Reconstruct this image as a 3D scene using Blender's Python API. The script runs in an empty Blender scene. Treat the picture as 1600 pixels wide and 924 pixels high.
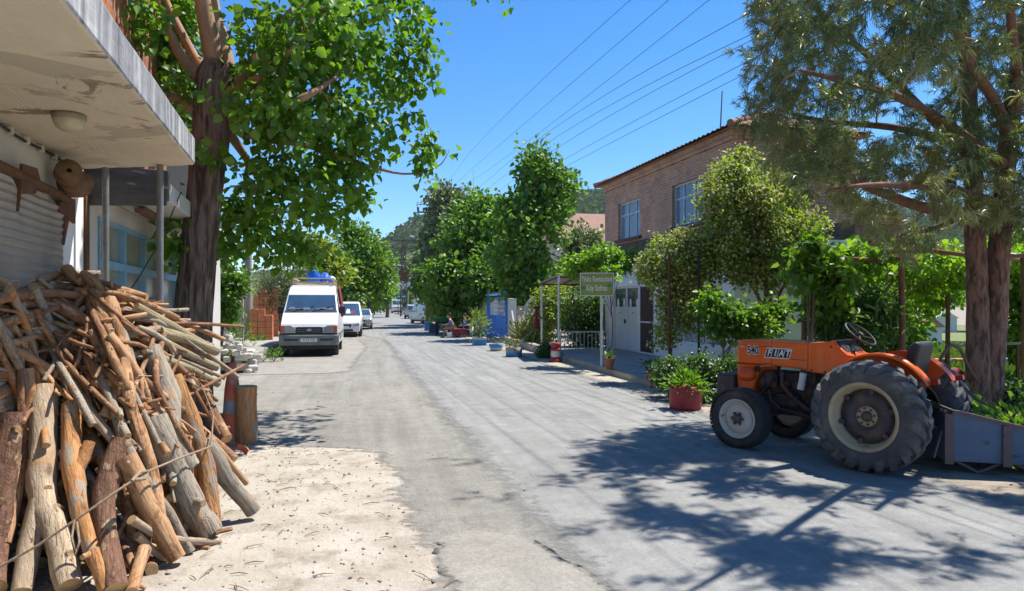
import bpy, math, random
import numpy as np
from mathutils import Vector as V, Matrix

SC = bpy.context.scene
COL = SC.collection
F, HZ, H = 1100.0, 475.0, 1.8      # focal length in pixels of the 1600 px photo, horizon row, eye height
R = math.radians
rng = random.Random(7)
nr = np.random.default_rng(11)


def P(px, py, Y):
    return V(((px - 800) / F * Y, Y, H + (HZ - py) / F * Y))


def G(px, py, z=0.0):
    Y = F * (H - z) / (py - HZ)
    return V(((px - 800) / F * Y, Y, z))


ALPHA = math.atan(225 / 1100)       # the street runs this far left of the view axis
RD = V((-math.sin(ALPHA), math.cos(ALPHA), 0))
RN = V((math.cos(ALPHA), math.sin(ALPHA), 0))


def RW(t, s, z=0.0):
    p = RD * s + RN * t
    return V((p.x, p.y, z))


def tofr(p):
    return V((RN.x * p[0] + RN.y * p[1], RD.x * p[0] + RD.y * p[1], 0))


# ---------------------------------------------------------------- objects
def props(o, label=None, cat=None, group=None, kind=None):
    if label: o['label'] = label
    if cat: o['category'] = cat
    if group: o['group'] = group
    if kind: o['kind'] = kind
    return o


def thing(name, label, cat, loc=(0, 0, 0), rz=0.0, group=None):
    o = bpy.data.objects.new(name, None)
    COL.objects.link(o)
    o.empty_display_size = .1
    o.location = loc
    o.rotation_euler = (0, 0, rz)
    return props(o, label, cat, group)


def dup(root, loc, rz, label=None, group=None, scale=None):
    r = root.copy(); COL.objects.link(r)
    r.location = loc; r.rotation_euler = (0, 0, rz)
    if scale: r.scale = (scale,) * 3
    if label: r['label'] = label
    if group: r['group'] = group
    for ch in list(root.children):
        c = ch.copy(); COL.objects.link(c); c.parent = r
        for g in ch.children:
            d = g.copy(); COL.objects.link(d); d.parent = c
    return r


class MB:
    """collects shapes and links them as one mesh object"""

    def __init__(self):
        self.v, self.f, self.m, self.s = [], [], [], []

    def add(self, verts, faces, mi=0, smooth=False):
        b = len(self.v)
        self.v.extend(tuple(p) for p in verts)
        for f in faces:
            self.f.append(tuple(i + b for i in f)); self.m.append(mi); self.s.append(smooth)

    def box(self, c, size, mi=0, rot=None, taper=1.0):
        sx, sy, sz = size[0] / 2, size[1] / 2, size[2] / 2
        vs = []
        for z in (-1, 1):
            k = taper if z > 0 else 1
            for x, y in ((-1, -1), (1, -1), (1, 1), (-1, 1)):
                p = V((x * sx * k, y * sy * k, z * sz))
                if rot is not None: p = rot @ p
                vs.append(p + V(c))
        self.add(vs, [(3, 2, 1, 0), (4, 5, 6, 7), (0, 1, 5, 4), (1, 2, 6, 5), (2, 3, 7, 6), (3, 0, 4, 7)], mi)

    def bx(self, x0, x1, y0, y1, z0, z1, mi=0):
        self.box(((x0 + x1) / 2, (y0 + y1) / 2, (z0 + z1) / 2), (x1 - x0, y1 - y0, z1 - z0), mi)

    def bar(self, p0, p1, w, h=None, mi=0):
        h = h or w
        p0, p1 = V(p0), V(p1)
        d = p1 - p0
        rot = d.to_track_quat('Y', 'Z').to_matrix()
        self.box((p0 + p1) / 2, (w, d.length, h), mi, rot)

    def tube(self, pts, rads, n=8, mi=0, capmi=None, smooth=True, wob=0.0, rg=None, cap=True):
        pts = [V(p) for p in pts]
        if not isinstance(rads, (list, tuple)): rads = [rads] * len(pts)
        rings = []
        ref = None
        for i, p in enumerate(pts):
            t = (pts[min(i + 1, len(pts) - 1)] - pts[max(i - 1, 0)])
            if t.length < 1e-9: t = V((0, 0, 1))
            t.normalize()
            if ref is None:
                ref = t.cross(V((0, 0, 1)) if abs(t.z) < .9 else V((1, 0, 0))).normalized()
            ref = (ref - t * ref.dot(t)).normalized()
            b = t.cross(ref)
            ring = []
            for k in range(n):
                a = 2 * math.pi * k / n
                r = rads[i] * (1 + (rg.uniform(-wob, wob) if rg else 0))
                ring.append(p + (ref * math.cos(a) + b * math.sin(a)) * r)
            rings.append(ring)
        base = [p for r_ in rings for p in r_]
        faces = []
        for i in range(len(rings) - 1):
            for k in range(n):
                k2 = (k + 1) % n
                faces.append((i * n + k, i * n + k2, (i + 1) * n + k2, (i + 1) * n + k))
        self.add(base, faces, mi, smooth)
        if cap:
            cm = mi if capmi is None else capmi
            self.add(rings[0], [tuple(range(n - 1, -1, -1))], cm, False)
            self.add(rings[-1], [tuple(range(n))], cm, False)

    def cyl(self, p0, p1, r0, r1=None, n=16, mi=0, smooth=True, capmi=None):
        self.tube([p0, p1], [r0, r0 if r1 is None else r1], n, mi, capmi, smooth)

    def lathe(self, prof, n=24, mi=0, M=None, smooth=True):
        """prof: (radius, height) pairs turned about z, then moved by M"""
        vs, fs = [], []
        for r, z in prof:
            for k in range(n):
                a = 2 * math.pi * k / n
                p = V((r * math.cos(a), r * math.sin(a), z))
                vs.append(M @ p if M is not None else p)
        for i in range(len(prof) - 1):
            for k in range(n):
                k2 = (k + 1) % n
                fs.append((i * n + k, i * n + k2, (i + 1) * n + k2, (i + 1) * n + k))
        self.add(vs, fs, mi, smooth)

    def ball(self, c, r, n=10, mi=0, M=None, squash=(1, 1, 1)):
        vs, fs = [], []
        m = n // 2 + 1
        for i in range(m + 1):
            th = math.pi * i / m
            for k in range(n):
                a = 2 * math.pi * k / n
                q = V((math.sin(th) * math.cos(a) * squash[0], math.sin(th) * math.sin(a) * squash[1], math.cos(th) * squash[2])) * r
                if M is not None: q = M @ q
                vs.append(q + V(c))
        for i in range(m):
            for k in range(n):
                k2 = (k + 1) % n
                fs.append((i * n + k, (i + 1) * n + k, (i + 1) * n + k2, i * n + k2))
        self.add(vs, fs, mi, True)

    def prism(self, poly, a0, a1, axis='y', mi=0):
        """poly of 2-D points pushed along an axis from a0 to a1 (x: poly is y,z; y: poly is x,z; z: poly is x,y)"""
        def put(u, w, a):
            return {'x': (a, u, w), 'y': (u, a, w), 'z': (u, w, a)}[axis]
        n = len(poly)
        vs = [put(u, w, a0) for u, w in poly] + [put(u, w, a1) for u, w in poly]
        fs = [tuple(range(n)), tuple(range(2 * n - 1, n - 1, -1))]
        for i in range(n):
            j = (i + 1) % n
            fs.append((i, i + n, j + n, j))
        self.add(vs, fs, mi)

    def quad(self, a, b, c, d, mi=0):
        self.add([a, b, c, d], [(0, 1, 2, 3)], mi)

    def build(self, name, mats, parent=None, bevel=0.0, seg=2, fix=True, loc=None, rot=None):
        me = bpy.data.meshes.new(name)
        me.from_pydata([tuple(p) for p in self.v], [], self.f)
        if not isinstance(mats, (list, tuple)): mats = [mats]
        for m in mats: me.materials.append(m)
        me.polygons.foreach_set('material_index', self.m)
        me.polygons.foreach_set('use_smooth', self.s)
        me.update()
        if fix:
            import bmesh
            bm = bmesh.new(); bm.from_mesh(me)
            bmesh.ops.recalc_face_normals(bm, faces=bm.faces)
            bm.to_mesh(me); bm.free()
        o = bpy.data.objects.new(name, me)
        COL.objects.link(o)
        if parent is not None: o.parent = parent
        if loc is not None: o.location = loc
        if rot is not None: o.rotation_euler = rot
        if bevel:
            b = o.modifiers.new('bevel', 'BEVEL')
            b.width = bevel; b.segments = seg; b.limit_method = 'ANGLE'; b.angle_limit = R(35)
            b.harden_normals = False
        return o


def raw_mesh(name, verts, nper, mat, parent=None, facesets=None):
    """many equal little faces: verts (N, k, 3) float array; facesets: index tuples inside each k"""
    N, k, _ = verts.shape
    me = bpy.data.meshes.new(name)
    fs = facesets
    nf = len(fs)
    me.vertices.add(N * k)
    me.vertices.foreach_set('co', verts.reshape(-1).astype(np.float32))
    idx = []
    starts = []
    tot = 0
    for f in fs:
        starts.append(tot); tot += len(f)
        idx.extend(f)
    idx = np.array(idx)
    loops = (np.arange(N)[:, None] * k + idx[None, :]).reshape(-1)
    me.loops.add(N * tot)
    me.loops.foreach_set('vertex_index', loops.astype(np.int32))
    me.polygons.add(N * nf)
    ls = (np.arange(N)[:, None] * tot + np.array(starts)[None, :]).reshape(-1)
    me.polygons.foreach_set('loop_start', ls.astype(np.int32))
    me.update(calc_edges=True)
    me.validate()
    for m in (mat if isinstance(mat, (list, tuple)) else [mat]):
        me.materials.append(m)
    o = bpy.data.objects.new(name, me)
    COL.objects.link(o)
    if parent is not None: o.parent = parent
    return o


def unit(a):
    return a / np.maximum(np.linalg.norm(a, axis=-1, keepdims=True), 1e-9)


def leaf_verts(c, d, nrm, size, width=.8, fold=.18):
    """c base points, d tip directions, nrm rough normals -> heart-like folded leaves with 6 corners"""
    d = unit(d)
    side = unit(np.cross(d, nrm))
    up = np.cross(side, d)
    s = size[:, None]
    b = c
    l1 = c + d * s * .28 - side * s * width * .48 + up * s * fold
    l2 = c + d * s * .70 - side * s * width * .34 + up * s * fold * .6
    tip = c + d * s - up * s * fold * .5
    r2 = c + d * s * .70 + side * s * width * .34 + up * s * fold * .6
    r1 = c + d * s * .28 + side * s * width * .48 + up * s * fold
    return np.stack([b, l1, l2, tip, r2, r1], 1)


LEAF_F = [(0, 1, 2, 3), (0, 3, 4, 5)]


def leaf_obj(name, c, d, nrm, size, mat, parent=None, width=.8, fold=.18):
    return raw_mesh(name, leaf_verts(c, d, nrm, size, width, fold), 6, mat, parent, LEAF_F)


def rand_unit(n):
    return unit(nr.normal(size=(n, 3)))


def text(name, body, size, mat, parent, loc, rot, extrude=.002, align='CENTER', shear=0, sx=1.0, bold=0.0):
    cu = bpy.data.curves.new(name, 'FONT')
    cu.body = body; cu.size = size; cu.extrude = extrude; cu.align_x = align; cu.align_y = 'CENTER'
    cu.shear = shear; cu.offset = bold
    tmp = bpy.data.objects.new('tmp', cu)
    COL.objects.link(tmp)
    me = bpy.data.meshes.new_from_object(tmp.evaluated_get(bpy.context.evaluated_depsgraph_get()))
    bpy.data.objects.remove(tmp)
    me.materials.clear(); me.materials.append(mat)
    o = bpy.data.objects.new(name, me)
    COL.objects.link(o)
    o.parent = parent; o.location = loc; o.rotation_euler = rot; o.scale = (sx, 1, 1)
    return o


# ---------------------------------------------------------------- materials
def N(nt, t, **k):
    n = nt.nodes.new(t)
    for a, b in k.items():
        if a.startswith('i_'):
            n.inputs[a[2:].replace('_', ' ')].default_value = b
        else:
            setattr(n, a, b)
    return n


def rgb(c):
    return (c[0], c[1], c[2], 1)


def ramp(nt, fac, stops):
    r = N(nt, 'ShaderNodeValToRGB')
    e = r.color_ramp.elements
    while len(e) < len(stops): e.new(.5)
    for el, (p, c) in zip(e, stops):
        el.position = p
        el.color = rgb(c) if len(c) == 3 else c
    nt.links.new(fac, r.inputs[0])
    return r.outputs[0]


def mix(nt, fac, a, b, mode='MIX'):
    m = N(nt, 'ShaderNodeMix', data_type='RGBA', blend_type=mode)
    for s, x in ((m.inputs[0], fac), (m.inputs[6], a), (m.inputs[7], b)):
        if hasattr(x, 'links') or hasattr(x, 'is_linked'): nt.links.new(x, s)
        elif isinstance(x, (int, float)): s.default_value = x
        else: s.default_value = rgb(x)
    return m.outputs[2]


def coords(nt, stretch=(1, 1, 1), kind='Object'):
    tc = N(nt, 'ShaderNodeTexCoord')
    mp = N(nt, 'ShaderNodeMapping')
    mp.inputs['Scale'].default_value = stretch
    nt.links.new(tc.outputs[kind], mp.inputs[0])
    return mp.outputs[0]


def noise(nt, vec, scale, detail=6, rough=.6, dist=0.0):
    n = N(nt, 'ShaderNodeTexNoise')
    n.inputs['Scale'].default_value = scale; n.inputs['Detail'].default_value = detail
    n.inputs['Roughness'].default_value = rough; n.inputs['Distortion'].default_value = dist
    nt.links.new(vec, n.inputs['Vector'])
    return n.outputs['Fac']


def newmat(name):
    m = bpy.data.materials.new(name)
    m.use_nodes = True
    nt = m.node_tree
    return m, nt, nt.nodes['Principled BSDF']


def bump(nt, bs, h, strength, dist=.02):
    b = N(nt, 'ShaderNodeBump')
    b.inputs['Strength'].default_value = strength; b.inputs['Distance'].default_value = dist
    nt.links.new(h, b.inputs['Height'])
    nt.links.new(b.outputs[0], bs.inputs['Normal'])


def mat(name, c1, c2=None, scale=4, rough=.8, bmp=0.0, bscale=None, metal=0.0, stretch=(1, 1, 1), c3=None, s3=1.2, r3=(.5, .62),
        lo=.35, hi=.65, coat=0.0, spec=.4, bdist=.02, objrand=0.0):
    m, nt, bs = newmat(name)
    c2 = c2 or tuple(x * .8 for x in c1)
    v = coords(nt, stretch)
    col = ramp(nt, noise(nt, v, scale), [(lo, c1), (hi, c2)])
    if c3 is not None:
        f = ramp(nt, noise(nt, v, s3, 8, .65), [(r3[0], (0, 0, 0)), (r3[1], (1, 1, 1))])
        col = mix(nt, f, col, c3)
    if objrand:
        oi = N(nt, 'ShaderNodeObjectInfo')
        hs = N(nt, 'ShaderNodeHueSaturation')
        mr = N(nt, 'ShaderNodeMapRange')
        mr.inputs['To Min'].default_value = 1 - objrand; mr.inputs['To Max'].default_value = 1 + objrand
        nt.links.new(oi.outputs['Random'], mr.inputs[0])
        nt.links.new(mr.outputs[0], hs.inputs['Value'])
        nt.links.new(col, hs.inputs['Color'])
        col = hs.outputs[0]
    nt.links.new(col, bs.inputs['Base Color'])
    bs.inputs['Roughness'].default_value = rough
    bs.inputs['Metallic'].default_value = metal
    bs.inputs['Specular IOR Level'].default_value = spec
    bs.inputs['Coat Weight'].default_value = coat
    if bmp: bump(nt, bs, noise(nt, v, bscale or scale * 6, 8, .65), bmp, bdist)
    return m


def leafmat(name, stops, trans=.35, gloss=.06, rough=.45, tint=(1.15, 1.25, .5)):
    m = bpy.data.materials.new(name); m.use_nodes = True
    nt = m.node_tree; nt.nodes.clear()
    out = N(nt, 'ShaderNodeOutputMaterial')
    g = N(nt, 'ShaderNodeNewGeometry')
    n = len(stops)
    col = ramp(nt, g.outputs['Random Per Island'], [(i / max(n - 1, 1), c) for i, c in enumerate(stops)])
    big = noise(nt, coords(nt), .9, 3)
    col = mix(nt, ramp(nt, big, [(.35, (0, 0, 0)), (.7, (.5, .5, .5))]), col, mix(nt, 1.0, col, (1.35, 1.2, .7), 'MULTIPLY'))
    d = N(nt, 'ShaderNodeBsdfDiffuse'); nt.links.new(col, d.inputs[0])
    t = N(nt, 'ShaderNodeBsdfTranslucent'); nt.links.new(mix(nt, 1.0, col, tint, 'MULTIPLY'), t.inputs[0])
    gl = N(nt, 'ShaderNodeBsdfGlossy'); gl.inputs['Roughness'].default_value = rough
    m1 = N(nt, 'ShaderNodeMixShader'); m1.inputs[0].default_value = trans
    nt.links.new(d.outputs[0], m1.inputs[1]); nt.links.new(t.outputs[0], m1.inputs[2])
    m2 = N(nt, 'ShaderNodeMixShader'); m2.inputs[0].default_value = gloss
    nt.links.new(m1.outputs[0], m2.inputs[1]); nt.links.new(gl.outputs[0], m2.inputs[2])
    nt.links.new(m2.outputs[0], out.inputs[0])
    return m


def brickmat(name, c1, c2, mortar, bw, bh, mw=.012, rough=.9, rot=False, stain=None, grooves=False):
    m, nt, bs = newmat(name)
    tc = N(nt, 'ShaderNodeTexCoord')
    sp = N(nt, 'ShaderNodeSeparateXYZ'); nt.links.new(tc.outputs['Object'], sp.inputs[0])
    ad = N(nt, 'ShaderNodeMath', operation='ADD')
    nt.links.new(sp.outputs[0], ad.inputs[0]); nt.links.new(sp.outputs[1], ad.inputs[1])
    cb = N(nt, 'ShaderNodeCombineXYZ')
    nt.links.new(ad.outputs[0], cb.inputs[0]); nt.links.new(sp.outputs[2], cb.inputs[1])
    br = N(nt, 'ShaderNodeTexBrick')
    br.inputs['Scale'].default_value = 1; br.inputs['Brick Width'].default_value = bw
    br.inputs['Row Height'].default_value = bh; br.inputs['Mortar Size'].default_value = mw
    br.inputs['Mortar Smooth'].default_value = .3; br.inputs['Bias'].default_value = -.1
    br.inputs['Color1'].default_value = rgb(c1); br.inputs['Color2'].default_value = rgb(c2)
    br.inputs['Mortar'].default_value = rgb(mortar)
    # uneven courses
    nz = N(nt, 'ShaderNodeTexNoise'); nz.inputs['Scale'].default_value = 3
    nt.links.new(tc.outputs['Object'], nz.inputs['Vector'])
    vm = N(nt, 'ShaderNodeVectorMath', operation='MULTIPLY_ADD')
    vm.inputs[1].default_value = (.02, .012, 0)
    nt.links.new(nz.outputs['Color'], vm.inputs[0]); nt.links.new(cb.outputs[0], vm.inputs[2])
    nt.links.new(vm.outputs[0], br.inputs['Vector'])
    v = coords(nt)
    f1 = ramp(nt, noise(nt, v, 1.3, 8), [(.3, (.72, .72, .72)), (.7, (1.2, 1.15, 1.1))])
    col = mix(nt, 1.0, br.outputs[0], f1, 'MULTIPLY')
    f2 = ramp(nt, noise(nt, v, 14, 4), [(.3, (.75, .75, .75)), (.7, (1.2, 1.2, 1.2))])
    col = mix(nt, 1.0, col, f2, 'MULTIPLY')
    if stain:
        f = ramp(nt, noise(nt, v, .8, 9, .7), [(.52, (0, 0, 0)), (.64, (1, 1, 1))])
        col = mix(nt, f, col, stain)
    nt.links.new(col, bs.inputs['Base Color'])
    bs.inputs['Roughness'].default_value = rough
    inv = N(nt, 'ShaderNodeMath', operation='SUBTRACT'); inv.inputs[0].default_value = 1
    nt.links.new(br.outputs['Fac'], inv.inputs[1])
    a2 = N(nt, 'ShaderNodeMath', operation='MULTIPLY_ADD'); a2.inputs[1].default_value = .5
    nt.links.new(noise(nt, v, 30, 4), a2.inputs[0]); nt.links.new(inv.outputs[0], a2.inputs[2])
    bump(nt, bs, a2.outputs[0], .6, .012)
    return m
def asphalt(name, a, b, light, crack=.7, streak=True, spk=.2):
    m, nt, bs = newmat(name)
    v = coords(nt)
    col = ramp(nt, noise(nt, v, .55, 9, .62, .4), [(.34, a), (.66, b)])
    vs = coords(nt, (1.0, .07, 1))
    if streak:
        f = ramp(nt, noise(nt, vs, 2.2, 6, .55, .3), [(.50, (0, 0, 0)), (.72, (.75, .75, .75))])
        col = mix(nt, f, col, light)
        f = ramp(nt, noise(nt, vs, 5.0, 6, .5), [(.3, (.86, .86, .86)), (.7, (1.1, 1.1, 1.1))])
        col = mix(nt, 1.0, col, f, 'MULTIPLY')
    f = ramp(nt, noise(nt, v, 3.2, 10, .75), [(.3, (.80, .80, .79)), (.7, (1.16, 1.16, 1.15))])
    col = mix(nt, 1.0, col, f, 'MULTIPLY')
    g = noise(nt, v, 120, 3, .8)
    f = ramp(nt, g, [(.3, (1 - spk,) * 3), (.7, (1 + spk,) * 3)])
    col = mix(nt, 1.0, col, f, 'MULTIPLY')
    f = ramp(nt, noise(nt, v, 38, 3, .7), [(.32, (1 - spk * .5,) * 3), (.68, (1 + spk * .5,) * 3)])
    col = mix(nt, 1.0, col, f, 'MULTIPLY')
    vp = N(nt, 'ShaderNodeTexVoronoi'); vp.inputs['Scale'].default_value = 55; nt.links.new(v, vp.inputs['Vector'])
    col = mix(nt, ramp(nt, vp.outputs['Distance'], [(.10, (.55, .55, .55)), (.22, (0, 0, 0))]), col, mix(nt, 1.0, col, (.55, .55, .55), 'MULTIPLY'))
    f = ramp(nt, noise(nt, v, .9, 4, .6, 1.5), [(.60, (1, 1, 1)), (.72, (.78, .77, .75))])
    col = mix(nt, 1.0, col, f, 'MULTIPLY')
    # fine cracks, only in worn places
    vo = N(nt, 'ShaderNodeTexVoronoi', feature='DISTANCE_TO_EDGE'); vo.inputs['Scale'].default_value = .75
    nz = N(nt, 'ShaderNodeTexNoise'); nz.inputs['Scale'].default_value = 2.2; nz.inputs['Detail'].default_value = 6
    nt.links.new(v, nz.inputs['Vector'])
    vm = N(nt, 'ShaderNodeVectorMath', operation='MULTIPLY_ADD'); vm.inputs[1].default_value = (.7, .7, 0)
    nt.links.new(nz.outputs['Color'], vm.inputs[0]); nt.links.new(v, vm.inputs[2]); nt.links.new(vm.outputs[0], vo.inputs['Vector'])
    ck = ramp(nt, vo.outputs['Distance'], [(0, (1, 1, 1)), (.011, (0, 0, 0))])
    wr = ramp(nt, noise(nt, v, .5, 3), [(.56, (0, 0, 0)), (.64, (crack, crack, crack))])
    col = mix(nt, mix(nt, 1.0, ck, wr, 'MULTIPLY'), col, (.07, .068, .06))
    nt.links.new(col, bs.inputs['Base Color'])
    bs.inputs['Roughness'].default_value = .85; bs.inputs['Specular IOR Level'].default_value = .25
    ad = N(nt, 'ShaderNodeMath', operation='MULTIPLY_ADD'); ad.inputs[1].default_value = 2.0
    nt.links.new(noise(nt, v, 7, 6, .7), ad.inputs[0]); nt.links.new(g, ad.inputs[2])
    bump(nt, bs, ad.outputs[0], .55, .006)
    return m


def paver(name):
    m, nt, bs = newmat(name)
    v = coords(nt)
    br = N(nt, 'ShaderNodeTexBrick')
    br.inputs['Scale'].default_value = 1; br.inputs['Brick Width'].default_value = .22; br.inputs['Row Height'].default_value = .11
    br.inputs['Mortar Size'].default_value = .008
    br.inputs['Color1'].default_value = rgb((.38, .335, .26)); br.inputs['Color2'].default_value = rgb((.32, .28, .215))
    br.inputs['Mortar'].default_value = rgb((.18, .155, .125))
    nt.links.new(v, br.inputs['Vector'])
    col = mix(nt, ramp(nt, noise(nt, v, .9, 8, .7), [(.4, (0, 0, 0)), (.66, (.95, .95, .95))]), br.outputs[0], (.40, .36, .285))
    col = mix(nt, 1.0, col, ramp(nt, noise(nt, v, 18, 5, .7), [(.3, (.84, .84, .84)), (.7, (1.14, 1.14, 1.14))]), 'MULTIPLY')
    nt.links.new(col, bs.inputs['Base Color'])
    bs.inputs['Roughness'].default_value = .9
    iv = N(nt, 'ShaderNodeMath', operation='SUBTRACT'); iv.inputs[0].default_value = 1
    nt.links.new(br.outputs['Fac'], iv.inputs[1])
    bump(nt, bs, iv.outputs[0], .5, .006)
    return m


def endgrain(name):
    m, nt, bs = newmat(name)
    tc = N(nt, 'ShaderNodeTexCoord')
    sp = N(nt, 'ShaderNodeSeparateXYZ'); nt.links.new(tc.outputs['Object'], sp.inputs[0])
    cb = N(nt, 'ShaderNodeCombineXYZ'); nt.links.new(sp.outputs[0], cb.inputs[0]); nt.links.new(sp.outputs[1], cb.inputs[1])
    w = N(nt, 'ShaderNodeTexWave', wave_type='RINGS', rings_direction='Z')
    w.inputs['Scale'].default_value = 22; w.inputs['Distortion'].default_value = 2.5; w.inputs['Detail'].default_value = 3
    nt.links.new(cb.outputs[0], w.inputs['Vector'])
    col = ramp(nt, w.outputs['Fac'], [(0, (.40, .24, .10)), (1, (.54, .36, .17))])
    v = coords(nt)
    col = mix(nt, ramp(nt, noise(nt, v, 14, 5), [(.45, (0, 0, 0)), (.7, (.8, .8, .8))]), col, (.26, .18, .11))
    nt.links.new(col, bs.inputs['Base Color'])
    bs.inputs['Roughness'].default_value = .9
    return m


M = {}
M['dirt'] = mat('sandy_dirt', (.315, .27, .21), (.23, .19, .145), .8, .95, .6, 22, c3=(.345, .30, .245), s3=2.0, bdist=.02)
M['sand'] = mat('pale_sand', (.455, .41, .35), (.37, .325, .265), 1.6, .95, .9, 16, c3=(.285, .24, .19), s3=2.6, r3=(.50, .66), bdist=.03)
M['asphalt_new'] = asphalt('new_asphalt', (.222, .221, .213), (.262, .26, .25), (.295, .292, .278), .35)
M['asphalt_old'] = asphalt('old_asphalt', (.205, .195, .173), (.262, .248, .22), (.29, .276, .245), .6, spk=.4)
M['conc_patch'] = asphalt('worn_concrete', (.30, .283, .248), (.255, .235, .205), (.34, .32, .285), .3, False, .35)
M['paver'] = paver('dusty_pavers')
M['gravel'] = mat('gravel_stone', (.36, .325, .28), (.22, .195, .165), 3, .95, objrand=.2)
M['terrace'] = mat('terrace_concrete', (.36, .36, .36), (.29, .29, .29), 1.2, .8, .15, 20, c3=(.28, .27, .25), s3=.8)
M['kerb'] = mat('kerb_stone', (.43, .38, .30), (.33, .29, .23), 2.0, .9, .3, 15)
M['plaster'] = mat('white_plaster', (.62, .60, .55), (.52, .49, .43), 1.4, .9, .15, 18, c3=(.40, .36, .29), s3=.9, r3=(.6, .75))
M['white_wall'] = mat('white_paint_wall', (.84, .84, .82), (.77, .77, .75), 1.5, .8, .08, 20, c3=(.52, .50, .46), s3=.8, r3=(.62, .8))
M['cream_wall'] = mat('cream_wall', (.66, .60, .50), (.58, .52, .43), 1.0, .9, .1, 14)
M['pink_wall'] = mat('pink_grey_wall', (.55, .47, .42), (.46, .40, .36), 1.0, .9, .1, 14)


def soffit():
    m, nt, bs = newmat('peeling_soffit')
    v = coords(nt)
    col = ramp(nt, noise(nt, v, 1.1, 8, .6), [(.3, (.66, .60, .47)), (.7, (.52, .46, .35))])
    pe = ramp(nt, noise(nt, v, 1.7, 10, .72, .6), [(.575, (0, 0, 0)), (.60, (1, 1, 1))])
    reg = ramp(nt, noise(nt, v, .75, 3), [(.45, (0, 0, 0)), (.55, (1, 1, 1))])
    col = mix(nt, mix(nt, 1.0, pe, reg, 'MULTIPLY'), col, (.25, .19, .13))
    st = ramp(nt, noise(nt, v, .9, 5, .5, 1.2), [(.56, (0, 0, 0)), (.575, (.6, .6, .6))])
    col = mix(nt, st, col, (.36, .315, .25))
    nt.links.new(col, bs.inputs['Base Color']); bs.inputs['Roughness'].default_value = .92
    bump(nt, bs, noise(nt, v, 9, 9, .75), .35, .02)
    return m


M['soffit'] = soffit()


def drip():
    m, nt, bs = newmat('streaked_concrete')
    v = coords(nt, (6, 6, .35))
    col = ramp(nt, noise(nt, v, 1.6, 7, .6), [(.34, (.50, .49, .47)), (.46, (.30, .30, .31)), (.66, (.12, .125, .14))])
    v2 = coords(nt)
    col = mix(nt, 1.0, col, ramp(nt, noise(nt, v2, 12, 6), [(.3, (.8, .8, .8)), (.7, (1.15, 1.15, 1.15))]), 'MULTIPLY')
    nt.links.new(col, bs.inputs['Base Color']); bs.inputs['Roughness'].default_value = .95
    bump(nt, bs, noise(nt, v2, 25, 8, .7), .4, .01)
    return m


M['drip'] = drip()
M['conc'] = mat('grey_concrete', (.38, .36, .33), (.28, .26, .235), 2.5, .95, .4, 18, c3=(.20, .185, .16), s3=1.4)
M['shutter'] = mat('shutter_steel', (.42, .38, .33), (.31, .27, .23), 2.0, .55, .1, 30, metal=.25, c3=(.22, .14, .09), s3=1.7, r3=(.62, .72), stretch=(1, 1, .6))
M['rust'] = mat('rusty_iron', (.16, .075, .035), (.09, .045, .025), 8, .9, .4, 30)
M['pulley'] = mat('worn_pulley_wood', (.22, .13, .07), (.12, .07, .04), 9, .8, .3, 30)
M['cable'] = mat('black_cable', (.02, .02, .02), (.03, .03, .03), 5, .6)
M['wire'] = mat('power_wire', (.035, .035, .045), (.03, .03, .04), 5, .5)
M['post_grey'] = mat('grey_steel_post', (.24, .24, .25), (.17, .165, .16), 6, .6, .1, 30, metal=.3)
M['blue_frame'] = mat('faded_blue_paint', (.17, .37, .52), (.22, .42, .55), 6, .6, .1, 30, c3=(.32, .40, .42), s3=5)
M['dusty_glass'] = mat('dusty_glass', (.33, .33, .28), (.25, .255, .22), 1.2, .22, 0, c3=(.38, .33, .20), s3=1.5, r3=(.5, .6), spec=.8)
M['tarp_black'] = mat('weathered_black_boards', (.045, .042, .04), (.10, .095, .09), 3, .7, .6, 9, c3=(.22, .21, .20), s3=6, r3=(.6, .64), stretch=(.5, .5, 2))
M['lamp_glass'] = mat('milky_lamp_glass', (.48, .44, .30), (.40, .36, .25), 6, .3, spec=.5)
M['lamp_base'] = mat('lamp_base', (.30, .27, .20), (.22, .19, .14), 6, .6)
M['hollow_brick'] = brickmat('orange_hollow_brick', (.44, .15, .065), (.36, .115, .05), (.30, .25, .20), .30, .19, .012)
M['old_brick'] = brickmat('old_brown_brick', (.54, .27, .17), (.36, .175, .115), (.50, .385, .29), .25, .082, .015, stain=(.47, .31, .22))
M['old_brick_dark'] = brickmat('dark_brick', (.12, .085, .075), (.09, .065, .06), (.11, .095, .085), .23, .075, .012)
M['red_brick'] = brickmat('red_brick', (.42, .17, .10), (.33, .12, .075), (.38, .28, .22), .22, .08, .014)
M['tile'] = mat('clay_roof_tile', (.36, .185, .125), (.25, .125, .09), 5, .85, .3, 20, c3=(.17, .13, .115), s3=3)
M['stone'] = mat('rubble_stone', (.56, .53, .48), (.38, .355, .32), 3, .95, .8, 9, c3=(.53, .51, .47), s3=2)
M['brick_orange'] = mat('new_clay_block', (.66, .235, .11), (.54, .18, .08), 5, .85, .2, 25, objrand=.06)
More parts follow.
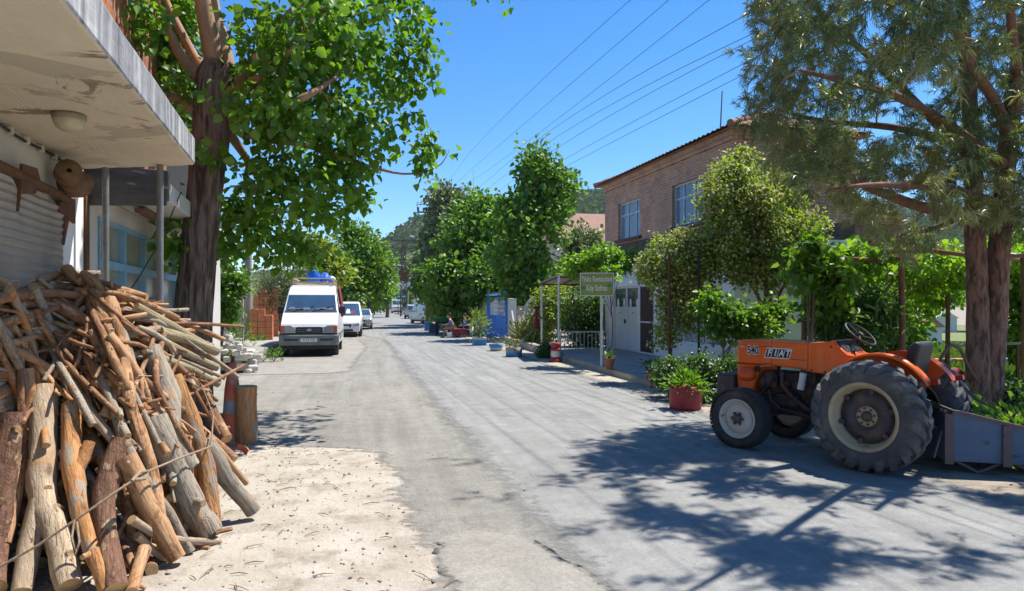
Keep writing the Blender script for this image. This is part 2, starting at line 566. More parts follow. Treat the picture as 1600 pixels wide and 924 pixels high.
# bark and wood
M['bark'] = mat('mulberry_bark', (.24, .165, .125), (.07, .045, .037), 3.2, .95, 1.0, 4, stretch=(4.2, 4.2, .42), bdist=.08, c3=(.28, .21, .16), s3=5, lo=.42, hi=.58)
M['limb'] = mat('smooth_limb', (.42, .25, .145), (.30, .175, .105), 5, .85, .3, 12, stretch=(2, 2, .6))
M['limb_grey'] = mat('grey_limb', (.28, .23, .18), (.20, .155, .12), 5, .85, .3, 12)
M['pine_bark'] = mat('pine_bark', (.34, .185, .13), (.12, .065, .05), 3.6, .95, 1.0, 5, stretch=(3.4, 3.4, .8), bdist=.07, lo=.42, hi=.58, c3=(.34, .22, .17), s3=6)
M['pine_limb'] = mat('pine_limb', (.25, .13, .085), (.16, .085, .06), 6, .9, .5, 12)
M['pine_twig'] = mat('pale_pine_twig', (.40, .27, .19), (.28, .18, .12), 6, .9)
M['twig'] = mat('dry_twig', (.22, .15, .10), (.15, .10, .07), 6, .9)
M['far_bark'] = mat('far_bark', (.15, .115, .09), (.09, .07, .055), 3, .9)
def logmat(name, a, b_, patch, pl=(.52, .60), crack=.8, flake=0.0, rnd=.15):
    """barked or peeled wood: grain along local z, drying cracks, patches of other bark, per-log tone"""
    m, nt, bs = newmat(name)
    oi = N(nt, 'ShaderNodeObjectInfo')
    tc = N(nt, 'ShaderNodeTexCoord')
    off = N(nt, 'ShaderNodeVectorMath', operation='MULTIPLY_ADD')
    cb = N(nt, 'ShaderNodeCombineXYZ')
    for k in range(3): nt.links.new(oi.outputs['Random'], cb.inputs[k])
    off.inputs[1].default_value = (17, 31, 43)
    nt.links.new(cb.outputs[0], off.inputs[0]); nt.links.new(tc.outputs['Object'], off.inputs[2])
    def st(sc):
        mp = N(nt, 'ShaderNodeMapping'); mp.inputs['Scale'].default_value = sc
        nt.links.new(off.outputs[0], mp.inputs[0]); return mp.outputs[0]
    g = noise(nt, st((9, 9, 1.0)), 3.2, 8, .65, .5)
    col = ramp(nt, g, [(.36, a), (.64, b_)])
    col = mix(nt, 1.0, col, ramp(nt, noise(nt, st((40, 40, 3)), 3, 4, .6), [(.3, (.74, .73, .72)), (.7, (1.22, 1.22, 1.22))]), 'MULTIPLY')
    pn = noise(nt, st((1.6, 1.6, 1)), 4.2, 9, .68, .3)
    col = mix(nt, ramp(nt, pn, [(pl[0], (0, 0, 0)), (pl[1], (1, 1, 1))]), col, patch)
    ck = noise(nt, st((7, 7, .35)), 4.5, 3, .5, .2)
    ckf = ramp(nt, ck, [(.485, (0, 0, 0)), (.5, (crack, crack, crack)), (.515, (0, 0, 0))])
    gate = ramp(nt, noise(nt, st((1, 1, 1)), 2.2, 2), [(.48, (0, 0, 0)), (.56, (1, 1, 1))])
    ckg = mix(nt, 1.0, ckf, gate, 'MULTIPLY')
    col = mix(nt, ckg, col, (.06, .04, .03))
    kn = N(nt, 'ShaderNodeTexVoronoi'); kn.inputs['Scale'].default_value = 3.1; nt.links.new(st((1.3, 1.3, .8)), kn.inputs['Vector'])
    col = mix(nt, ramp(nt, kn.outputs['Distance'], [(.05, (.8, .8, .8)), (.16, (0, 0, 0))]), col, (.13, .08, .05))
    hs = N(nt, 'ShaderNodeHueSaturation'); mr = N(nt, 'ShaderNodeMapRange')
    mr.inputs['To Min'].default_value = 1 - rnd; mr.inputs['To Max'].default_value = 1 + rnd
    nt.links.new(oi.outputs['Random'], mr.inputs[0]); nt.links.new(mr.outputs[0], hs.inputs['Value']); nt.links.new(col, hs.inputs['Color'])
    nt.links.new(hs.outputs[0], bs.inputs['Base Color'])
    bs.inputs['Roughness'].default_value = .85; bs.inputs['Specular IOR Level'].default_value = .25
    h = N(nt, 'ShaderNodeMath', operation='MULTIPLY_ADD'); h.inputs[1].default_value = 1.2 + flake
    nt.links.new(pn, h.inputs[0]); nt.links.new(g, h.inputs[2])
    h2 = N(nt, 'ShaderNodeMath', operation='SUBTRACT'); nt.links.new(h.outputs[0], h2.inputs[0]); nt.links.new(ckg, h2.inputs[1])
    bump(nt, bs, h2.outputs[0], .8, .018 + .02 * flake)
    return m


M['log_tan'] = logmat('peeled_tan_wood', (.54, .335, .185), (.385, .20, .098), (.29, .14, .06), (.54, .60))
M['log_pale'] = logmat('weathered_pale_wood', (.47, .375, .27), (.36, .265, .175), (.38, .235, .125), (.55, .64))
M['log_grey'] = logmat('weathered_grey_wood', (.38, .325, .25), (.26, .215, .165), (.37, .225, .12), (.57, .66))
M['log_brown'] = logmat('brown_branch_bark', (.36, .195, .105), (.20, .10, .055), (.48, .31, .18), (.56, .62), .5)
M['log_red'] = logmat('flaky_red_bark', (.33, .17, .105), (.19, .105, .075), (.52, .37, .22), (.56, .60), .6, 1.2)
M['log_orange'] = logmat('orange_peeled_bark', (.53, .285, .12), (.37, .17, .065), (.33, .27, .21), (.54, .60), .8)
M['log_green'] = logmat('greenish_branch_bark', (.36, .31, .185), (.26, .205, .125), (.40, .29, .17), (.57, .66), .5)
M['endgrain'] = endgrain('cut_end_grain')
M['rope'] = mat('old_rope', (.36, .27, .18), (.27, .20, .135), 30, .95, .6, 90)
M['cone'] = mat('faded_red_cone', (.52, .12, .065), (.44, .10, .06), 4, .6, .1, 20, c3=(.42, .22, .16), s3=4)
M['cone_grey'] = mat('dirty_cone_band', (.26, .30, .34), (.19, .21, .24), 8, .7)
M['plank'] = mat('old_plank', (.36, .26, .17), (.27, .19, .125), 3, .9, .4, 10, stretch=(4, 4, .4))
# foliage
M['l_mul'] = leafmat('mulberry_leaf', [(.075, .175, .014), (.105, .235, .018), (.145, .295, .024), (.185, .35, .035)], .52, .045, .5)
M['l_tree'] = leafmat('broad_tree_leaf', [(.075, .16, .02), (.11, .22, .026), (.145, .275, .032), (.185, .32, .045)], .5, .04)
M['l_tree2'] = leafmat('light_tree_leaf', [(.085, .18, .02), (.115, .23, .026), (.15, .28, .032), (.185, .31, .05)], .48, .04)
M['l_dark'] = leafmat('dark_shrub_leaf', [(.05, .115, .02), (.075, .16, .028), (.11, .205, .04)], .42, .06)
M['l_olive'] = leafmat('olive_leaf', [(.12, .165, .075), (.155, .20, .10), (.20, .24, .135)], .3, .06)
M['l_vine'] = leafmat('grape_vine_leaf', [(.11, .235, .018), (.15, .30, .022), (.20, .36, .03), (.25, .40, .045)], .55, .04)
M['l_honey'] = leafmat('honeysuckle_leaf', [(.14, .23, .025), (.20, .30, .033), (.26, .35, .042), (.32, .38, .06)], .5, .05)
M['l_scrub'] = leafmat('far_scrub_leaf', [(.045, .085, .03), (.06, .105, .035), (.08, .12, .045)], .25, .0)
M['flower'] = leafmat('pale_yellow_blossom', [(.55, .52, .28), (.62, .60, .42), (.55, .47, .18)], .3, .02, tint=(1, 1, .9))
M['l_yel'] = leafmat('yellow_green_leaf', [(.17, .245, .03), (.22, .29, .035), (.27, .33, .055)], .46, .04)
M['l_weed'] = leafmat('dry_weed', [(.12, .17, .04), (.19, .22, .07), (.26, .25, .11)], .3, .03)
M['grass'] = leafmat('grass_blade', [(.09, .17, .03), (.13, .22, .04), (.18, .25, .06)], .35, .03)
M['needle'] = leafmat('pine_needle', [(.17, .20, .05), (.23, .255, .07), (.30, .31, .10), (.37, .35, .15)], .4, .10, .35, tint=(1.05, 1.1, .7))
M['needle_dark'] = leafmat('dark_pine_needle', [(.10, .15, .045), (.145, .195, .058), (.20, .24, .08)], .38, .08, .35, tint=(1.05, 1.1, .7))
# paint and the like
M['white'] = mat('white_car_paint', (.76, .76, .75), (.70, .70, .69), 2, .3, coat=.4, spec=.5, c3=(.62, .60, .56), s3=1.5, r3=(.6, .85))
M['grey_white'] = mat('silver_white_paint', (.62, .64, .64), (.56, .58, .58), 2, .35, coat=.3)
M['silver'] = mat('silver_paint', (.40, .41, .41), (.36, .37, .37), 2, .35, metal=.4)
M['dark_car'] = mat('dark_car_paint', (.04, .05, .06), (.06, .07, .085), 2, .3, coat=.4)
M['car_glass'] = mat('car_glass', (.05, .10, .17), (.035, .065, .11), 1.5, .05, spec=1.0, coat=.6)  # blue in the base colour stands in for part of the sky reflection
M['black_plastic'] = mat('black_plastic', (.025, .027, .03), (.04, .04, .042), 8, .55)
M['grey_plastic'] = mat('faded_grey_bumper', (.21, .225, .215), (.15, .16, .155), 5, .6, .1, 30)
M['lens'] = mat('headlamp_lens', (.36, .37, .34), (.26, .27, .25), 14, .12, spec=.8)
M['amber'] = mat('amber_lens', (.62, .13, .03), (.5, .09, .02), 6, .2, spec=.7)
M['red_lens'] = mat('red_lens', (.35, .02, .015), (.28, .02, .015), 6, .2)
M['tyre'] = mat('tyre_rubber', (.055, .055, .06), (.035, .035, .037), 4, .8, .2, 40, c3=(.12, .11, .10), s3=3.5, r3=(.52, .75))
M['tyre_big'] = mat('dusty_tyre_rubber', (.115, .113, .12), (.065, .064, .068), 3, .75, .3, 25, c3=(.25, .225, .19), s3=4, r3=(.50, .8))
M['chrome'] = mat('dull_chrome', (.5, .5, .5), (.4, .4, .4), 5, .3, metal=.8)
M['orange'] = mat('orange_tractor_paint', (.95, .155, .011), (.86, .125, .010), 2.2, .32, .05, 40, coat=.25, spec=.5, c3=(.52, .20, .09), s3=4.5, r3=(.54, .8))
M['orange_worn'] = mat('worn_orange_paint', (.76, .115, .015), (.62, .085, .015), 3, .45, .1, 40, c3=(.62, .50, .44), s3=9, r3=(.64, .68))
M['cream_rim'] = mat('cream_rim_paint', (.55, .44, .28), (.44, .34, .21), 5, .6, .1, 30, c3=(.28, .18, .10), s3=5, r3=(.64, .72))
M['white_rim'] = mat('white_rim_paint', (.66, .62, .55), (.57, .53, .46), 4, .55, .1, 30, c3=(.25, .12, .06), s3=7, r3=(.61, .66))
M['dark_disc'] = mat('oily_wheel_disc', (.085, .075, .085), (.05, .045, .05), 4, .55, .1, 30, c3=(.14, .10, .08), s3=5)
M['engine'] = mat('greasy_engine', (.035, .032, .03), (.02, .02, .02), 9, .6, .3, 40, c3=(.10, .06, .045), s3=6)
M['oil_brown'] = mat('oily_brown_pipe', (.10, .05, .04), (.06, .03, .025), 9, .5)
M['milky'] = mat('milky_plastic', (.72, .74, .72), (.66, .68, .66), 5, .4)
M['black'] = mat('black_paint', (.012, .012, .013), (.018, .018, .02), 5, .5)
M['white_paint'] = mat('white_lettering', (.82, .82, .80), (.76, .76, .74), 5, .5)
M['box_blue'] = mat('faded_blue_steel', (.11, .165, .255), (.085, .125, .20), 3, .6, .1, 30, c3=(.17, .12, .11), s3=3.2, r3=(.6, .72))
M['box_rust'] = mat('rusty_box_edge', (.19, .12, .11), (.13, .10, .11), 6, .8, .2, 30)
M['red_paint'] = mat('chipped_red_paint', (.40, .05, .055), (.30, .035, .045), 4, .6, .2, 25, c3=(.16, .12, .11), s3=4, r3=(.6, .68))
M['red_pot'] = mat('glossy_red_pot', (.46, .03, .06), (.38, .02, .05), 4, .35, c3=(.55, .45, .42), s3=9, r3=(.63, .66))
M['terracotta'] = mat('terracotta', (.36, .17, .10), (.28, .13, .08), 5, .85, .1, 30)
M['soil'] = mat('potting_soil', (.10, .07, .05), (.06, .045, .035), 9, 1, .5, 30)
M['gate_blue'] = mat('bright_blue_gate_paint', (.04, .24, .72), (.05, .28, .78), 3, .45, .05, 30)
M['pot_blue'] = mat('blue_pot_paint', (.05, .25, .52), (.07, .30, .58), 4, .6, .1, 30)
M['pot_white'] = mat('chipped_white_paint', (.66, .65, .60), (.54, .52, .47), 4, .7, .1, 30)
M['white_metal'] = mat('white_painted_metal', (.74, .74, .74), (.66, .66, .66), 5, .5)
M['brown_door'] = mat('brown_screen_mesh', (.075, .045, .038), (.055, .035, .03), 3, .8)
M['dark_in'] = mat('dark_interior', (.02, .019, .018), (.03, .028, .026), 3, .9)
M['win_glass'] = mat('window_glass', (.06, .10, .15), (.04, .06, .09), 1.5, .06, spec=.9)
M['curtain'] = mat('pale_curtain', (.42, .47, .54), (.34, .39, .46), 2, .9, stretch=(9, 9, .4))
M['sign_green'] = mat('olive_sign_face', (.36, .40, .07), (.30, .34, .06), 3, .5, c3=(.30, .30, .08), s3=3)
M['sign_leaf'] = mat('sign_leaf_green', (.03, .30, .13), (.04, .26, .10), 5, .5)
M['red_cooler'] = mat('red_cooler', (.42, .025, .03), (.34, .02, .03), 3, .4)
M['paper'] = mat('faded_poster', (.48, .44, .32), (.38, .35, .25), 7, .8)
M['sheet'] = mat('porch_sheet', (.52, .47, .40), (.44, .39, .33), 2, .8, .1, 20)
M['skin'] = mat('skin', (.42, .24, .165), (.38, .21, .145), 6, .6)
M['hair'] = mat('dark_hair', (.025, .02, .018), (.035, .028, .022), 20, .7)
M['hair_grey'] = mat('grey_hair', (.26, .25, .24), (.20, .19, .18), 20, .7)
M['shirt_lilac'] = mat('lilac_shirt', (.27, .24, .40), (.22, .20, .34), 5, .9, .2, 12)
M['shirt_grey'] = mat('pale_grey_shirt', (.40, .38, .40), (.33, .32, .34), 5, .9, .2, 12)
M['trousers'] = mat('tan_trousers', (.30, .235, .175), (.24, .185, .14), 5, .9, .2, 12)
M['trousers_dark'] = mat('dark_trousers', (.03, .03, .04), (.045, .045, .055), 5, .9)
M['red_cloth'] = mat('red_cloth', (.30, .035, .045), (.19, .03, .04), 4, .9, .2, 10, c3=(.50, .28, .26), s3=9, r3=(.62, .66))
M['blue_cloth'] = mat('blue_tarpaulin', (.03, .13, .50), (.025, .10, .40), 4, .5, .5, 7)
M['blue_barrel'] = mat('blue_plastic_barrel', (.025, .16, .62), (.02, .13, .52), 4, .4)
M['white_cloth'] = mat('white_cloth', (.66, .62, .58), (.58, .54, .50), 4, .9)
M['green_plastic'] = mat('green_plastic', (.04, .34, .10), (.03, .28, .08), 4, .5)
M['beige_pole'] = mat('weathered_pole', (.34, .31, .26), (.26, .235, .195), 4, .9, .2, 15, stretch=(3, 3, .3))
M['pylon'] = mat('brown_pylon_steel', (.13, .095, .09), (.10, .075, .07), 4, .7, metal=.3)
M['teal'] = mat('teal_sign', (.02, .19, .20), (.02, .16, .17), 4, .5)
M['far_white'] = mat('far_white_wall', (.62, .63, .66), (.54, .55, .58), .6, .9)
M['far_glass'] = mat('far_window', (.12, .15, .20), (.09, .11, .15), .8, .2)
M['cyan'] = mat('cyan_paint', (.08, .42, .60), (.10, .46, .62), 4, .6)
M['hive_o'] = mat('ochre_hive_paint', (.46, .25, .10), (.38, .20, .08), 4, .7)
M['hive_b'] = mat('pale_blue_hive_paint', (.27, .40, .47), (.22, .34, .41), 4, .7)
M['hive_y'] = mat('yellow_hive_paint', (.55, .42, .12), (.46, .35, .10), 4, .7)
M['hive_r'] = mat('brick_red_hive_paint', (.40, .13, .08), (.33, .10, .07), 4, .7)
M['hive_w'] = mat('white_hive_paint', (.62, .60, .56), (.54, .52, .48), 4, .7)
M['lawn'] = mat('lawn_soil', (.13, .17, .05), (.18, .20, .075), 2.0, .95, .5, 20, c3=(.27, .235, .15), s3=1.2, r3=(.55, .7))


def hillmat():
    m, nt, bs = newmat('wooded_hill')
    v = coords(nt)
    vo = N(nt, 'ShaderNodeTexVoronoi'); vo.inputs['Scale'].default_value = .11
    nt.links.new(v, vo.inputs['Vector'])
    col = ramp(nt, vo.outputs['Distance'], [(.1, (.10, .125, .05)), (.6, (.045, .07, .03))])
    col = mix(nt, ramp(nt, noise(nt, v, .012, 9, .65), [(.48, (0, 0, 0)), (.64, (.8, .8, .8))]), col, (.19, .18, .10))
    nt.links.new(col, bs.inputs['Base Color']); bs.inputs['Roughness'].default_value = 1
    bs.inputs['Specular IOR Level'].default_value = 0
    iv = N(nt, 'ShaderNodeMath', operation='SUBTRACT'); iv.inputs[0].default_value = 1
    nt.links.new(vo.outputs['Distance'], iv.inputs[1])
    bump(nt, bs, iv.outputs[0], 1.0, 4.0)
    return m


M['hill'] = hillmat()


def feather(m):
    """worn, crumbling border: the sheet thins out where its 'edge' attribute runs to zero"""
    nt = m.node_tree
    bs = nt.nodes['Principled BSDF']
    at = N(nt, 'ShaderNodeAttribute', attribute_name='edge')
    v = coords(nt)
    a = N(nt, 'ShaderNodeMath', operation='MULTIPLY_ADD'); a.inputs[1].default_value = .9
    nt.links.new(noise(nt, v, 9, 8, .75), a.inputs[0]); nt.links.new(at.outputs['Fac'], a.inputs[2])
    r_ = ramp(nt, a.outputs[0], [(.50, (0, 0, 0)), (.80, (1, 1, 1))])
    nt.links.new(r_, bs.inputs['Alpha'])


for k in ('asphalt_new', 'asphalt_old', 'conc_patch', 'paver', 'sand'): feather(M[k])
from mathutils import noise as mn


def interp(x, pts):
    if x <= pts[0][0]: return pts[0][1]
    for (a, b), (c, d) in zip(pts, pts[1:]):
        if x <= c: return b + (d - b) * (x - a) / (c - a)
    return pts[-1][1]


def strip(name, m, s0, s1, left, right, z, step=.25, jit=.12, rz=ALPHA, fe=.5, fend=0):
    b = MB()
    vs, fs, at = [], [], []
    s = s0; i = 0
    while s <= s1:
        st = min(step, .05) if s < 14 and step < .5 else (step if s < 40 else step * 8)
        l = left(s) + jit * (mn.noise(V((s * 1.7, z * 900, 3))) + .7 * mn.noise(V((s * 5.1, z * 700, 9))) + .5 * mn.noise(V((s * 14, z * 700, 5))) + .3 * mn.noise(V((s * 37, z * 700, 4))))
        r = right(s) + jit * (mn.noise(V((s * 1.3, z * 500, 31))) + .7 * mn.noise(V((s * 4.3, z * 300, 19))))
        e = min(fe, (r - l) * .45)
        vs += [(l - e * .4, s, z), (l + e * .6, s, z), (r - e * .6, s, z), (r + e * .4, s, z)]
        fa = 1.0
        if fend: fa = max(0, min(1, (s - s0) / fend, (s1 - s) / fend))
        at += [0, fa, fa, 0]
        if i:
            for q in range(3): fs.append((4 * i - 4 + q, 4 * i - 3 + q, 4 * i + 1 + q, 4 * i + q))
        i += 1; s += st
    b.add(vs, fs)
    o = b.build(name, m, rot=(0, 0, rz), fix=False)
    ea = o.data.attributes.new('edge', 'FLOAT', 'POINT')
    ea.data.foreach_set('value', at)
    return props(o, kind='structure')


b = MB()
b.quad((-1900, -60, 0), (2600, -60, 0), (2600, 1420, 0), (-1900, 1420, 0))
props(b.build('ground', M['dirt'], fix=False), kind='structure')

strip('roadside_sand', M['sand'], -5, 10.5, lambda s: -9, lambda s: 2.0, .004, fe=.6, fend=.8)
lp = []
for px, py in ((900, 1200), (790, 1000), (740, 924), (700, 868), (662, 815), (640, 770), (622, 735), (606, 712), (585, 702), (530, 699), (470, 699), (400, 690)):
    q = tofr(G(px, py)); lp.append((q.y, q.x))
lp.sort()
lp += [(12, -3.0), (17, -3.4), (20, -3.15), (60, -3.1), (70, -1.5), (400, -1.0)]
strip('old_asphalt', M['asphalt_old'], -5, 40, lambda s: interp(s, lp), lambda s: 3.0, .008, jit=.16, fe=.45)
strip('road', M['asphalt_new'], -5, 420, lambda s: interp(s, [(0, 1.75), (6, 1.6), (12, 1.4), (20, 1.3), (36, 1.0), (41, -.2), (400, -.6)]), lambda s: interp(s, [(0, 5.7), (10, 5.3), (20, 5.0), (60, 4.7), (400, 4.7)]), .012, jit=.10, fe=1.0)
strip('concrete_strip', M['conc_patch'], 18.5, 36, lambda s: -3.1, lambda s: interp(s, [(18, -.7), (30, -.2), (36, -.6)]), .016, jit=.12, fe=.7, fend=.8)
strip('concrete_patch', M['conc_patch'], 3.0, 5.55, lambda s: interp(s, [(3.0, .72), (4.5, .62), (5.3, .56), (5.55, .8)]), lambda s: interp(s, [(3, 1.5), (4.6, 1.35), (5.2, 1.12), (5.55, .86)]), .016, step=.05, jit=.08, fe=.25, fend=.15)
strip('roadside_pavement', M['paver'], 6, 75, lambda s: interp(s, [(6, 6.6), (8, 5.6), (14, 5.1), (60, 4.75)]), lambda s: 8.4, .006, jit=.1, fe=.5)
# raised pavement on the left with its rough kerb
b = MB()
b.bx(-9.5, -3.3, 21.6, 62, -.2, .32)
o = b.build('raised_pavement', M['conc'], rot=(0, 0, ALPHA)); props(o, kind='structure')

# loose stones and crumbs of bark on the sand
n = 1500
cs = []
while len(cs) < n:
    t, s = rng.uniform(-3, 1.6), rng.uniform(3.2, 10)
    edge = interp(s, lp)
    if t < edge + .5 * rng.random() ** 2: cs.append(RW(t, s, .006))
for k in range(350):
    cs.append(RW(rng.uniform(-3.2, 6), rng.uniform(4, 22), .013))
cs = np.array([tuple(c) for c in cs])
sz = np.minimum(nr.gamma(1.7, .0033, len(cs)) + .002, .022)
oct_ = np.array([(1, 0, 0), (0, 1, 0), (-1, 0, 0), (0, -1, 0), (0, 0, .8), (0, 0, -.5)], float)
vv = cs[:, None, :] + (oct_[None] + nr.normal(0, .25, (len(cs), 6, 3))) * sz[:, None, None] * nr.uniform(.6, 1.4, (len(cs), 1, 3))
o = raw_mesh('gravel', vv, 6, M['gravel'], None, [(0, 1, 4), (1, 2, 4), (2, 3, 4), (3, 0, 4), (1, 0, 5), (2, 1, 5), (3, 2, 5), (0, 3, 5)])
props(o, 'loose gravel and grit scattered over the pale sand beside the road', 'gravel', kind='stuff')
b = MB()
for k in range(230):
    t, s = rng.uniform(-2.6, .6), rng.uniform(4, 9.6)
    if t > interp(s, lp) - .1: continue
    p = RW(t, s, .012); a = rng.uniform(0, 6.3); L = rng.uniform(.03, .16)
    q = p + V((math.cos(a), math.sin(a), rng.uniform(0, .08))) * L
    b.tube([p, (p + q) / 2 + V((0, 0, .008)), q], [.003, .004, .002], 4, rng.randint(0, 1))
o = b.build('twig_litter', [M['twig'], M['plank']], fix=False)
props(o, 'thin dry twigs and bark chips littering the sand by the logs', 'twigs', kind='stuff')

# ---------------------------------------------------------------- hills
ridge = [(-900, 440), (200, 440), (480, 425), (560, 402), (596, 388), (625, 372), (655, 355), (700, 338), (760, 330), (830, 318), (890, 311), (940, 311), (1010, 318), (1120, 325), (1240, 318), (1340, 322), (1440, 335), (1600, 345), (1900, 360), (2600, 400)]
b = MB()
NX, NY = 230, 46
vs, fs = [], []
for j in range(NY + 1):
    v = j / NY
    Y = 330 + 900 * v
    for i in range(NX + 1):
        px = -900 + 3500 * i / NX
        prof = min(1, v / .72)
        prof = prof * prof * (3 - 2 * prof)
        if v > .72: prof = 1 - (v - .72) * 1.6
        top = (HZ - interp(px, ridge)) / F * 980 + H
        X = (px - 800) / F * Y
        h = top * prof
        h += (mn.noise(V((X * .006, Y * .006, 5))) * 20 + mn.noise(V((X * .02, Y * .02, 2))) * 7) * min(1, v * 4) * (.3 if v > .55 else 1) * min(1, top / 60)
        h += mn.noise(V((X * .09, Y * .09, 7))) * 2.2 * min(1, v * 4)
        vs.append((X, Y, max(h, -1)))
for j in range(NY):
    for i in range(NX):
        a = j * (NX + 1) + i
        fs.append((a, a + 1, a + NX + 2, a + NX + 1))
b.add(vs, fs, 0, True)
props(b.build('hills', M['hill'], fix=False), kind='structure')
# tree clumps along the slopes that can be seen
cs, ds, nn, ss = [], [], [], []
for k in range(9000):
    px = rng.uniform(520, 1900)
    v = rng.uniform(.2, .74)
    i = min(int((px + 900) / 3500 * NX), NX - 1); j = int(v * NY)
    base = V(vs[j * (NX + 1) + i]).lerp(V(vs[(j + 1) * (NX + 1) + i + 1]), rng.random())
    rr = rng.uniform(1.8, 4.5)
    for q in range(7):
        cs.append((base.x + rng.gauss(0, rr * .5), base.y + rng.gauss(0, rr * .5), base.z + rng.uniform(0, rr * 1.2)))
        ss.append(rr * rng.uniform(.7, 1.2))
n = len(cs)
d = rand_unit(n); d[:, 2] = np.abs(d[:, 2]) * .6
leaf = leaf_obj('hill_scrub', np.array(cs), d, rand_unit(n) + np.array([0, 0, 1.0]), np.array(ss), M['l_scrub'], None, 1.0)
props(leaf, 'dark scrub and small trees covering the far hillside', 'scrub', kind='stuff')
# ---------------------------------------------------------------- the two low shops on the left
W0 = V((-3.59, 4.94, 0)); LA = math.atan2(.283, .959)      # local x points to the street, local y runs along the wall away from the camera
wm, ww = V((math.cos(LA), math.sin(LA), 0)), V((-math.sin(LA), math.cos(LA), 0))


def tol(p):
    d = V(p) - W0
    return V((d.dot(wm), d.dot(ww), p[2]))


def LW(x, y, z=0):
    p = W0 + wm * x + ww * y
    return V((p.x, p.y, z))


shop = thing('shop_building', 'low shop with peeling concrete canopy and grey roller shutter behind the log pile', 'shop', W0, LA)
b = MB()
b.bx(-.30, 0, -7, 1.28, 0, 3.08)
b.bx(-.30, .02, 1.28, 1.86, 0, 3.08, 1)
b.build('wall', [M['plaster'], M['white_wall']], shop)
c1, c2 = tol(P(305, 258, 6.5)), tol(P(125, 265, 6.72))
b = MB()
b.prism([(-.3, -7), (1.06, -7), (c1.x, c1.y), (-.02, c2.y), (-.3, c2.y)], 3.08, 3.33, 'z', 0)
for k in range(2, 7): b.m[k] = 1
can = b.build('canopy_slab', [M['soffit'], M['drip']], shop, bevel=.02)
sm = can.modifiers.new('cut', 'SUBSURF'); sm.subdivision_type = 'SIMPLE'; sm.levels = sm.render_levels = 6
tx = bpy.data.textures.new('concrete_wear', 'CLOUDS'); tx.noise_scale = .2; tx.noise_depth = 5
dm = can.modifiers.new('wear', 'DISPLACE'); dm.texture = tx; dm.strength = .016; dm.mid_level = .5
# roller shutter: bent corrugated steel
def shutter(y0, y1, edge, topf, zoff):
    b = MB()
    ny, nz = 44, 190
    vs, fs = [], []
    for j in range(nz + 1):
        z = 2.86 * j / nz
        for i in range(ny + 1):
            u = i / ny
            y = y0 + (edge(z) - y0) * u
            k = max(0, (y - y1 + .5) / .5)
            x = .055 + zoff + .009 * math.sin(z * 2 * math.pi / .062) + .022 * k * k * math.sin(z * 2.4 + 1) + .008 * math.sin(y * 5 + z * 3)
            vs.append((x, y, min(z, topf(y) + .006 * math.sin(y * 60))))
    for j in range(nz):
        for i in range(ny):
            a = j * (ny + 1) + i
            fs.append((a, a + 1, a + ny + 2, a + ny + 1))
    b.add(vs, fs, 0, False)
    return b


ed = [(0, 1.22), (1.2, 1.26), (1.75, 1.25), (2.05, 1.18), (2.35, 1.12), (2.6, 1.12), (2.9, 1.10)]
shutter(-.0, 1.3, lambda z: interp(z, ed) + .012 * math.sin(z * 100), lambda y: interp(y, [(-.1, 2.62), (.25, 2.70), (.55, 2.72), (.9, 2.64), (1.3, 2.5)]), 0).build('roller_shutter', M['shutter'], shop, fix=False)
shutter(-4, 0.02, lambda z: .05 + .01 * math.sin(z * 100), lambda y: interp(y, [(-4, 2.8), (-.5, 2.80), (-.1, 2.72), (.1, 2.5)]), .012).build('roller_shutter', M['shutter'], shop, fix=False)
b = MB()
b.cyl((.1, -4, 2.78), (.1, 1.1, 2.70), .035, n=10)
b.prism([(.02, 2.58), (.3, 2.62), (.4, 2.74), (.34, 2.82), (.05, 2.80), (-.02, 2.45)], .10, .12, 'x')
b.prism([(1.0, 2.58), (1.42, 2.52), (1.42, 2.74), (1.2, 2.72), (1.02, 2.66)], .05, .075, 'x')
b.prism([(1.1, 2.3), (1.22, 2.52), (1.12, 2.56)], .06, .08, 'x')
b.build('shutter_bracket', M['rust'], shop)
for (px, py, r) in ((58, 268, .10), (75, 284, .115), (97, 287, .105)):
    p = tol(P(px, py, 5.3 + px * .008))
    b = MB()
    for k, rr in ((0, r), (.02, r * .8), (.05, r * .75), (.07, r)):
        pass
    b.lathe([(.02, -.05), (r, -.05), (r, -.03), (r * .78, -.02), (r * .78, .02), (r, .03), (r, .05), (.02, .05)], 18, 0,
            Matrix.Translation((.17, p.y, p.z)) @ Matrix.Rotation(R(74), 4, 'X') @ Matrix.Rotation(R(24), 4, 'Y'))
    b.build('pulley', M['pulley'], shop)
b = MB()
b.bx(.005, .04, 1.87, 1.99, 0, 2.86)
b.build('door_jamb', M['rust'], shop)
b = MB()
b.tube([(.03, y, 3.035 - .012 * math.sin(y * 5)) for y in [(-4 + i * .2) for i in range(30)]], .011, 6, 0)
b.build('wall_cable', M['cable'], shop)
for i in range(14):
    b = MB(); b.box((.035, -2.4 + i * .31, 3.035), (.03, .035, .05)); b.build('cable_clip', M['plaster'], shop)
for px, Y in ((165, 6.62), (250, 6.48)):
    q = tol(P(px, 400, Y))
    b = MB()
    b.cyl((q.x, q.y, 0), (q.x, q.y, 3.09), .03, n=12)
    b.build('support_post', M['post_grey'], shop)

# bulkhead lamp under the canopy
p = P(108, 147, 4.75); p.z = 3.08
lamp = thing('ceiling_lamp', 'round milky glass lamp under the peeling concrete canopy', 'lamp', p, 0)
b = MB(); b.lathe([(0, 0), (.098, 0), (.105, -.015), (.10, -.04), (.085, -.045)], 24); b.build('lamp_base', M['lamp_base'], lamp)
b = MB(); b.lathe([(.094, -.035), (.098, -.05), (.085, -.085), (.055, -.108), (.02, -.116), (0, -.117)], 24); b.build('lamp_glass', M['lamp_glass'], lamp)

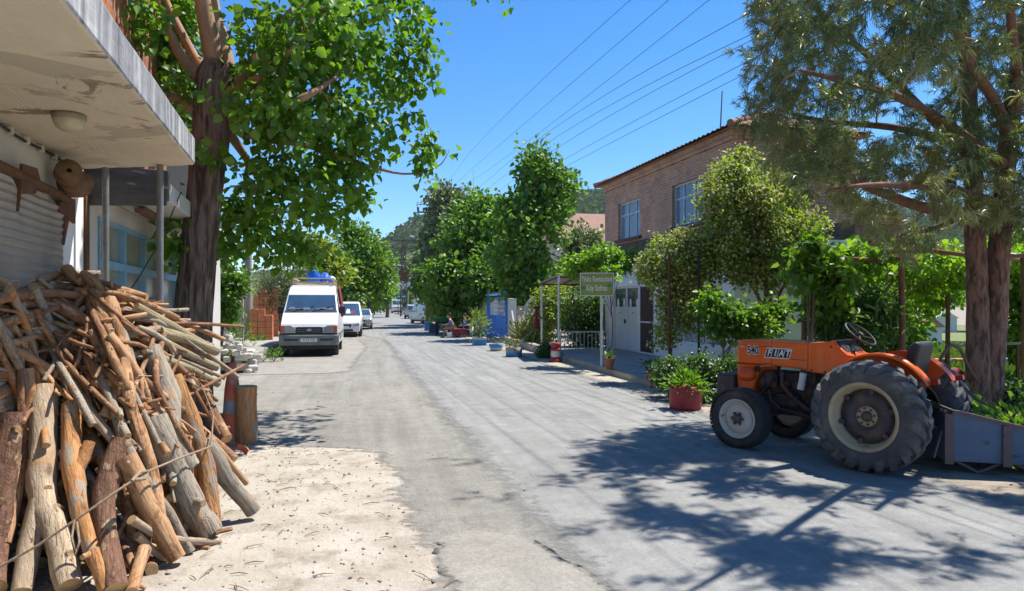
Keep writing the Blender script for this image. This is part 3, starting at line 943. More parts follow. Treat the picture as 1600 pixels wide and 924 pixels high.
# second shop with blue window frames
s2 = thing('shop_building', 'shop with faded blue window frames and dusty panes behind the two steel posts', 'shop', W0, LA)
b = MB()
b.bx(-.3, 0, 2.02, 2.42, 0, 2.92)
b.bx(-.3, 0, 2.42, 7.2, 2.70, 2.92)
b.bx(-.3, 0, 2.42, 7.2, 0, .55)
b.bx(-.3, 0, 7.0, 13.5, 0, 2.92)
b.build('wall', M['plaster'], s2)
b = MB(); b.prism([(-.3, 2.05), (.62, 2.05), (.62, 9.5), (-.3, 9.5)], 2.93, 3.14, 'z')
b.build('canopy_slab', M['plaster'], s2, bevel=.02)
b = MB()
b.box((.28, 2.02, 3.0), (.92, .10, .30), 0, Matrix.Rotation(R(2), 3, 'Y'))
b.box((.29, 2.0, 2.84), (.86, .05, .14), 0, Matrix.Rotation(R(-2), 3, 'Y'))
b.build('fascia_board', M['tarp_black'], s2, bevel=.01)
b = MB()
b.bx(-.6, .0, 1.85, 6.2, 3.15, 7.4)
b.build('brick_storey', M['hollow_brick'], s2)
cols = [2.43, 3.52, 4.62, 5.78, 7.0]
rows = [.55, 2.22, 2.70]
for i in range(4):
    for j in range(2):
        b = MB()
        y0, y1, z0, z1 = cols[i], cols[i + 1], rows[j], rows[j + 1]
        w = .045
        b.bx(-.10, .02, y0, y0 + w, z0, z1); b.bx(-.10, .02, y1 - w, y1, z0, z1)
        b.bx(-.10, .02, y0 + w, y1 - w, z0, z0 + w); b.bx(-.10, .02, y0 + w, y1 - w, z1 - w, z1)
        f = b.build('window', M['blue_frame'], s2)
        b = MB(); b.bx(-.06, -.045, y0 + w, y1 - w, z0 + w, z1 - w)
        b.build('pane', M['dusty_glass'], f)
b = MB()
b.box((.24, 3.6, 2.87), (.10, .9, .05), 0)
b.bx(.2, .28, 3.3, 3.9, 2.895, 2.925)
b.build('rusty_light_fitting', M['pulley'], s2)
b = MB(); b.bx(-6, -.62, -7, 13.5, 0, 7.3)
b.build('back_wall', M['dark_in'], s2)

cab = MB()
a0, a1 = P(192, 470, 7.2), P(283, 300, 8.3)
cab.tube([a0.lerp(a1, i / 8) + V((0, 0, -.10 * math.sin(math.pi * i / 8))) for i in range(9)], .007, 5)
props(cab.build('hanging_cable', M['cable']), 'thin black cable hanging slantwise before the blue window frames', 'cable')

# ---------------------------------------------------------------- yard further on: low wall, clay blocks, post
rw = thing('rubble_wall', 'low rough white stone wall beside the mulberry trunk', 'wall', RW(-4.1, 19.5), ALPHA)
b = MB()
for k in range(110):
    x, y, z = rng.uniform(-1.9, 1.2), rng.uniform(-.3, .3), rng.uniform(0, .95)
    if z > .62 + .3 * math.sin(x * 3): z *= .6
    b.box((x, y, z), (rng.uniform(.12, .34), rng.uniform(.14, .3), rng.uniform(.10, .22)), 0,
          Matrix.Rotation(rng.uniform(-.3, .3), 3, 'Z') @ Matrix.Rotation(rng.uniform(-.2, .2), 3, 'X'))
b.build('stones', M['stone'], rw, bevel=.04)
kw = thing('block_wall', 'low kerb wall of grey concrete blocks in front of the clay blocks', 'wall', RW(-3.3, 19.6), ALPHA)
for k in range(6):
    for j in range(2):
        b = MB()
        b.box((-.10 - k * .405 + (j * .14), rng.uniform(-.01, .015) + .25, .11 + j * .23), (.40, .36, .215), 0, Matrix.Rotation(rng.uniform(-.015, .015), 3, 'Z'))
        b.build('block', M['conc'], kw, bevel=.02)


def blockstack(name, label, base, nx, ny, nz, size, rz, group='stacks of orange clay blocks', holes=True):
    t = thing(name, label, 'bricks', base, rz, group)
    sx, sy, sz = size
    for i in range(nx):
        for j in range(ny):
            for k in range(nz):
                if k == nz - 1 and rng.random() < .25: continue
                b = MB()
                cx, cy, cz = (i - (nx - 1) / 2) * sx * 1.03, (j - (ny - 1) / 2) * sy * 1.03, (k + .5) * sz * 1.02
                b.box((cx, cy, cz), (sx * .98, sy * .98, sz * .98), 0, Matrix.Rotation(rng.uniform(-.04, .04), 3, 'Z'))
                if holes:
                    for hx in (-.3, 0, .3):
                        for hz in (-.25, .25):
                            b.box((cx + hx * sx, cy - sy * .49, cz + hz * sz), (sx * .2, .012, sz * .3), 1)
                b.build('clay_block', [M['brick_orange'], M['rust']], t, bevel=.006, seg=1)
    return t


def onp(px, py, z=.32):
    return G(px, py, z)


blockstack('clay_block_stack', 'tall stack of orange clay blocks against the concrete post', onp(405, 527) + V((0, .9, 0)), 4, 2, 9, (.26, .28, .235), ALPHA + .1, holes=False)
blockstack('clay_block_stack', 'stepped stack of orange clay blocks in the middle of the yard', onp(425, 519) + V((0, 1.6, 0)), 3, 2, 6, (.28, .28, .25), ALPHA - .1)
blockstack('clay_block_stack', 'low stack of orange clay blocks at the kerb in front of the taller stacks', onp(409, 531), 3, 2, 5, (.29, .22, .25), ALPHA + .05, holes=False)
blockstack('clay_block_stack', 'dark orange block stack next to the parked van', onp(441, 524) + V((.05, .6, 0)), 2, 2, 4, (.3, .3, .25), ALPHA)
# one upright clay slab with a curved top, as leaning roof tiles
cp = thing('concrete_post', 'upright grey concrete post left of the orange clay blocks', 'post', onp(375, 528), ALPHA)
b = MB(); b.box((0, 0, 1.05), (.30, .2, 2.1), 0, taper=.95); b.build('shaft', M['conc'], cp, bevel=.02)
bd = thing('blue_door', 'dark blue low gate in the shade behind the rubble wall', 'gate', onp(345, 522) + V((-.1, 2, 0)), ALPHA)
b = MB(); b.box((0, 0, .55), (2.6, .05, 1.1)); b.build('panel', mat('slate_blue_paint', (.055, .085, .16), (.04, .065, .13), 3, .6), bd)
b = MB()
for x in (-1.28, 0, 1.28): b.box((x, -.04, .58), (.07, .03, 1.18))
b.build('frame', M['box_blue'], bd)


def bx_house(name, label, base, rz, w, dep, h, wallm, wins=(), roof=None, group=None, cat='house', over=.3):
    """plain rendered house: wins are (x0, x1, z0, z1) on its front face (local -y)"""
    t = thing(name, label, cat, base, rz, group)
    b = MB(); b.bx(-w / 2, w / 2, 0, dep, 0, h); b.build('wall', M[wallm], t)
    for x0, x1, z0, z1 in wins:
        b = MB()
        for q in ((x0, x0 + .07, z0, z1), (x1 - .07, x1, z0, z1), (x0 + .07, x1 - .07, z0, z0 + .07), (x0 + .07, x1 - .07, z1 - .07, z1)):
            b.bx(q[0], q[1], -.06, .02, q[2], q[3])
        f = b.build('window', M['white_metal'], t)
        b = MB(); b.bx(x0 + .07, x1 - .07, -.02, .01, z0 + .07, z1 - .07); b.build('pane', M['far_glass'], f)
    if roof == 'flat':
        b = MB(); b.bx(-w / 2 - over, w / 2 + over, -over, dep + over, h, h + .22); b.build('roof', M['conc'], t)
    elif roof:
        b = MB()
        x0, x1, y0, y1 = -w / 2 - over, w / 2 + over, -over, dep + over
        ym = (y0 + y1) / 2
        e = min(dep, w) * .35
        A = [(x0, y0, h), (x1, y0, h), (x1, y1, h), (x0, y1, h), (x0 + e, ym, h + roof), (x1 - e, ym, h + roof)]
        b.add(A, [(0, 1, 5, 4), (1, 2, 5), (2, 3, 4, 5), (3, 0, 4), (0, 3, 2, 1)])
        b.build('roof', M['tile'], t)
    return t


bx_house('house', 'cream house with dark doorway behind the olive tree on the left', RW(-10.5, 33), ALPHA + .35, 9, 7, 5.6, 'cream_wall', [(-3.2, -1.6, 1, 2.4), (.6, 2.0, 3.4, 4.6), (-3.2, -1.8, 3.4, 4.6)], 'flat')
bx_house('house', 'pinkish grey house with tiled roof showing under the mulberry leaves', RW(-10.8, 23), ALPHA + .15, 6.5, 6, 4.3, 'pink_wall', [(-1.8, -.6, 1, 2.3), (.8, 2, 1, 2.3)], 1.3)
po = thing('utility_pole', 'weathered concrete pole among the trees behind the white van', 'pole', RW(-4.9, 31), 0)
b = MB(); b.tube([(0, 0, 0), (0, 0, 7)], [.17, .13], 10); b.build('shaft', M['beige_pole'], po)
b = MB(); b.box((0, 0, 6.7), (1.5, .09, .09)); b.build('crossarm', M['post_grey'], po)
# ---------------------------------------------------------------- heap of firewood
def Zs(px, py):
    k = max(-(px - 800) / F - .295, .12)
    return min(5.8 / (1 + .000682 * (py - 475)) + max(0, px - 200) * .0062, 2.133 / k - .22)


HEAP = 'logs and branches heaped in front of the shutter'
nlog = 0


def put_log(pts, rad, m, label, fork=None, group=None, name='log', n=9, wob=.06, ends=True):
    """pts: world points of the log's axis; local z runs along the log"""
    global nlog
    nlog += 1
    p0, p1 = V(pts[0]), V(pts[-1])
    q = (p1 - p0).to_track_quat('Z', 'Y')
    qi = q.inverted()
    rg = random.Random(nlog * 13 + 5)
    # smooth the axis with a few more points and a little wander
    L = (p1 - p0).length
    k = max(4, int(L / .12))
    fine = []
    m_ = len(pts) - 1
    for i in range(k + 1):
        u = i / k * m_
        a = min(int(u), m_ - 1); f = u - a
        def pt(j): return V(pts[max(0, min(m_, j))])
        c = catmull(pt(a - 1), pt(a), pt(a + 1), pt(a + 2), f)
        c += V((rg.uniform(-1, 1), rg.uniform(-1, 1), rg.uniform(-1, 1))) * rad * .10 * (0 < i < k)
        fine.append(qi @ (c - p0))
    r0, r1 = rad if isinstance(rad, tuple) else (rad * 1.08, rad * .88)
    rads = []
    for i in range(k + 1):
        f = i / k
        rads.append((r0 + (r1 - r0) * f) * (1 + .05 * math.sin(i * 1.3 + nlog) + rg.uniform(-.03, .03)))
    b = MB()
    b.tube(fine, rads, n, 0, 1, True, wob, rg)
    if fork:
        for (f, tip, fr) in fork:
            i = int(f * k)
            t = qi @ (V(tip) - p0)
            s = fine[i]
            mid = (s + t) / 2 + V((rg.uniform(-1, 1), rg.uniform(-1, 1), 0)) * .03
            b.tube([s, mid, t], [fr * 1.25, fr * 1.05, fr * .9], max(6, n - 2), 0, 1, True, wob, rg)
    # knots
    for _ in range(rg.randint(0, 3)):
        i = rg.randint(1, k - 1)
        a = rg.uniform(0, 6.28)
        d = V((math.cos(a), math.sin(a), rg.uniform(.2, .9))).normalized()
        rr = rads[i]
        b.tube([fine[i] + d * rr * .5, fine[i] + d * rr * rg.uniform(1.25, 2.0)], [rr * .42, rr * .28], 6, 0, 1)
    o = b.build(name, [M[m], M['endgrain']], fix=False)
    o.location = p0
    o.rotation_mode = 'QUATERNION'; o.rotation_quaternion = q
    return props(o, label, 'log' if name == 'log' else 'branch', group or HEAP)


def catmull(a, b, c, d, t):
    return .5 * ((2 * b) + (c - a) * t + (2 * a - 5 * b + 4 * c - d) * t * t + (3 * b - a - 3 * c + d) * t ** 3)


def L(pix, off=0.0, zs=None):
    out = []
    for i, (x, y) in enumerate(pix):
        Z = Zs(x, y) + (off[i] if isinstance(off, (list, tuple)) else off)
        Z = min(Z, 2.133 / max(-(x - 800) / F - .295, .12) - .10)
        out.append(P(x, y, Z))
    return out


def px2r(d, Z): return d / 2 * Z / F


hero = [
    # pixels along the axis, pixel thickness, wood, label, forks [(fraction, pixel tip, thickness)]
    ([(70, 610), (68, 700), (64, 770), (88, 830), (108, 930)], 48, 'log_pale', 'thick pale weathered log standing upright with a kink at its foot', [(.55, (34, 925), 30)]),
    ([(114, 634), (112, 720), (128, 800), (170, 935)], 37, 'log_orange', 'orange brown log with a short side branch, right of the thick pale log', [(.45, (140, 690), 20)]),
    ([(192, 690), (172, 740), (164, 800), (182, 935)], 40, 'log_red', 'short log with flaky reddish bark, top bent to the right', None),
    ([(14, 645), (4, 740), (-6, 860), (-10, 940)], 46, 'log_red', 'rough red barked log cut by the left edge of the photo', None),
    ([(42, 575), (44, 660), (28, 760), (8, 850)], 25, 'log_tan', 'slim curved tan log between the red barked log and the thick pale log', None),
    ([(240, 655), (268, 720), (300, 790), (332, 872)], 48, 'log_grey', 'big grey log with a sawn lower end resting on the sand', [(.12, (258, 640), 12)]),
    ([(150, 462), (190, 560), (205, 640), (238, 740), (250, 830)], 25, 'log_tan', 'long tan log running down the middle of the heap', None),
    ([(172, 470), (190, 530), (196, 575), (180, 620), (164, 652)], 24, 'log_tan', 'smooth forked branch shaped like a Y in the middle of the heap', [(.72, (146, 600), 19)]),
    ([(196, 715), (230, 790), (278, 918)], 37, 'log_tan', 'tan log leaning right, its foot near the bottom edge of the photo', None),
    ([(232, 545), (262, 610), (268, 680), (296, 730)], 40, 'log_grey', 'smooth grey log leaning left behind the big sawn grey log', None),
    ([(268, 590), (296, 650), (318, 720), (334, 830)], 34, 'log_orange', 'orange brown log standing at the right front of the heap', None),
    ([(318, 690), (352, 745), (396, 800)], 32, 'log_grey', 'grey log with its sawn end lying farthest right on the sand', None),
    ([(172, 478), (196, 530), (214, 590), (222, 625)], 14, 'log_grey', 'thin grey pole leaning over the long tan log', None),
    ([(92, 565), (130, 625), (158, 665), (185, 700)], 17, 'log_pale', 'thin bleached branch crossing the left half of the heap', None),
    ([(48, 600), (74, 545), (100, 505), (146, 438)], 14, 'log_brown', 'long dark branch rising from left to right over the heap', None),
    ([(-10, 508), (50, 490), (112, 474)], 15, 'log_brown', 'brown pole lying level across the left top of the heap', None),
    ([(-10, 468), (60, 458), (128, 462)], 17, 'log_brown', 'straight brown log along the top of the heap', None),
    ([(120, 455), (190, 462), (240, 480), (278, 498)], 14, 'log_tan', 'light tan pole lying over the top right of the heap', None),
    ([(66, 548), (100, 520), (132, 480)], 13, 'log_pale', 'bleached stick standing in the upper left of the heap', None),
    ([(92, 505), (98, 560), (86, 592)], 13, 'log_pale', 'short bleached stick hanging at the upper left of the heap', None),
    ([(205, 812), (262, 842), (344, 898)], 15, 'log_pale', 'thin pale pole lying on the sand at the foot of the heap', None),
    ([(226, 858), (214, 892), (206, 935)], 24, 'log_tan', 'short stub with a fresh yellow cut at the bottom of the photo', None),
    ([(180, 640), (208, 720), (262, 800), (298, 880)], 20, 'log_grey', 'grey branch with knots behind the big sawn grey log', None),
    ([(212, 480), (270, 512), (336, 548)], 18, 'log_green', 'greenish log with its cut end out to the right', None),
    ([(250, 520), (290, 530), (340, 550)], 20, 'log_green', 'thick greenish log ending highest on the right side', None),
    ([(240, 528), (290, 552), (340, 575)], 16, 'log_green', 'slim greenish pole below the thick greenish log', None),
    ([(245, 560), (292, 575), (342, 600)], 17, 'log_green', 'greenish pole ending beside the leaning cone', None),
    ([(236, 540), (280, 575), (318, 612)], 14, 'log_brown', 'reddish brown pole under the greenish poles', None),
    ([(104, 420), (118, 436), (128, 440)], 20, 'log_tan', 'short thick stub sticking up at the very top of the heap', None),
    ([(130, 430), (150, 446), (160, 462)], 20, 'log_tan', 'crooked stub with torn bark at the top right of the heap', None),
    ([(64, 525), (82, 523), (150, 512)], 16, 'log_orange', 'log with a bright yellow cut end facing the street', None),
    ([(76, 470), (150, 512), (176, 540)], 22, 'log_brown', 'broken rough brown log at the centre top of the heap', None),
    ([(330, 690), (352, 715), (386, 756)], 12, 'log_tan', 'thin tan stick lying above the farthest right grey log', None),
    ([(28, 880), (70, 820), (95, 790)], 18, 'log_tan', 'branch stub slanting at the bottom left of the heap', None),
]
used = set()
for pix, d, m, label, fork in hero:
    Zm = Zs(*pix[len(pix) // 2])
    pts = L(pix, -.10)
    for p in pts: p.z = max(p.z, px2r(d, Zm) * .8 - .02)
    fk = None
    if fork:
        fk = [(f, P(t[0], t[1], Zs(*t) - .12), px2r(w, Zm)) for f, t, w in fork]
    put_log(pts, px2r(d * .84, Zm), m, label, fk, name='log' if d > 15 else 'branch', n=12 if d > 25 else 9)
# the bulk of the heap
CLS = {
    'log_brown': 'brown branch among others in the heap of firewood',
    'log_tan': 'tan branch among others in the heap of firewood',
    'log_pale': 'bleached pale branch among others in the heap of firewood',
    'log_grey': 'grey branch among others in the heap of firewood',
    'log_orange': 'orange brown branch among others in the heap of firewood',
    'log_green': 'greenish pole among others at the right of the heap of firewood',
}


def filler(x0, y0, ang, lenpx, d, m, off, bend=.13):
    a = R(ang)
    dx, dy = math.cos(a) * lenpx / 2, math.sin(a) * lenpx / 2
    nx, ny = -math.sin(a) * lenpx * rng.uniform(-bend, bend), math.cos(a) * lenpx * rng.uniform(-bend, bend)
    pix = [(x0 - dx, y0 - dy), (x0 - dx * .3 + nx, y0 - dy * .3 + ny), (x0 + dx * .4 + nx * .6, y0 + dy * .4 + ny * .6), (x0 + dx, y0 + dy)]
    if min(p[1] for p in pix) < 428: return
    Z = Zs(x0, y0)
    pts = L(pix, [off + rng.uniform(-.1, .1) for _ in pix])
    r = px2r(d, Z)
    for p in pts: p.z = max(p.z, r * .7)
    tl = None
    if rng.random() < .5:
        t = pts[2] + V((rng.uniform(-.15, .15), rng.uniform(-.2, .05), rng.uniform(-.12, .16)))
        tl = [(.5, t, r * .55)]
    put_log(pts, r, m, CLS[m], tl, 'look-alike ' + CLS[m].split(' among')[0] + 's', 'branch', 8 if d < 18 else 10)


def heaptop(x): return interp(x, [(-20, 440), (60, 440), (130, 446), (170, 462), (240, 485), (280, 505), (330, 545), (360, 590)])


for i in range(64):       # long level poles on the top
    x = rng.uniform(-10, 230); y = heaptop(x) + rng.uniform(8, 75)
    filler(x, y, rng.gauss(4, 12) + max(0, x - 120) * .12, rng.uniform(120, 230), rng.uniform(7, 17), rng.choice(['log_brown', 'log_brown', 'log_tan', 'log_grey', 'log_orange']), rng.uniform(-.02, .45))
for i in range(58):       # middle tangle
    x = rng.uniform(0, 260); y = rng.uniform(530, 660)
    filler(x, y, rng.gauss(62, 28), rng.uniform(90, 200), rng.uniform(7, 19), rng.choice(['log_brown', 'log_tan', 'log_pale', 'log_grey', 'log_orange']), rng.uniform(.0, .5))
for i in range(24):       # poles pointing out to the right
    x = rng.uniform(225, 296); y = heaptop(x) + rng.uniform(20, 95)
    filler(x, y, rng.gauss(30, 8), rng.uniform(80, 125), rng.uniform(7, 14), rng.choice(['log_green', 'log_brown', 'log_brown', 'log_tan', 'log_grey', 'log_orange']), rng.uniform(-.05, .4))
for i in range(30):       # upright ones lower down
    x = rng.uniform(-10, 300); y = rng.uniform(680, 860)
    filler(x, y, rng.gauss(66, 14), rng.uniform(120, 230), rng.uniform(9, 27), rng.choice(['log_brown', 'log_tan', 'log_pale', 'log_grey', 'log_orange']), rng.uniform(.08, .55))
for i in range(22):       # right flank
    x = rng.uniform(255, 318); y = rng.uniform(600, 740)
    filler(x, y, rng.gauss(60, 12), rng.uniform(70, 140), rng.uniform(8, 20), rng.choice(['log_brown', 'log_tan', 'log_orange', 'log_grey']), rng.uniform(.02, .4))
for i in range(14):       # litter at the foot
    x = rng.uniform(150, 330); y = rng.uniform(830, 915)
    filler(x, y, rng.gauss(40, 20), rng.uniform(70, 130), rng.uniform(6, 12), rng.choice(['log_brown', 'log_pale', 'log_tan']), rng.uniform(-.02, .25))
for i in range(10):       # dark core
    x = rng.uniform(-20, 280); y = rng.uniform(480, 780)
    filler(x, y, rng.uniform(0, 180), rng.uniform(150, 240), rng.uniform(22, 34), 'log_brown', rng.uniform(.5, .9))

for i in range(30):       # long slim poles fanning down from the top
    x = rng.uniform(20, 290); y = heaptop(x) + rng.uniform(90, 190)
    filler(x, y, 66 + (x - 150) * -.06 + rng.gauss(0, 13), rng.uniform(150, 260), rng.uniform(8, 15), rng.choice(['log_brown', 'log_brown', 'log_orange', 'log_tan', 'log_grey']), rng.uniform(-.16, .02), .07)
for i in range(80):       # thin sticks lying over the rest
    x = rng.uniform(0, 300); y = heaptop(x) + rng.uniform(20, 230) * (1 if rng.random() < .7 else .5)
    up = max(0, min(1, (y - 480) / 200))
    filler(x, y, rng.gauss(15 + 50 * up, 26), rng.uniform(90, 220), rng.uniform(4, 9), rng.choice(['log_brown', 'log_brown', 'log_brown', 'log_tan', 'log_orange', 'log_grey']), rng.uniform(-.13, .05), .16)

# rope across the heap
rp = L([(-12, 892), (60, 852), (125, 808), (185, 766), (228, 738), (280, 716), (330, 698)], -.33)
rp2 = L([(330, 698), (333, 650), (318, 610), (282, 588), (215, 588)], -.16)
b = MB()
b.tube(rp, .008, 8); b.tube([rp[-1]] + rp2[1:], .0065, 8)
kn = L([(206, 752), (218, 738), (232, 736), (226, 748), (210, 750)], -.36)
b.tube(kn, .012, 8)
lp_ = L([(116, 814), (112, 840), (118, 868), (124, 846), (120, 816)], -.37)
b.tube(lp_, .007, 8)
props(b.build('rope', M['rope']), 'thin knotted rope tied across the front of the log heap', 'rope')

# cone, posts beside the heap
cone = thing('traffic_cone', 'faded red traffic cone with broken tip behind the wooden post', 'cone', G(363, 693), .2)
b = MB()
b.lathe([(.15, .035), (.14, .06), (.115, .40)], 20, 0)
b.lathe([(.115, .40), (.105, .56)], 20, 1)
b.lathe([(.105, .56), (.095, .70)], 20, 0)
b.lathe([(.095, .70), (.045, 1.04), (.03, 1.05), (.02, 1.0)], 20, 0)
b.build('cone_body', [M['cone'], M['cone_grey']], cone, fix=False)
b = MB(); b.box((0, 0, .018), (.36, .36, .035)); b.build('cone_base', M['cone'], cone, bevel=.01)
wp = thing('wooden_post', 'short thick orange brown wooden post standing on the sand', 'post', G(385, 694), .4)
b = MB(); rg = random.Random(3)
b.tube([(0, 0, 0), (.004, 0, .25), (-.004, .004, .5), (0, 0, .745)], [.138, .134, .132, .134], 20, 0, 1, True, .03, rg)
b.build('post_body', [M['log_orange'], M['endgrain']], wp, bevel=.008)
st = thing('tree_stump', 'small grey sawn stump between the log heap and the cone', 'stump', G(347, 690), 1.2)
b = MB(); b.tube([(0, 0, 0), (0, 0, .18), (0, 0, .36)], [.10, .092, .09], 14, 0, 1, True, .05, rg)
b.build('stump_body', [M['log_grey'], M['endgrain']], st)
for k, (px, py, rz, lab) in enumerate(((372, 712, .5, 'broken red clay shard on the sand below the cone'), (352, 676, 2.0, 'broken red clay shard leaning on the log heap'))):
    sh = thing('clay_shard', lab, 'shard', G(px, py), rz)
    b = MB()
    n = 8
    pts = [(.17 * math.cos(a), .17 * math.sin(a)) for a in [R(20 + 14 * i) for i in range(n)]]
    pin = [(.15 * math.cos(a), .15 * math.sin(a)) for a in [R(20 + 14 * i) for i in range(n)]][::-1]
    b.prism([(x * .6, y * .6) for x, y in pts + pin], 0, .09, 'z'); b.build('shard_body', M['cone'], sh, rot=(R(35), R(20), 0))
# ---------------------------------------------------------------- trees
SUNH = V((math.sin(R(54)), math.cos(R(54)), 0)) / math.tan(R(63))    # ground shift per metre of height, towards the sun


def blob_pts(n, c, r, rg, shell=.35):
    """n points in an ellipsoid, leaning to its outside"""
    out = []
    for _ in range(n):
        d = V((rg.gauss(0, 1), rg.gauss(0, 1), rg.gauss(0, 1))).normalized()
        k = rg.random() ** shell
        out.append(V((c[0] + d.x * r[0] * k, c[1] + d.y * r[1] * k, c[2] + d.z * r[2] * k)))
    return out


def grow(b, limbs, centers, twig_r, mi, sag=.06, n=5, maxr=.05, seg=3):
    """limbs: [(pts, radii, material)]; joins every cluster centre to the nearest wood; returns twig directions"""
    nodes, nrad = [], []
    for pts, rads, lm in limbs:
        pts = [V(p) for p in pts]
        fine, fr = [], []
        m_ = len(pts) - 1
        for i in range(m_ * 4 + 1):
            u = i / 4; a = min(int(u), m_ - 1); f = u - a
            g = lambda j: pts[max(0, min(m_, j))]
            fine.append(catmull(g(a - 1), g(a), g(a + 1), g(a + 2), f)); fr.append(rads[a] + (rads[a + 1] - rads[a]) * f)
        b.tube(fine, fr, 14 if rads[0] > .12 else 8, lm, None, True, .05, rng)
        for p, r in list(zip(fine, fr))[2:]:
            nodes.append(p); nrad.append(r)
    arr = np.array([tuple(p) for p in nodes])
    cn = np.array([tuple(c) for c in centers])
    d0 = np.array([np.min(((arr - c) ** 2).sum(1)) for c in cn])
    order = np.argsort(d0)
    dirs = [None] * len(centers)
    cap = len(nodes) + len(centers) * seg
    A = np.zeros((cap, 3)); A[:len(nodes)] = arr; cnt = len(nodes)
    rad = nrad[:]
    for i in order:
        c = V(cn[i])
        j = int(np.argmin(((A[:cnt] - cn[i]) ** 2).sum(1)))
        p = V(A[j]); v = c - p; Ls = v.length
        r0 = min(rad[j] * .75, maxr, twig_r * (1 + 1.2 * Ls))
        k = V((rng.uniform(-1, 1), rng.uniform(-1, 1), rng.uniform(-.3, 1))) * Ls * .13
        pts = [p, p + v * .33 + k, p + v * .68 + k * .8 - V((0, 0, sag * Ls)), c]
        rr = [r0, r0 * .8, r0 * .62, r0 * .4]
        b.tube(pts, rr, n, mi, None, True, 0, None, False)
        for q, r in zip(pts[1:], rr[1:]):
            if cnt < cap:
                A[cnt] = q; cnt += 1; rad.append(r)
        dirs[i] = (c - pts[2]).normalized() if Ls > 1e-4 else V((0, 0, 1))
    return dirs


def leaves(centers, dirs, per, spread, size, droop=.35, elong=1.3):
    C = np.array([tuple(c) for c in centers]); D = np.array([tuple(d) for d in dirs])
    n = len(C) * per
    c = np.repeat(C, per, 0); d = np.repeat(D, per, 0)
    u = nr.uniform(-1.2, .5, (n, 1))
    pos = c + d * u * spread * elong + nr.normal(0, spread * .42, (n, 3))
    out = unit(pos - c + 1e-6)
    tip = unit(out * .7 + d * .5 + nr.normal(0, .45, (n, 3)) - np.array([0, 0, droop]))
    nm = unit(np.array([.15, -.25, .75]) + nr.normal(0, .6, (n, 3)))
    s = size * nr.uniform(.45, 1.3, n)
    return pos, tip, nm, s


def tree(name, label, base, limbs, centers, leaf, lsize, per, spread, bark='far_bark', twig_r=.012, cat='tree', group=None, droop=.35, width=.8, maxr=.06, twigs=True):
    base = V(base)
    t = thing(name, label, cat, base, 0, group)
    b = MB()
    lb = [([V(p) - base for p in pts], rads, lm) for pts, rads, lm in limbs]
    cs = [c - base for c in centers]
    dirs = grow(b, lb, cs, twig_r, 1, maxr=maxr)
    barks = bark if isinstance(bark, (list, tuple)) else (bark, bark)
    b.build('trunk', [M[k] for k in barks], t, fix=False)
    pos, tip, nm, s = leaves(cs, dirs, per, spread, lsize, droop)
    leaf_obj('crown', pos, tip, nm, s, M[leaf], t, width)
    return t


def pxblobs(specs, rg, shell=.5):
    """specs: (px, py, Y, rx px, ry px, depth radius m, count)"""
    out = []
    for px, py, Y, rx, ry, rd, n in specs:
        c = P(px, py, Y)
        out += blob_pts(n, c, (rx * Y / F, rd, ry * Y / F), rg, shell)
    return out


rgt = random.Random(21)
# -------- the mulberry on the left
Zt = 9.4
tb = V((P(300, 600, Zt).x, Zt, 0))
tp = lambda *a: [P(x, y, z) for x, y, z in a]
trunk = [tb, P(299, 540, Zt), P(308, 420, Zt), P(318, 310, Zt), P(330, 215, Zt), P(337, 140, Zt), P(342, 105, Zt + .05)]
limbs = [
    (trunk, [.29, .255, .232, .22, .235, .28, .23], 0),
    (tp((345, 130, Zt), (330, 70, Zt - .05), (318, 10, Zt - .1), (306, -80, Zt - .2), (300, -170, Zt)), [.17, .125, .105, .08, .05], 1),
    (tp((352, 130, Zt), (348, 75, Zt + .1), (332, 10, Zt + .2), (322, -90, Zt + .3), (340, -200, Zt + .4)), [.16, .11, .095, .075, .05], 1),
    (tp((322, 130, Zt), (288, 95, Zt + .1), (262, 45, Zt), (238, -15, Zt - .2), (220, -80, Zt - .4)), [.12, .075, .06, .05, .035], 1),
    (tp((330, 120, Zt + .2), (305, 90, Zt + .4), (270, 25, Zt + .5), (240, -40, Zt + .5)), [.12, .065, .055, .04], 1),
    (tp((350, 140, Zt), (392, 105, Zt + .2), (430, 55, Zt + .5), (500, -30, Zt + 1), (580, -120, Zt + 1.9), (690, -90, Zt + 3), (770, -60, Zt + 3.7)), [.16, .105, .09, .07, .05, .035, .015], 1),
    (tp((345, 160, Zt), (410, 175, Zt - .3), (480, 150, Zt - .6), (540, 110, Zt + .3)), [.12, .06, .045, .015], 1),
    (tp((340, 185, Zt), (400, 215, Zt + .2), (480, 228, Zt + .5), (560, 255, Zt + .8), (630, 272, Zt + 1), (682, 262, Zt + 1), (702, 236, Zt + 1)), [.11, .05, .036, .026, .016, .010, .004], 1),
    (tp((350, 150, Zt + .2), (430, 130, Zt + 1.6), (520, 90, Zt + 3), (600, 60, Zt + 4)), [.13, .085, .06, .03], 1),
    (tp((330, 170, Zt), (380, 240, Zt + .6), (420, 310, Zt + 1.2), (440, 360, Zt + 1.6)), [.09, .055, .04, .02], 1),
    (tp((352, 150, Zt), (410, 120, Zt - .5), (460, 70, Zt - .7), (500, 10, Zt - .5)), [.10, .05, .035, .015], 1),
    (tp((300, 170, Zt), (270, 152, Zt - .1), (245, 148, Zt - .2)), [.09, .06, .05], 1),
]
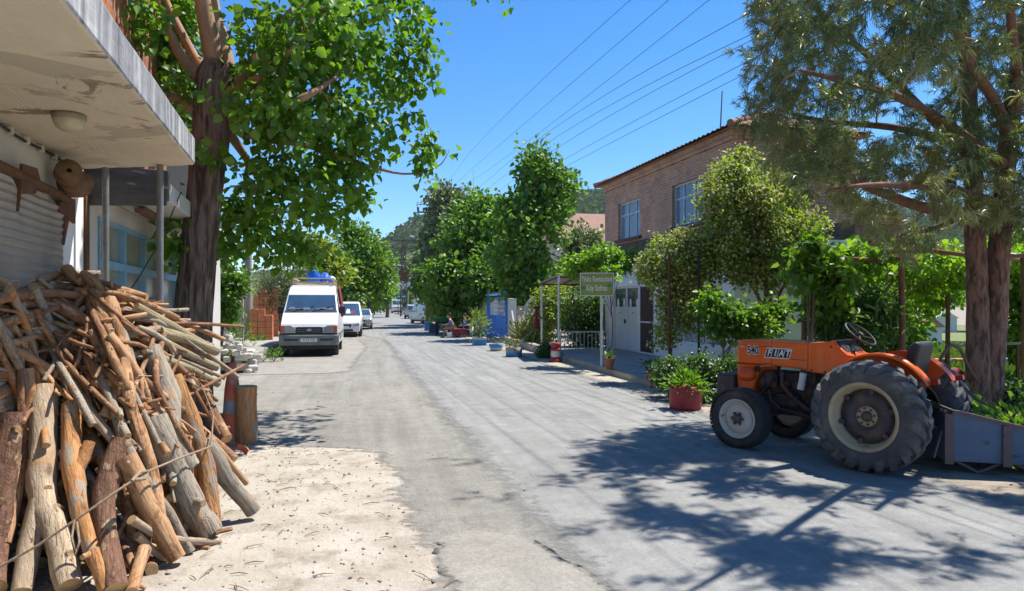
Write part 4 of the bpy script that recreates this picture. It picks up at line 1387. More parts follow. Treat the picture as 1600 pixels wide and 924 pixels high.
cen = pxblobs([
    (470, 70, 9.3, 120, 85, 1.5, 120), (420, 170, 9.0, 75, 55, 1.0, 70), (545, 190, 9.8, 75, 45, 1.0, 48), (600, 110, 10.2, 60, 40, .9, 26),
    (450, 285, 9.6, 95, 38, .8, 52), (395, 340, 10.2, 62, 42, .7, 48), (500, 335, 10.4, 50, 30, .6, 24), (530, 268, 10.2, 60, 24, .5, 18), (575, 235, 10.4, 60, 12, .3, 10), (640, 180, 10.4, 14, 30, .2, 5),
    (275, 30, 10.6, 60, 60, .6, 80), (640, 40, 10.0, 42, 36, .6, 10), (560, 40, 9.6, 70, 50, 1.2, 30),
    (665, 225, 10.4, 22, 42, .3, 12), (655, 128, 10.3, 30, 12, .3, 8), (660, 80, 10.2, 25, 22, .3, 7),
    (470, 385, 10.6, 40, 24, .5, 18), (352, 385, 10.4, 34, 24, .5, 16), (255, 90, 10.4, 40, 70, .5, 40), (222, 30, 8.6, 18, 45, .4, 16), (300, 190, 10.4, 20, 40, .3, 14), (560, 310, 10.6, 16, 18, .2, 6), (425, 405, 10.8, 20, 14, .3, 6),
    (333, 243, 8.9, 14, 10, .1, 4), (282, 130, 9.0, 12, 14, .15, 5), (470, -130, 10, 240, 110, 2.6, 130), (765, -62, 13.0, 85, 36, 1.7, 70), (660, -70, 11.5, 70, 36, 1.2, 40), (520, 60, 12.2, 110, 110, 1.2, 60),
    (500, 200, 12.6, 90, 70, .9, 36), (615, 0, 10.5, 60, 40, .8, 22), (300, 400, 10.6, 30, 60, .4, 22), (268, 330, 9.4, 8, 30, .1, 5), (262, 390, 9.2, 9, 40, .1, 7),
], rgt)
tree('mulberry_tree', 'large mulberry tree with dark furrowed trunk beside the canopy corner', tb, limbs, cen, 'l_mul', .122, 12, .185, ('bark', 'limb'), .009, droop=.55, width=.92, maxr=.03)

# -------- the pine on the right
Zp = 11.0
pb = V((P(1540, 600, Zp).x, Zp, 0))
tr1 = [V((P(1530, 600, Zp).x, Zp, 0)), P(1528, 560, Zp), P(1527, 450, Zp), P(1522, 330, Zp), P(1520, 230, Zp), P(1512, 120, Zp), P(1500, -40, Zp), P(1490, -200, Zp)]
tr2 = [V((P(1552, 600, Zp).x, Zp + .1, 0)), P(1551, 560, Zp), P(1558, 450, Zp), P(1566, 330, Zp), P(1578, 200, Zp), P(1598, 60, Zp), P(1630, -80, Zp), P(1650, -220, Zp)]
plimbs = [
    (tr1, [.19, .168, .152, .135, .12, .10, .08, .05], 0), (tr2, [.19, .17, .158, .145, .13, .11, .09, .05], 0),
    (tp((1524, 335, Zp), (1450, 326, Zp - .5), (1390, 306, Zp - 1), (1340, 284, Zp - 1.4), (1290, 240, Zp - 1.8)), [.10, .085, .07, .05, .025], 1),
    (tp((1562, 320, Zp), (1490, 296, Zp - .9), (1420, 290, Zp - 1.8), (1350, 290, Zp - 2.4), (1290, 300, Zp - 2.6)), [.09, .06, .05, .03, .02], 1),
    (tp((1570, 260, Zp), (1480, 195, Zp - 1), (1400, 150, Zp - 1.8), (1330, 130, Zp - 2.3), (1250, 110, Zp - 2.6)), [.10, .07, .055, .04, .02], 1),
    (tp((1522, 250, Zp), (1440, 170, Zp - .2), (1360, 90, Zp - .2), (1290, 30, Zp), (1230, -40, Zp)), [.09, .065, .05, .035, .02], 1),
    (tp((1575, 215, Zp), (1560, 170, Zp - 1.2), (1520, 100, Zp - 2.3), (1480, 10, Zp - 3.4), (1450, -120, Zp - 4.4), (1430, -260, Zp - 4.9)), [.10, .075, .06, .05, .04, .02], 1),
    (tp((1580, 200, Zp), (1590, 130, Zp - 1.5), (1580, 40, Zp - 2.5), (1575, -80, Zp - 3.2)), [.09, .065, .05, .03], 1),
    (tp((1520, 230, Zp), (1400, 200, Zp + .8), (1290, 190, Zp + 1.2), (1210, 170, Zp + 1)), [.08, .06, .045, .02], 1),
    (tp((1522, 330, Zp), (1450, 360, Zp + .6), (1390, 370, Zp + 1)), [.06, .04, .02], 1),
    (tp((1598, 60, Zp), (1680, 40, Zp - .5), (1780, 20, Zp - 1)), [.08, .06, .03], 1),
    (tp((1590, 200, Zp), (1690, 210, Zp - .8), (1790, 190, Zp - 1.5)), [.08, .06, .03], 1),
]
SHADE = [(1075, 722, 150, 56), (1065, 800, 72, 24), (1195, 850, 95, 34), (1240, 885, 60, 24), (1350, 895, 80, 26), (1500, 866, 30, 14), (1560, 785, 80, 24), (1600, 820, 30, 30), (1180, 770, 40, 14), (1300, 770, 120, 6)]


def inshade(px, py):
    if py < 728 and px > 1130: return True
    if px > 1640: return True
    return any(((px - a) / c) ** 2 + ((py - b_) / d) ** 2 < 1 for a, b_, c, d in SHADE)


pbot = [(1160, 190), (1175, 230), (1205, 262), (1250, 290), (1290, 318), (1340, 330), (1370, 380), (1410, 402), (1470, 395), (1520, 350), (1570, 380), (1620, 380), (1760, 380)]
pleft = [(-200, 1180), (0, 1178), (60, 1172), (120, 1166), (200, 1166), (260, 1200), (330, 1290)]
pcs = []
tries = 0
while len(pcs) < 2000 and tries < 120000:
    tries += 1
    px, py, Z = rgt.uniform(1160, 1850), rgt.uniform(-420, 400), rgt.uniform(5.8, 13.0)
    if py > interp(px, pbot) - 8 or px < interp(py, pleft) + 8: continue
    if px < 1240 and Z < 8.8: continue
    if Z < 7.3 and py > 110: continue
    p = P(px, py, Z)
    g = p - SUNH * p.z; 
    if g.y < 2.5: continue
    gx, gy = 800 + g.x / g.y * F, HZ + F * H / g.y
    if not inshade(gx, gy) and rgt.random() > .05: continue
    # leave holes, fewer at the outer left
    k = mn.noise(V((px / 70, py / 55, 3))) + .5 * mn.noise(V((px / 30, py / 26, 8)))
    if k < -.20 and px > 1300: continue
    if k < -.42: continue
    k2 = mn.noise(V((g.x * 1.5, g.y * 1.5, 4))) + .4 * mn.noise(V((g.x * 4, g.y * 4, 2)))
    if k2 < (-.20 if g.y > 8.2 else .02) and px > 1240: continue
    pcs.append(p)
t = thing('pine_tree', 'pine with twin reddish trunks and long grey green needles over the tractor', 'tree', pb)
b = MB()
cs = [c - pb for c in pcs]
dirs = grow(b, [([p - pb for p in pts], r, lm) for pts, r, lm in plimbs], cs, .011, 2, maxr=.035, sag=.03)
for i in range(320):
    c = cs[rgt.randrange(len(cs))]
    d = V((rgt.gauss(0, 1), rgt.gauss(0, 1), rgt.gauss(-.3, .6))).normalized() * rgt.uniform(.15, .5)
    m_ = c + d * .5 + V((0, 0, rgt.uniform(-.05, .03)))
    b.tube([c, m_, c + d], [.007, .005, .002], 4, 2)
b.build('trunk', [M['pine_bark'], M['pine_limb'], M['pine_twig']], t, fix=False)


def needles(centers, dirs, shoots, per, ln, wid, m, parent, name='crown'):
    C = np.array([tuple(c) for c in centers]); D = np.array([tuple(d) for d in dirs])
    n = len(C) * shoots
    c = np.repeat(C, shoots, 0); d = np.repeat(D, shoots, 0)
    sd = unit(d * .7 + nr.normal(0, .55, (n, 3)) + np.array([0, 0, .1]))
    sl = nr.uniform(.10, .26, (n, 1))
    c = c + nr.normal(0, .085, (n, 3))
    N_ = n * per
    cc = np.repeat(c, per, 0); dd = np.repeat(sd, per, 0); l = np.repeat(sl, per, 0)
    u = nr.uniform(0, 1, (N_, 1))
    base = cc + dd * l * u
    side = unit(np.cross(dd, rand_unit(N_)))
    tip = unit(dd * nr.uniform(.5, 1.3, (N_, 1)) + side * nr.uniform(.5, 1.0, (N_, 1)) - np.array([0, 0, .16]))
    L_ = ln * nr.uniform(.7, 1.15, (N_, 1))
    w = unit(np.cross(tip, rand_unit(N_))) * wid
    mid = base + tip * L_ * .55 + np.array([0, 0, .012])
    end = base + tip * L_ - np.array([0, 0, .02])
    vv = np.stack([base - w * .6, base + w * .6, mid + w, end, mid - w], 1)
    return raw_mesh(name, vv, 5, m, parent, [(0, 1, 2, 4), (4, 2, 3)])


half = [i for i in range(len(cs)) if (mn.noise(V(cs[i]) * .55) > .05)]
hs = set(half)
oth = [i for i in range(len(cs)) if i not in hs]
needles([cs[i] for i in oth], [dirs[i] for i in oth], 5, 34, .125, .0046, M['needle'], t)
needles([cs[i] for i in half], [dirs[i] for i in half], 5, 34, .12, .0046, M['needle_dark'], t)
def rndtree(name, label, px, base_y, Y, blobs, leaf, lsize, per, spread, trunk_r=.18, group=None, tx=None, cat='tree', bark='far_bark', width=.8, droop=.3, twr=.02, baseY=None):
    """a tree whose crown blobs are given in photo pixels at depth Y"""
    Yb = baseY or Y
    bx = V((P(px, 500, Yb).x, Yb, 0))
    cen = pxblobs([(a, c, Y + dz, rx, ry, rd, n) for a, c, dz, rx, ry, rd, n in blobs], rgt, .55)
    top = max(c.z for c in cen)
    mid = P(sum(q[0] for q in blobs) / len(blobs), blobs[0][1], Y)
    limbs = [([bx, bx + V((.05, 0, mid.z * .35)), bx.lerp(mid, .6) + V((0, 0, mid.z * .25)), V((mid.x, Y, top * .82))], [trunk_r, trunk_r * .85, trunk_r * .6, trunk_r * .2], 0)]
    for a, c, dz, rx, ry, rd, n in blobs:
        q = P(a, c, Y + dz)
        s = bx + V((0, 0, min(q.z * .5, mid.z * .7)))
        limbs.append(([s, s.lerp(q, .5) + V((0, 0, .1 * (q - s).length)), q], [trunk_r * .5, trunk_r * .32, trunk_r * .1], 0))
    return tree(name, label, bx, limbs, cen, leaf, lsize, per, spread, bark, twr, cat, group, droop, width, trunk_r * .3)


TR = 'trees along the far right side of the street'
rndtree('broadleaf_tree', 'tall thin topped green tree left of the brick house', 800, 520, 36, [
    (845, 330, 0, 50, 95, 1.6, 130), (850, 470, -1, 40, 36, 1.2, 50), (835, 255, 0, 28, 38, .8, 30), (830, 430, 0, 55, 60, 1.8, 110), (875, 300, 1, 28, 40, .8, 28), (800, 390, -1, 40, 80, 1.5, 80), (790, 330, 0, 20, 25, .6, 14)], 'l_tree', .27, 26, .50, .17, TR)
rndtree('broadleaf_tree', 'wide green tree shading the seated people by the blue gate', 727, 520, 44, [
    (735, 390, 0, 52, 70, 2.2, 190), (790, 450, -4, 40, 36, 1.4, 60), (700, 470, -1, 30, 24, 1.2, 36), (775, 380, 0, 45, 70, 2.2, 150), (700, 440, -2, 40, 45, 1.8, 90), (760, 440, -3, 55, 42, 1.8, 110), (745, 330, 1, 45, 30, 1.6, 60)], 'l_tree', .30, 26, .55, .26, TR)
rndtree('broadleaf_tree', 'tall grey green tree behind the concrete pole', 690, 500, 55, [
    (700, 330, 0, 42, 42, 2.2, 110), (675, 390, 0, 22, 50, 1.6, 60), (725, 350, 2, 40, 50, 2, 80), (705, 310, 0, 28, 22, 1.4, 30)], 'l_olive', .34, 24, .62, .22, TR)
rndtree('broadleaf_tree', 'bright green low tree overhanging the parked grey van', 668, 500, 60, [
    (668, 432, 0, 22, 42, 2, 90), (682, 420, 0, 24, 40, 2, 70), (660, 450, 0, 12, 20, 1, 20)], 'l_tree2', .34, 24, .6, .2, TR)
rndtree('broadleaf_tree', 'dull green tree in front of the tiled roof by the brick house', 915, 520, 40, [
    (912, 385, 0, 30, 32, 1.2, 70), (925, 425, 0, 22, 30, 1.2, 40), (890, 430, 0, 30, 40, 1.2, 50)], 'l_olive', .26, 24, .5, .12, TR)
TL = 'trees along the far left side of the street'
rndtree('broadleaf_tree', 'dense bright green tree behind the white minivan', 575, 490, 62, [
    (560, 405, 0, 46, 58, 3, 210), (590, 425, 2, 26, 42, 2.4, 100), (540, 440, -3, 30, 40, 2, 80), (548, 360, 0, 22, 20, 1.2, 24)], 'l_tree2', .36, 26, .65, .25, TL)
rndtree('broadleaf_tree', 'shorter deep green tree at the left road edge in the distance', 605, 480, 92, [
    (603, 440, 0, 14, 28, 2.2, 70), (590, 455, 0, 20, 18, 2, 40)], 'l_tree', .5, 22, .8, .25, TL)
rndtree('broadleaf_tree', 'yellowish green tree above the blue barrel on the van', 505, 490, 42, [
    (500, 405, 0, 38, 30, 1.5, 90), (520, 425, 0, 30, 22, 1.2, 50), (485, 385, 0, 22, 20, 1, 30)], 'l_yel', .26, 24, .5, .14, TL)
rndtree('olive_tree', 'grey green olive tree behind the utility pole', 440, 510, 33, [
    (440, 450, 0, 40, 40, 1.2, 120), (465, 440, .5, 28, 34, 1, 60), (425, 475, -.5, 26, 26, 1, 50)], 'l_olive', .12, 40, .38, .14, cat='tree', width=.4)
rndtree('leafy_bush', 'green creeper bush at the yard gate left of the clay blocks', 345, 520, 25, [
    (345, 455, 0, 30, 36, .7, 80), (372, 440, 0, 18, 18, .6, 26), (352, 490, 0, 18, 24, .5, 34)], 'l_tree2', .15, 26, .28, .06, cat='bush')
for k, (px, Y, rx, ry, cy, lf, lab) in enumerate((
        (600, 150, 26, 20, 462, 'l_tree', 'grey green thicket at the left road end'), (585, 118, 18, 14, 468, 'l_yel', 'pale green bush at the left verge behind the dark cars'),
        (640, 170, 14, 12, 466, 'l_tree', 'small dark bush between the far truck and the vans'))):
    rndtree('roadside_bush', lab, px, 480, Y, [(px, cy, 0, rx, ry, 2.5, 60)], lf, .6, 20, .8, .12, cat='bush')
# ---------------------------------------------------------------- brick restaurant on the right
FA = V((3.54, 26.8, 0)); FZ = math.atan2(-.971, .238)
FL = 9.06; FD = 3.6
fx_, fy_ = V((.238, -.971, 0)), V((.971, .238, 0))


def fx(px):
    k = (px - 800) / F
    return (26.8 * k - 3.54) / (.238 + .971 * k)


def FW(x, y, z=0):
    p = FA + fx_ * x + fy_ * y
    return V((p.x, p.y, z))


def holed(b, x0, x1, z0, z1, y0, y1, holes, mi=0):
    """wall between x0..x1 and z0..z1, y0..y1 thick, with openings (a, b, c, d)"""
    xs = sorted({x0, x1, *[h[0] for h in holes], *[h[1] for h in holes]})
    for a, c in zip(xs, xs[1:]):
        cuts = sorted([(h[2], h[3]) for h in holes if h[0] <= a + 1e-6 and h[1] >= c - 1e-6])
        z = z0
        for d, e in cuts:
            if d > z + 1e-6: b.bx(a, c, y0, y1, z, d, mi)
            z = e
        if z < z1 - 1e-6: b.bx(a, c, y0, y1, z, z1, mi)


re = thing('restaurant_building', 'two storey house of brown brick above a white shop front, with clay tile roof', 'restaurant', FA, FZ)
w1 = (fx(966), fx(1000), 4.1, 5.4); w2 = (fx(1050), fx(1098), 4.1, 5.38)
b = MB()
holed(b, 0, FL, 3.95, 6.02, 0, .25, [w1, w2])
b.bx(FL - .25, FL, .25, FD, 3.95, 6.02); b.bx(0, .25, .25, FD, 3.5, 6.02); b.bx(.25, FL - .25, FD - .25, FD, 0, 6.02)
b.bx(.0, FL, -.06, .26, 6.02, 6.14); b.bx(-.02, FL + .06, -.13, .26, 6.14, 6.26)
b.bx(FL - .25, FL + .06, .26, FD, 6.02, 6.14); b.bx(FL - .25, FL + .13, .26, FD, 6.14, 6.26)
b.build('brick_wall', M['old_brick'], re)
b = MB(); b.bx(0, FL, .003, .25, 3.5, 3.95); b.bx(FL - .25, FL - .003, .25, FD, 3.5, 3.95); b.build('dark_band', M['old_brick_dark'], re)  # band of darker brick between the two storeys
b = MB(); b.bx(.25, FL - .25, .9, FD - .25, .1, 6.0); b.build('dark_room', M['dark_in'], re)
d1 = (fx(958), fx(997), .15, 2.42); d2 = (fx(999), fx(1022), .15, 2.42)
sw = (fx(1040), fx(1128), .62, 2.35)
b = MB()
holed(b, 0, FL, 0, 3.38, 0, .22, [d1, d2, sw])
b.bx(FL - .22, FL, .22, FD, 0, 3.38); b.bx(0, .22, .22, FD, 0, 3.38)
b.bx(-.05, FL + .05, -.12, FD, 3.38, 3.497)
b.build('shop_front', M['white_wall'], re)
# small brass house number plate and meter box by the door
b = MB(); b.bx(fx(1026), fx(1029), -.05, -.003, 1.9, 2.1); b.build('meter_box', M['conc'], re)


def framed(parent, hole, cols, rows, fw, fm, pane, name='window', y=.1, sill=None, curtain=False):
    x0, x1, z0, z1 = hole
    b = MB()
    b.bx(x0, x0 + fw, y, y + .06, z0, z1); b.bx(x1 - fw, x1, y, y + .06, z0, z1)
    b.bx(x0 + fw, x1 - fw, y, y + .06, z0, z0 + fw); b.bx(x0 + fw, x1 - fw, y, y + .06, z1 - fw, z1)
    for c in cols: b.bx(x0 + (x1 - x0) * c - fw * .4, x0 + (x1 - x0) * c + fw * .4, y + .004, y + .056, z0 + fw, z1 - fw)
    for r in rows: b.bx(x0 + fw, x1 - fw, y + .008, y + .05, z0 + (z1 - z0) * r - fw * .4, z0 + (z1 - z0) * r + fw * .4)
    f = b.build(name, fm, parent)
    b = MB(); b.bx(x0 + fw, x1 - fw, y + .028, y + .034, z0 + fw, z1 - fw); b.build('pane', pane, f)
    if sill:
        b = MB(); b.bx(x0 - .12, x1 + .12, -.1, y, z0 - .1, z0 - .003); b.build('sill', sill, f)
    return f


wg = newmat('clear_window_glass')
nt_ = wg[1]; bs_ = wg[2]
bs_.inputs['Base Color'].default_value = (.30, .40, .52, 1); bs_.inputs['Roughness'].default_value = .05
bs_.inputs['Alpha'].default_value = .45; bs_.inputs['Specular IOR Level'].default_value = 1.0
M['clear'] = wg[0]
blue_white = mat('pale_blue_window_paint', (.50, .57, .64), (.42, .49, .57), 5, .5)
for hh, cc in ((w1, (.36, .72)), (w2, (.30, .66))):
    f = framed(re, hh, cc, (.66,), .06, blue_white, M['clear'], sill=M['old_brick_dark'])
    b = MB()
    x0, x1, z0, z1 = hh
    for a, c in ((x0 + .06, x0 + (x1 - x0) * .24), (x0 + (x1 - x0) * .5, x1 - .1)):
        k = 14
        vs = []
        for i in range(k + 1):
            xx = a + (c - a) * i / k
            vs += [(xx, .27 + .025 * (i % 2), z0 + .05), (xx, .27 + .025 * (i % 2), z1 - .05 - (.35 if hh is w1 and a > x0 + .5 else 0))]
        b.add(vs, [(2 * i, 2 * i + 2, 2 * i + 3, 2 * i + 1) for i in range(k)])
    b.build('curtain', M['curtain'], f)
# double door: white lower panels, dark top lights with oval stickers
x0, x1, z0, z1 = d1
xm = (x0 + x1) / 2
pale = mat('frosted_door_panel', (.62, .70, .68), (.56, .64, .62), 2, .4)
for a, c in ((x0, xm), (xm, x1)):
    b = MB()
    fw = .07
    b.bx(a + .005, a + fw, .06, .12, z0, z1); b.bx(c - fw, c - .005, .06, .12, z0, z1)
    for u in (z0, z0 + .62, z1 - fw): b.bx(a + fw, c - fw, .06, .12, u, u + fw)
    dr = b.build('door', M['white_metal'], re)
    b = MB(); b.bx(a + fw, c - fw, .085, .095, z0 + fw, z0 + .62); b.build('kick_panel', M['white_metal'], dr)
    b = MB(); b.bx(a + fw, c - fw, .085, .095, z0 + .69, z0 + 1.55); b.build('frosted_panel', pale, dr)
    b = MB(); b.bx(a + fw, c - fw, .085, .095, z0 + 1.55, z1 - fw); b.build('top_light', M['win_glass'], dr)
    for k in (.27, .77):
        b = MB(); b.ball((a + (c - a) * k, .08, z0 + 1.68), .13, 16, 0, None, (.75, .06, 1.25)); b.build('oval_sticker', M['white_paint'], dr)
    b = MB(); b.prism([(a + (c - a) * .45 + u * .07, z0 + 1.33 + w_ * .05) for u, w_ in ((-1, .6), (-.5, .1), (0, -.5), (.6, .2), (1.1, 1), (.3, .3), (0, .1), (-.4, .6))], .078, .084, 'y'); b.build('sticker', M['black'], dr)
b = MB(); b.bx(xm - .1, xm - .07, .0, .06, 1.1, 1.25); b.build('door_handle', M['black_plastic'], re)
# brown screen door
x0, x1, z0, z1 = d2
b = MB(); fw = .05
b.bx(x0, x0 + fw, .0, .05, z0, z1); b.bx(x1 - fw, x1, .0, .05, z0, z1)
for u in (z0, z0 + 1.02, z1 - fw): b.bx(x0 + fw, x1 - fw, .0, .05, u, u + fw)
sd = b.build('screen_door', M['white_metal'], re)
b = MB(); b.bx(x0 + fw, x1 - fw, .02, .03, z0 + fw, z1 - fw); b.build('mesh_panel', M['brown_door'], sd)
# display window with red cooler behind it
f = framed(re, sw, (.25, .30, .60, .64), (), .07, M['white_metal'], M['clear'], 'display_window')
b = MB(); b.bx(sw[0] - .1, sw[1] + .1, -.06, -.003, .15, .60); b.build('plinth', M['white_wall'], re)
cool = thing('drinks_cooler', 'red drinks cooler with white script behind the display window', 'cooler', FW(fx(1078), .5, .5), FZ)
b = MB(); b.bx(-.62, .62, -.1, .3, 0, 1.25); b.build('cabinet', M['red_cooler'], cool, bevel=.03)
text('lettering', 'Coca-Cola', .36, M['white_paint'], cool, (0, -.105, .78), (R(90), 0, 0), .002, shear=.3)
text('lettering', 'Coca-Cola', .22, M['white_paint'], cool, (0, -.105, .35), (R(90), 0, 0), .002, shear=.3)
pos = thing('poster', 'faded yellowish poster in the display window left of the red cooler', 'poster', FW(fx(1056), .26, .75), FZ)
b = MB(); b.bx(-.45, .45, 0, .01, 0, .75); b.build('sheet', M['paper'], pos)
# roof with round tiles
def tiled(b, A, B, C, D, nu, amp=.035, nv=7):
    """tiles running from eave A-B up to ridge D-C, nu columns"""
    A, B, C, D = V(A), V(B), V(C), V(D)
    nrm = (B - A).cross(D - A).normalized()
    vs, fs = [], []
    ku = nu * 6
    for j in range(nv * 2 + 1):
        v = j / (nv * 2)
        for i in range(ku + 1):
            u = i / ku
            p = (A.lerp(B, u)).lerp(D.lerp(C, u), v)
            s = abs(math.sin(math.pi * u * nu)) ** .7 * amp + (.022 if j % 2 == 0 and j else 0) * 0 - .02 * ((j % 2))
            vs.append(p + nrm * (s + .02 + .006 * mn.noise(V((u * nu * 1.1, v * nv, 3)))))
    for j in range(nv * 2):
        for i in range(ku):
            a = j * (ku + 1) + i
            fs.append((a, a + 1, a + ku + 2, a + ku + 1))
    b.add(vs, fs)


o_ = .32
ze, zr = 6.28, 7.02
E = [(-o_, -o_, ze), (FL + o_, -o_, ze), (FL + o_, FD + o_, ze), (-o_, FD + o_, ze)]
r0, r1 = (1.4, FD / 2, zr), (FL - 1.1, FD / 2, zr)
b = MB()
tiled(b, E[0], E[1], r1, r0, 40)
tiled(b, E[1], E[2], r1, r1, 16)
tiled(b, E[2], E[3], r0, r1, 40)
tiled(b, E[3], E[0], r0, r0, 16)
b.add([(x, y, z - .03) for x, y, z in E], [(0, 1, 2, 3)])
rf = b.build('roof', M['tile'], re, fix=False)
b = MB()
for p, q in ((E[0], r0), (E[1], r1), (r0, r1)):
    p, q = V(p) + V((0, 0, .05)), V(q) + V((0, 0, .07))
    k = int((q - p).length / .36)
    for i in range(k):
        s, e = p.lerp(q, i / k), p.lerp(q, (i + 1) / k)
        b.cyl(s, e + (e - s) * .12, .10, .075, 8)
b.build('ridge_tile', M['tile'], rf)
b = MB()
for x in np.arange(-.2, FL + .3, .9):
    b.box((x, .35, 6.53), (.14, .16, .12))
b.build('roof_stones', M['rust'], rf)
an = thing('antenna_rod', 'thin dark rod standing on the tiled roof', 'rod', FW(fx(1112), .25, 6.3), 0)
b = MB(); b.cyl((0, 0, 0), (.06, 0, 1.3), .022, .016, 6); b.build('rod', M['post_grey'], an)

# terrace in front
tA, tB = G(884, 563), G(1046, 612)
b = MB()
pol = [tofr(tA), tofr(tB), tofr(FW(FL + .8, -.1)), tofr(FW(FL + .4, .2)), tofr(FW(-1.2, .2)), tofr(FW(-1.2, -1.7))]
b.prism([(p.x, p.y) for p in pol], -.1, .15, 'z')
props(b.build('terrace', M['terrace'], rot=(0, 0, ALPHA)), kind='structure')
b = MB()
e = (tB - tA).normalized(); nn_ = V((e.y, -e.x, 0))
b.prism([tuple((tA - nn_ * .004)[:2]), tuple((tB - nn_ * .004)[:2]), tuple((tB + nn_ * .11)[:2]), tuple((tA + nn_ * .11)[:2])], -.05, .144, 'z')
props(b.build('terrace_kerb', M['kerb'], bevel=.012), kind='structure')

# signboard on its post
sp_ = G(940, 581)
sg = thing('restaurant_sign', 'olive green signboard with white lettering on a white steel post', 'sign', sp_, R(-8))
b = MB(); b.cyl((0, 0, 0), (0, 0, 2.02), .034, n=10); b.build('post', M['white_metal'], sg)
b = MB(); b.bx(-.55, .30, -.03, .0, 2.03, 2.60); bd_ = b.build('board', M['sign_green'], sg)
b = MB()
for q in ((-.575, -.55, 2.005, 2.625), (.30, .325, 2.005, 2.625), (-.55, .30, 2.005, 2.03), (-.55, .30, 2.60, 2.625)):
    b.bx(q[0], q[1], -.04, .01, q[2], q[3])
b.build('board_frame', M['white_metal'], sg)
text('lettering', 'Yıldız Restaurant', .205, M['white_paint'], sg, (-.125, -.032, 2.455), (R(90), 0, 0), .002, sx=.58, bold=.004)
text('lettering', 'Köy Sofrası', .225, M['white_paint'], sg, (-.125, -.032, 2.215), (R(90), 0, 0), .002, sx=.54, bold=.004)
for x, z, s in ((-.47, 2.19, 1), (.21, 2.25, -1)):
    b = MB()
    for k in range(4):
        a = R(40 + 40 * k)
        c_, s_ = math.cos(a), math.sin(a)
        b.prism([(x + s * .0, z), (x + c_ * .05 - s_ * .02, z + s_ * .05 + c_ * .02), (x + c_ * .10, z + s_ * .10), (x + c_ * .05 + s_ * .02, z + s_ * .05 - c_ * .02)], -.034 - k * .001, -.03, 'y')
    b.build('leaf_emblem', M['sign_leaf'], sg)

# porch with sloping sheet, post and railing
pc = thing('porch_awning', 'porch awning of pale sheets on a thin white post beside the sign', 'awning', G(873, 563), 0)
o0 = G(873, 563)
l_ = lambda p: V(p) - o0
b = MB()
q = [l_(P(843, 443, 26.5)), l_(P(872, 431, 22.6)), l_(P(960, 436, 22.2)), l_(P(950, 444, 26))]
b.add(q + [p + V((0, 0, .03)) for p in q], [(3, 2, 1, 0), (4, 5, 6, 7), (0, 1, 5, 4), (1, 2, 6, 5), (2, 3, 7, 6), (3, 0, 4, 7)])
b.build('roof_sheet', M['sheet'], pc)
b = MB()
for a, c, u in ((0, 1, 0), (1, 2, 0), (3, 2, 0), (0, 3, 0)):
    b.bar(q[a] - V((0, 0, .04)), q[c] - V((0, 0, .04)), .05)
for u in (.33, .66):
    b.bar(q[0].lerp(q[3], u) - V((0, 0, .035)), q[1].lerp(q[2], u) - V((0, 0, .035)), .04)
b.build('roof_frame', M['rust'], pc)
b = MB(); b.cyl((0, 0, 0), (0, 0, q[1].z), .032, n=10); b.cyl(l_(P(846, 540, 26.5)), q[0] + V((.07, 0, 0)), .03, n=8); b.build('post', M['white_metal'], pc)
rl = thing('railing', 'low white steel railing with thin bars between the porch post and the house', 'railing', P(876, 560, 24.6) * 1, 0)
o1 = rl.location.copy()
zt = P(876, 519, 24.6).z - o1.z
Lr = (P(951, 519, 24.6) - P(876, 519, 24.6)).length
b = MB(); b.bar((0, 0, zt), (Lr, .3, zt), .045); b.bar((0, 0, .12), (Lr, .3, .12), .03); b.build('rail', M['white_metal'], rl)
for k in range(13):
    b = MB(); u = k / 12; b.cyl((Lr * u, .3 * u, -.08), (Lr * u, .3 * u, zt), .03 if k in (0, 12) else .013, n=6); b.build('bar', M['white_metal'], rl)

# ---------------------------------------------------------------- climbing plants
rndtree('honeysuckle_climber', 'loose honeysuckle bush with pale blossom climbing beside the white doors', 1046, 580, 16.4, [
    (1050, 420, 0, 52, 50, .7, 110), (1085, 400, 0, 35, 40, .6, 60), (1060, 480, 0, 38, 42, .5, 55), (1020, 425, 0, 26, 40, .4, 34), (1095, 460, 0, 32, 50, .5, 55), (1072, 372, 0, 20, 14, .3, 16), (1045, 520, 0, 26, 24, .3, 14)],
    'l_honey', .085, 30, .18, .035, cat='climber', bark='oil_brown', twr=.008)
rndtree('honeysuckle_climber', 'large honeysuckle mass with cream blossom covering the corner of the brick house', 1200, 580, 16.0, [
    (1145, 310, 0, 55, 62, .8, 150), (1180, 345, 0, 60, 70, .8, 160), (1240, 350, .5, 45, 55, .7, 95), (1130, 390, 0, 42, 46, .6, 80), (1190, 420, 0, 55, 34, .6, 80), (1150, 262, .4, 30, 24, .5, 40), (1260, 400, .3, 30, 36, .5, 40), (1215, 290, .5, 35, 30, .6, 40)],
    'l_honey', .09, 34, .21, .09, cat='climber', bark='twig', twr=.010)
hcs = []
for o in [o for o in COL.objects if o.name.startswith('honeysuckle_climber')]:
    cr = [c for c in o.children if c.name.startswith('crown')][0]
    n = len(cr.data.vertices)
    co = np.zeros(n * 3, np.float32); cr.data.vertices.foreach_get('co', co)
    co = co.reshape(-1, 6, 3)[:, 3]
    pick = nr.choice(len(co), int(len(co) * .5), replace=False)
    c = co[pick] + nr.normal(0, .02, (len(pick), 3)) + np.array([-.02, -.05, .03])
    d = rand_unit(len(pick)) + np.array([-.3, -.6, .6])
    leaf_obj('blossom', c, d, rand_unit(len(pick)), nr.uniform(.035, .07, len(pick)), M['flower'], o, 1.1)
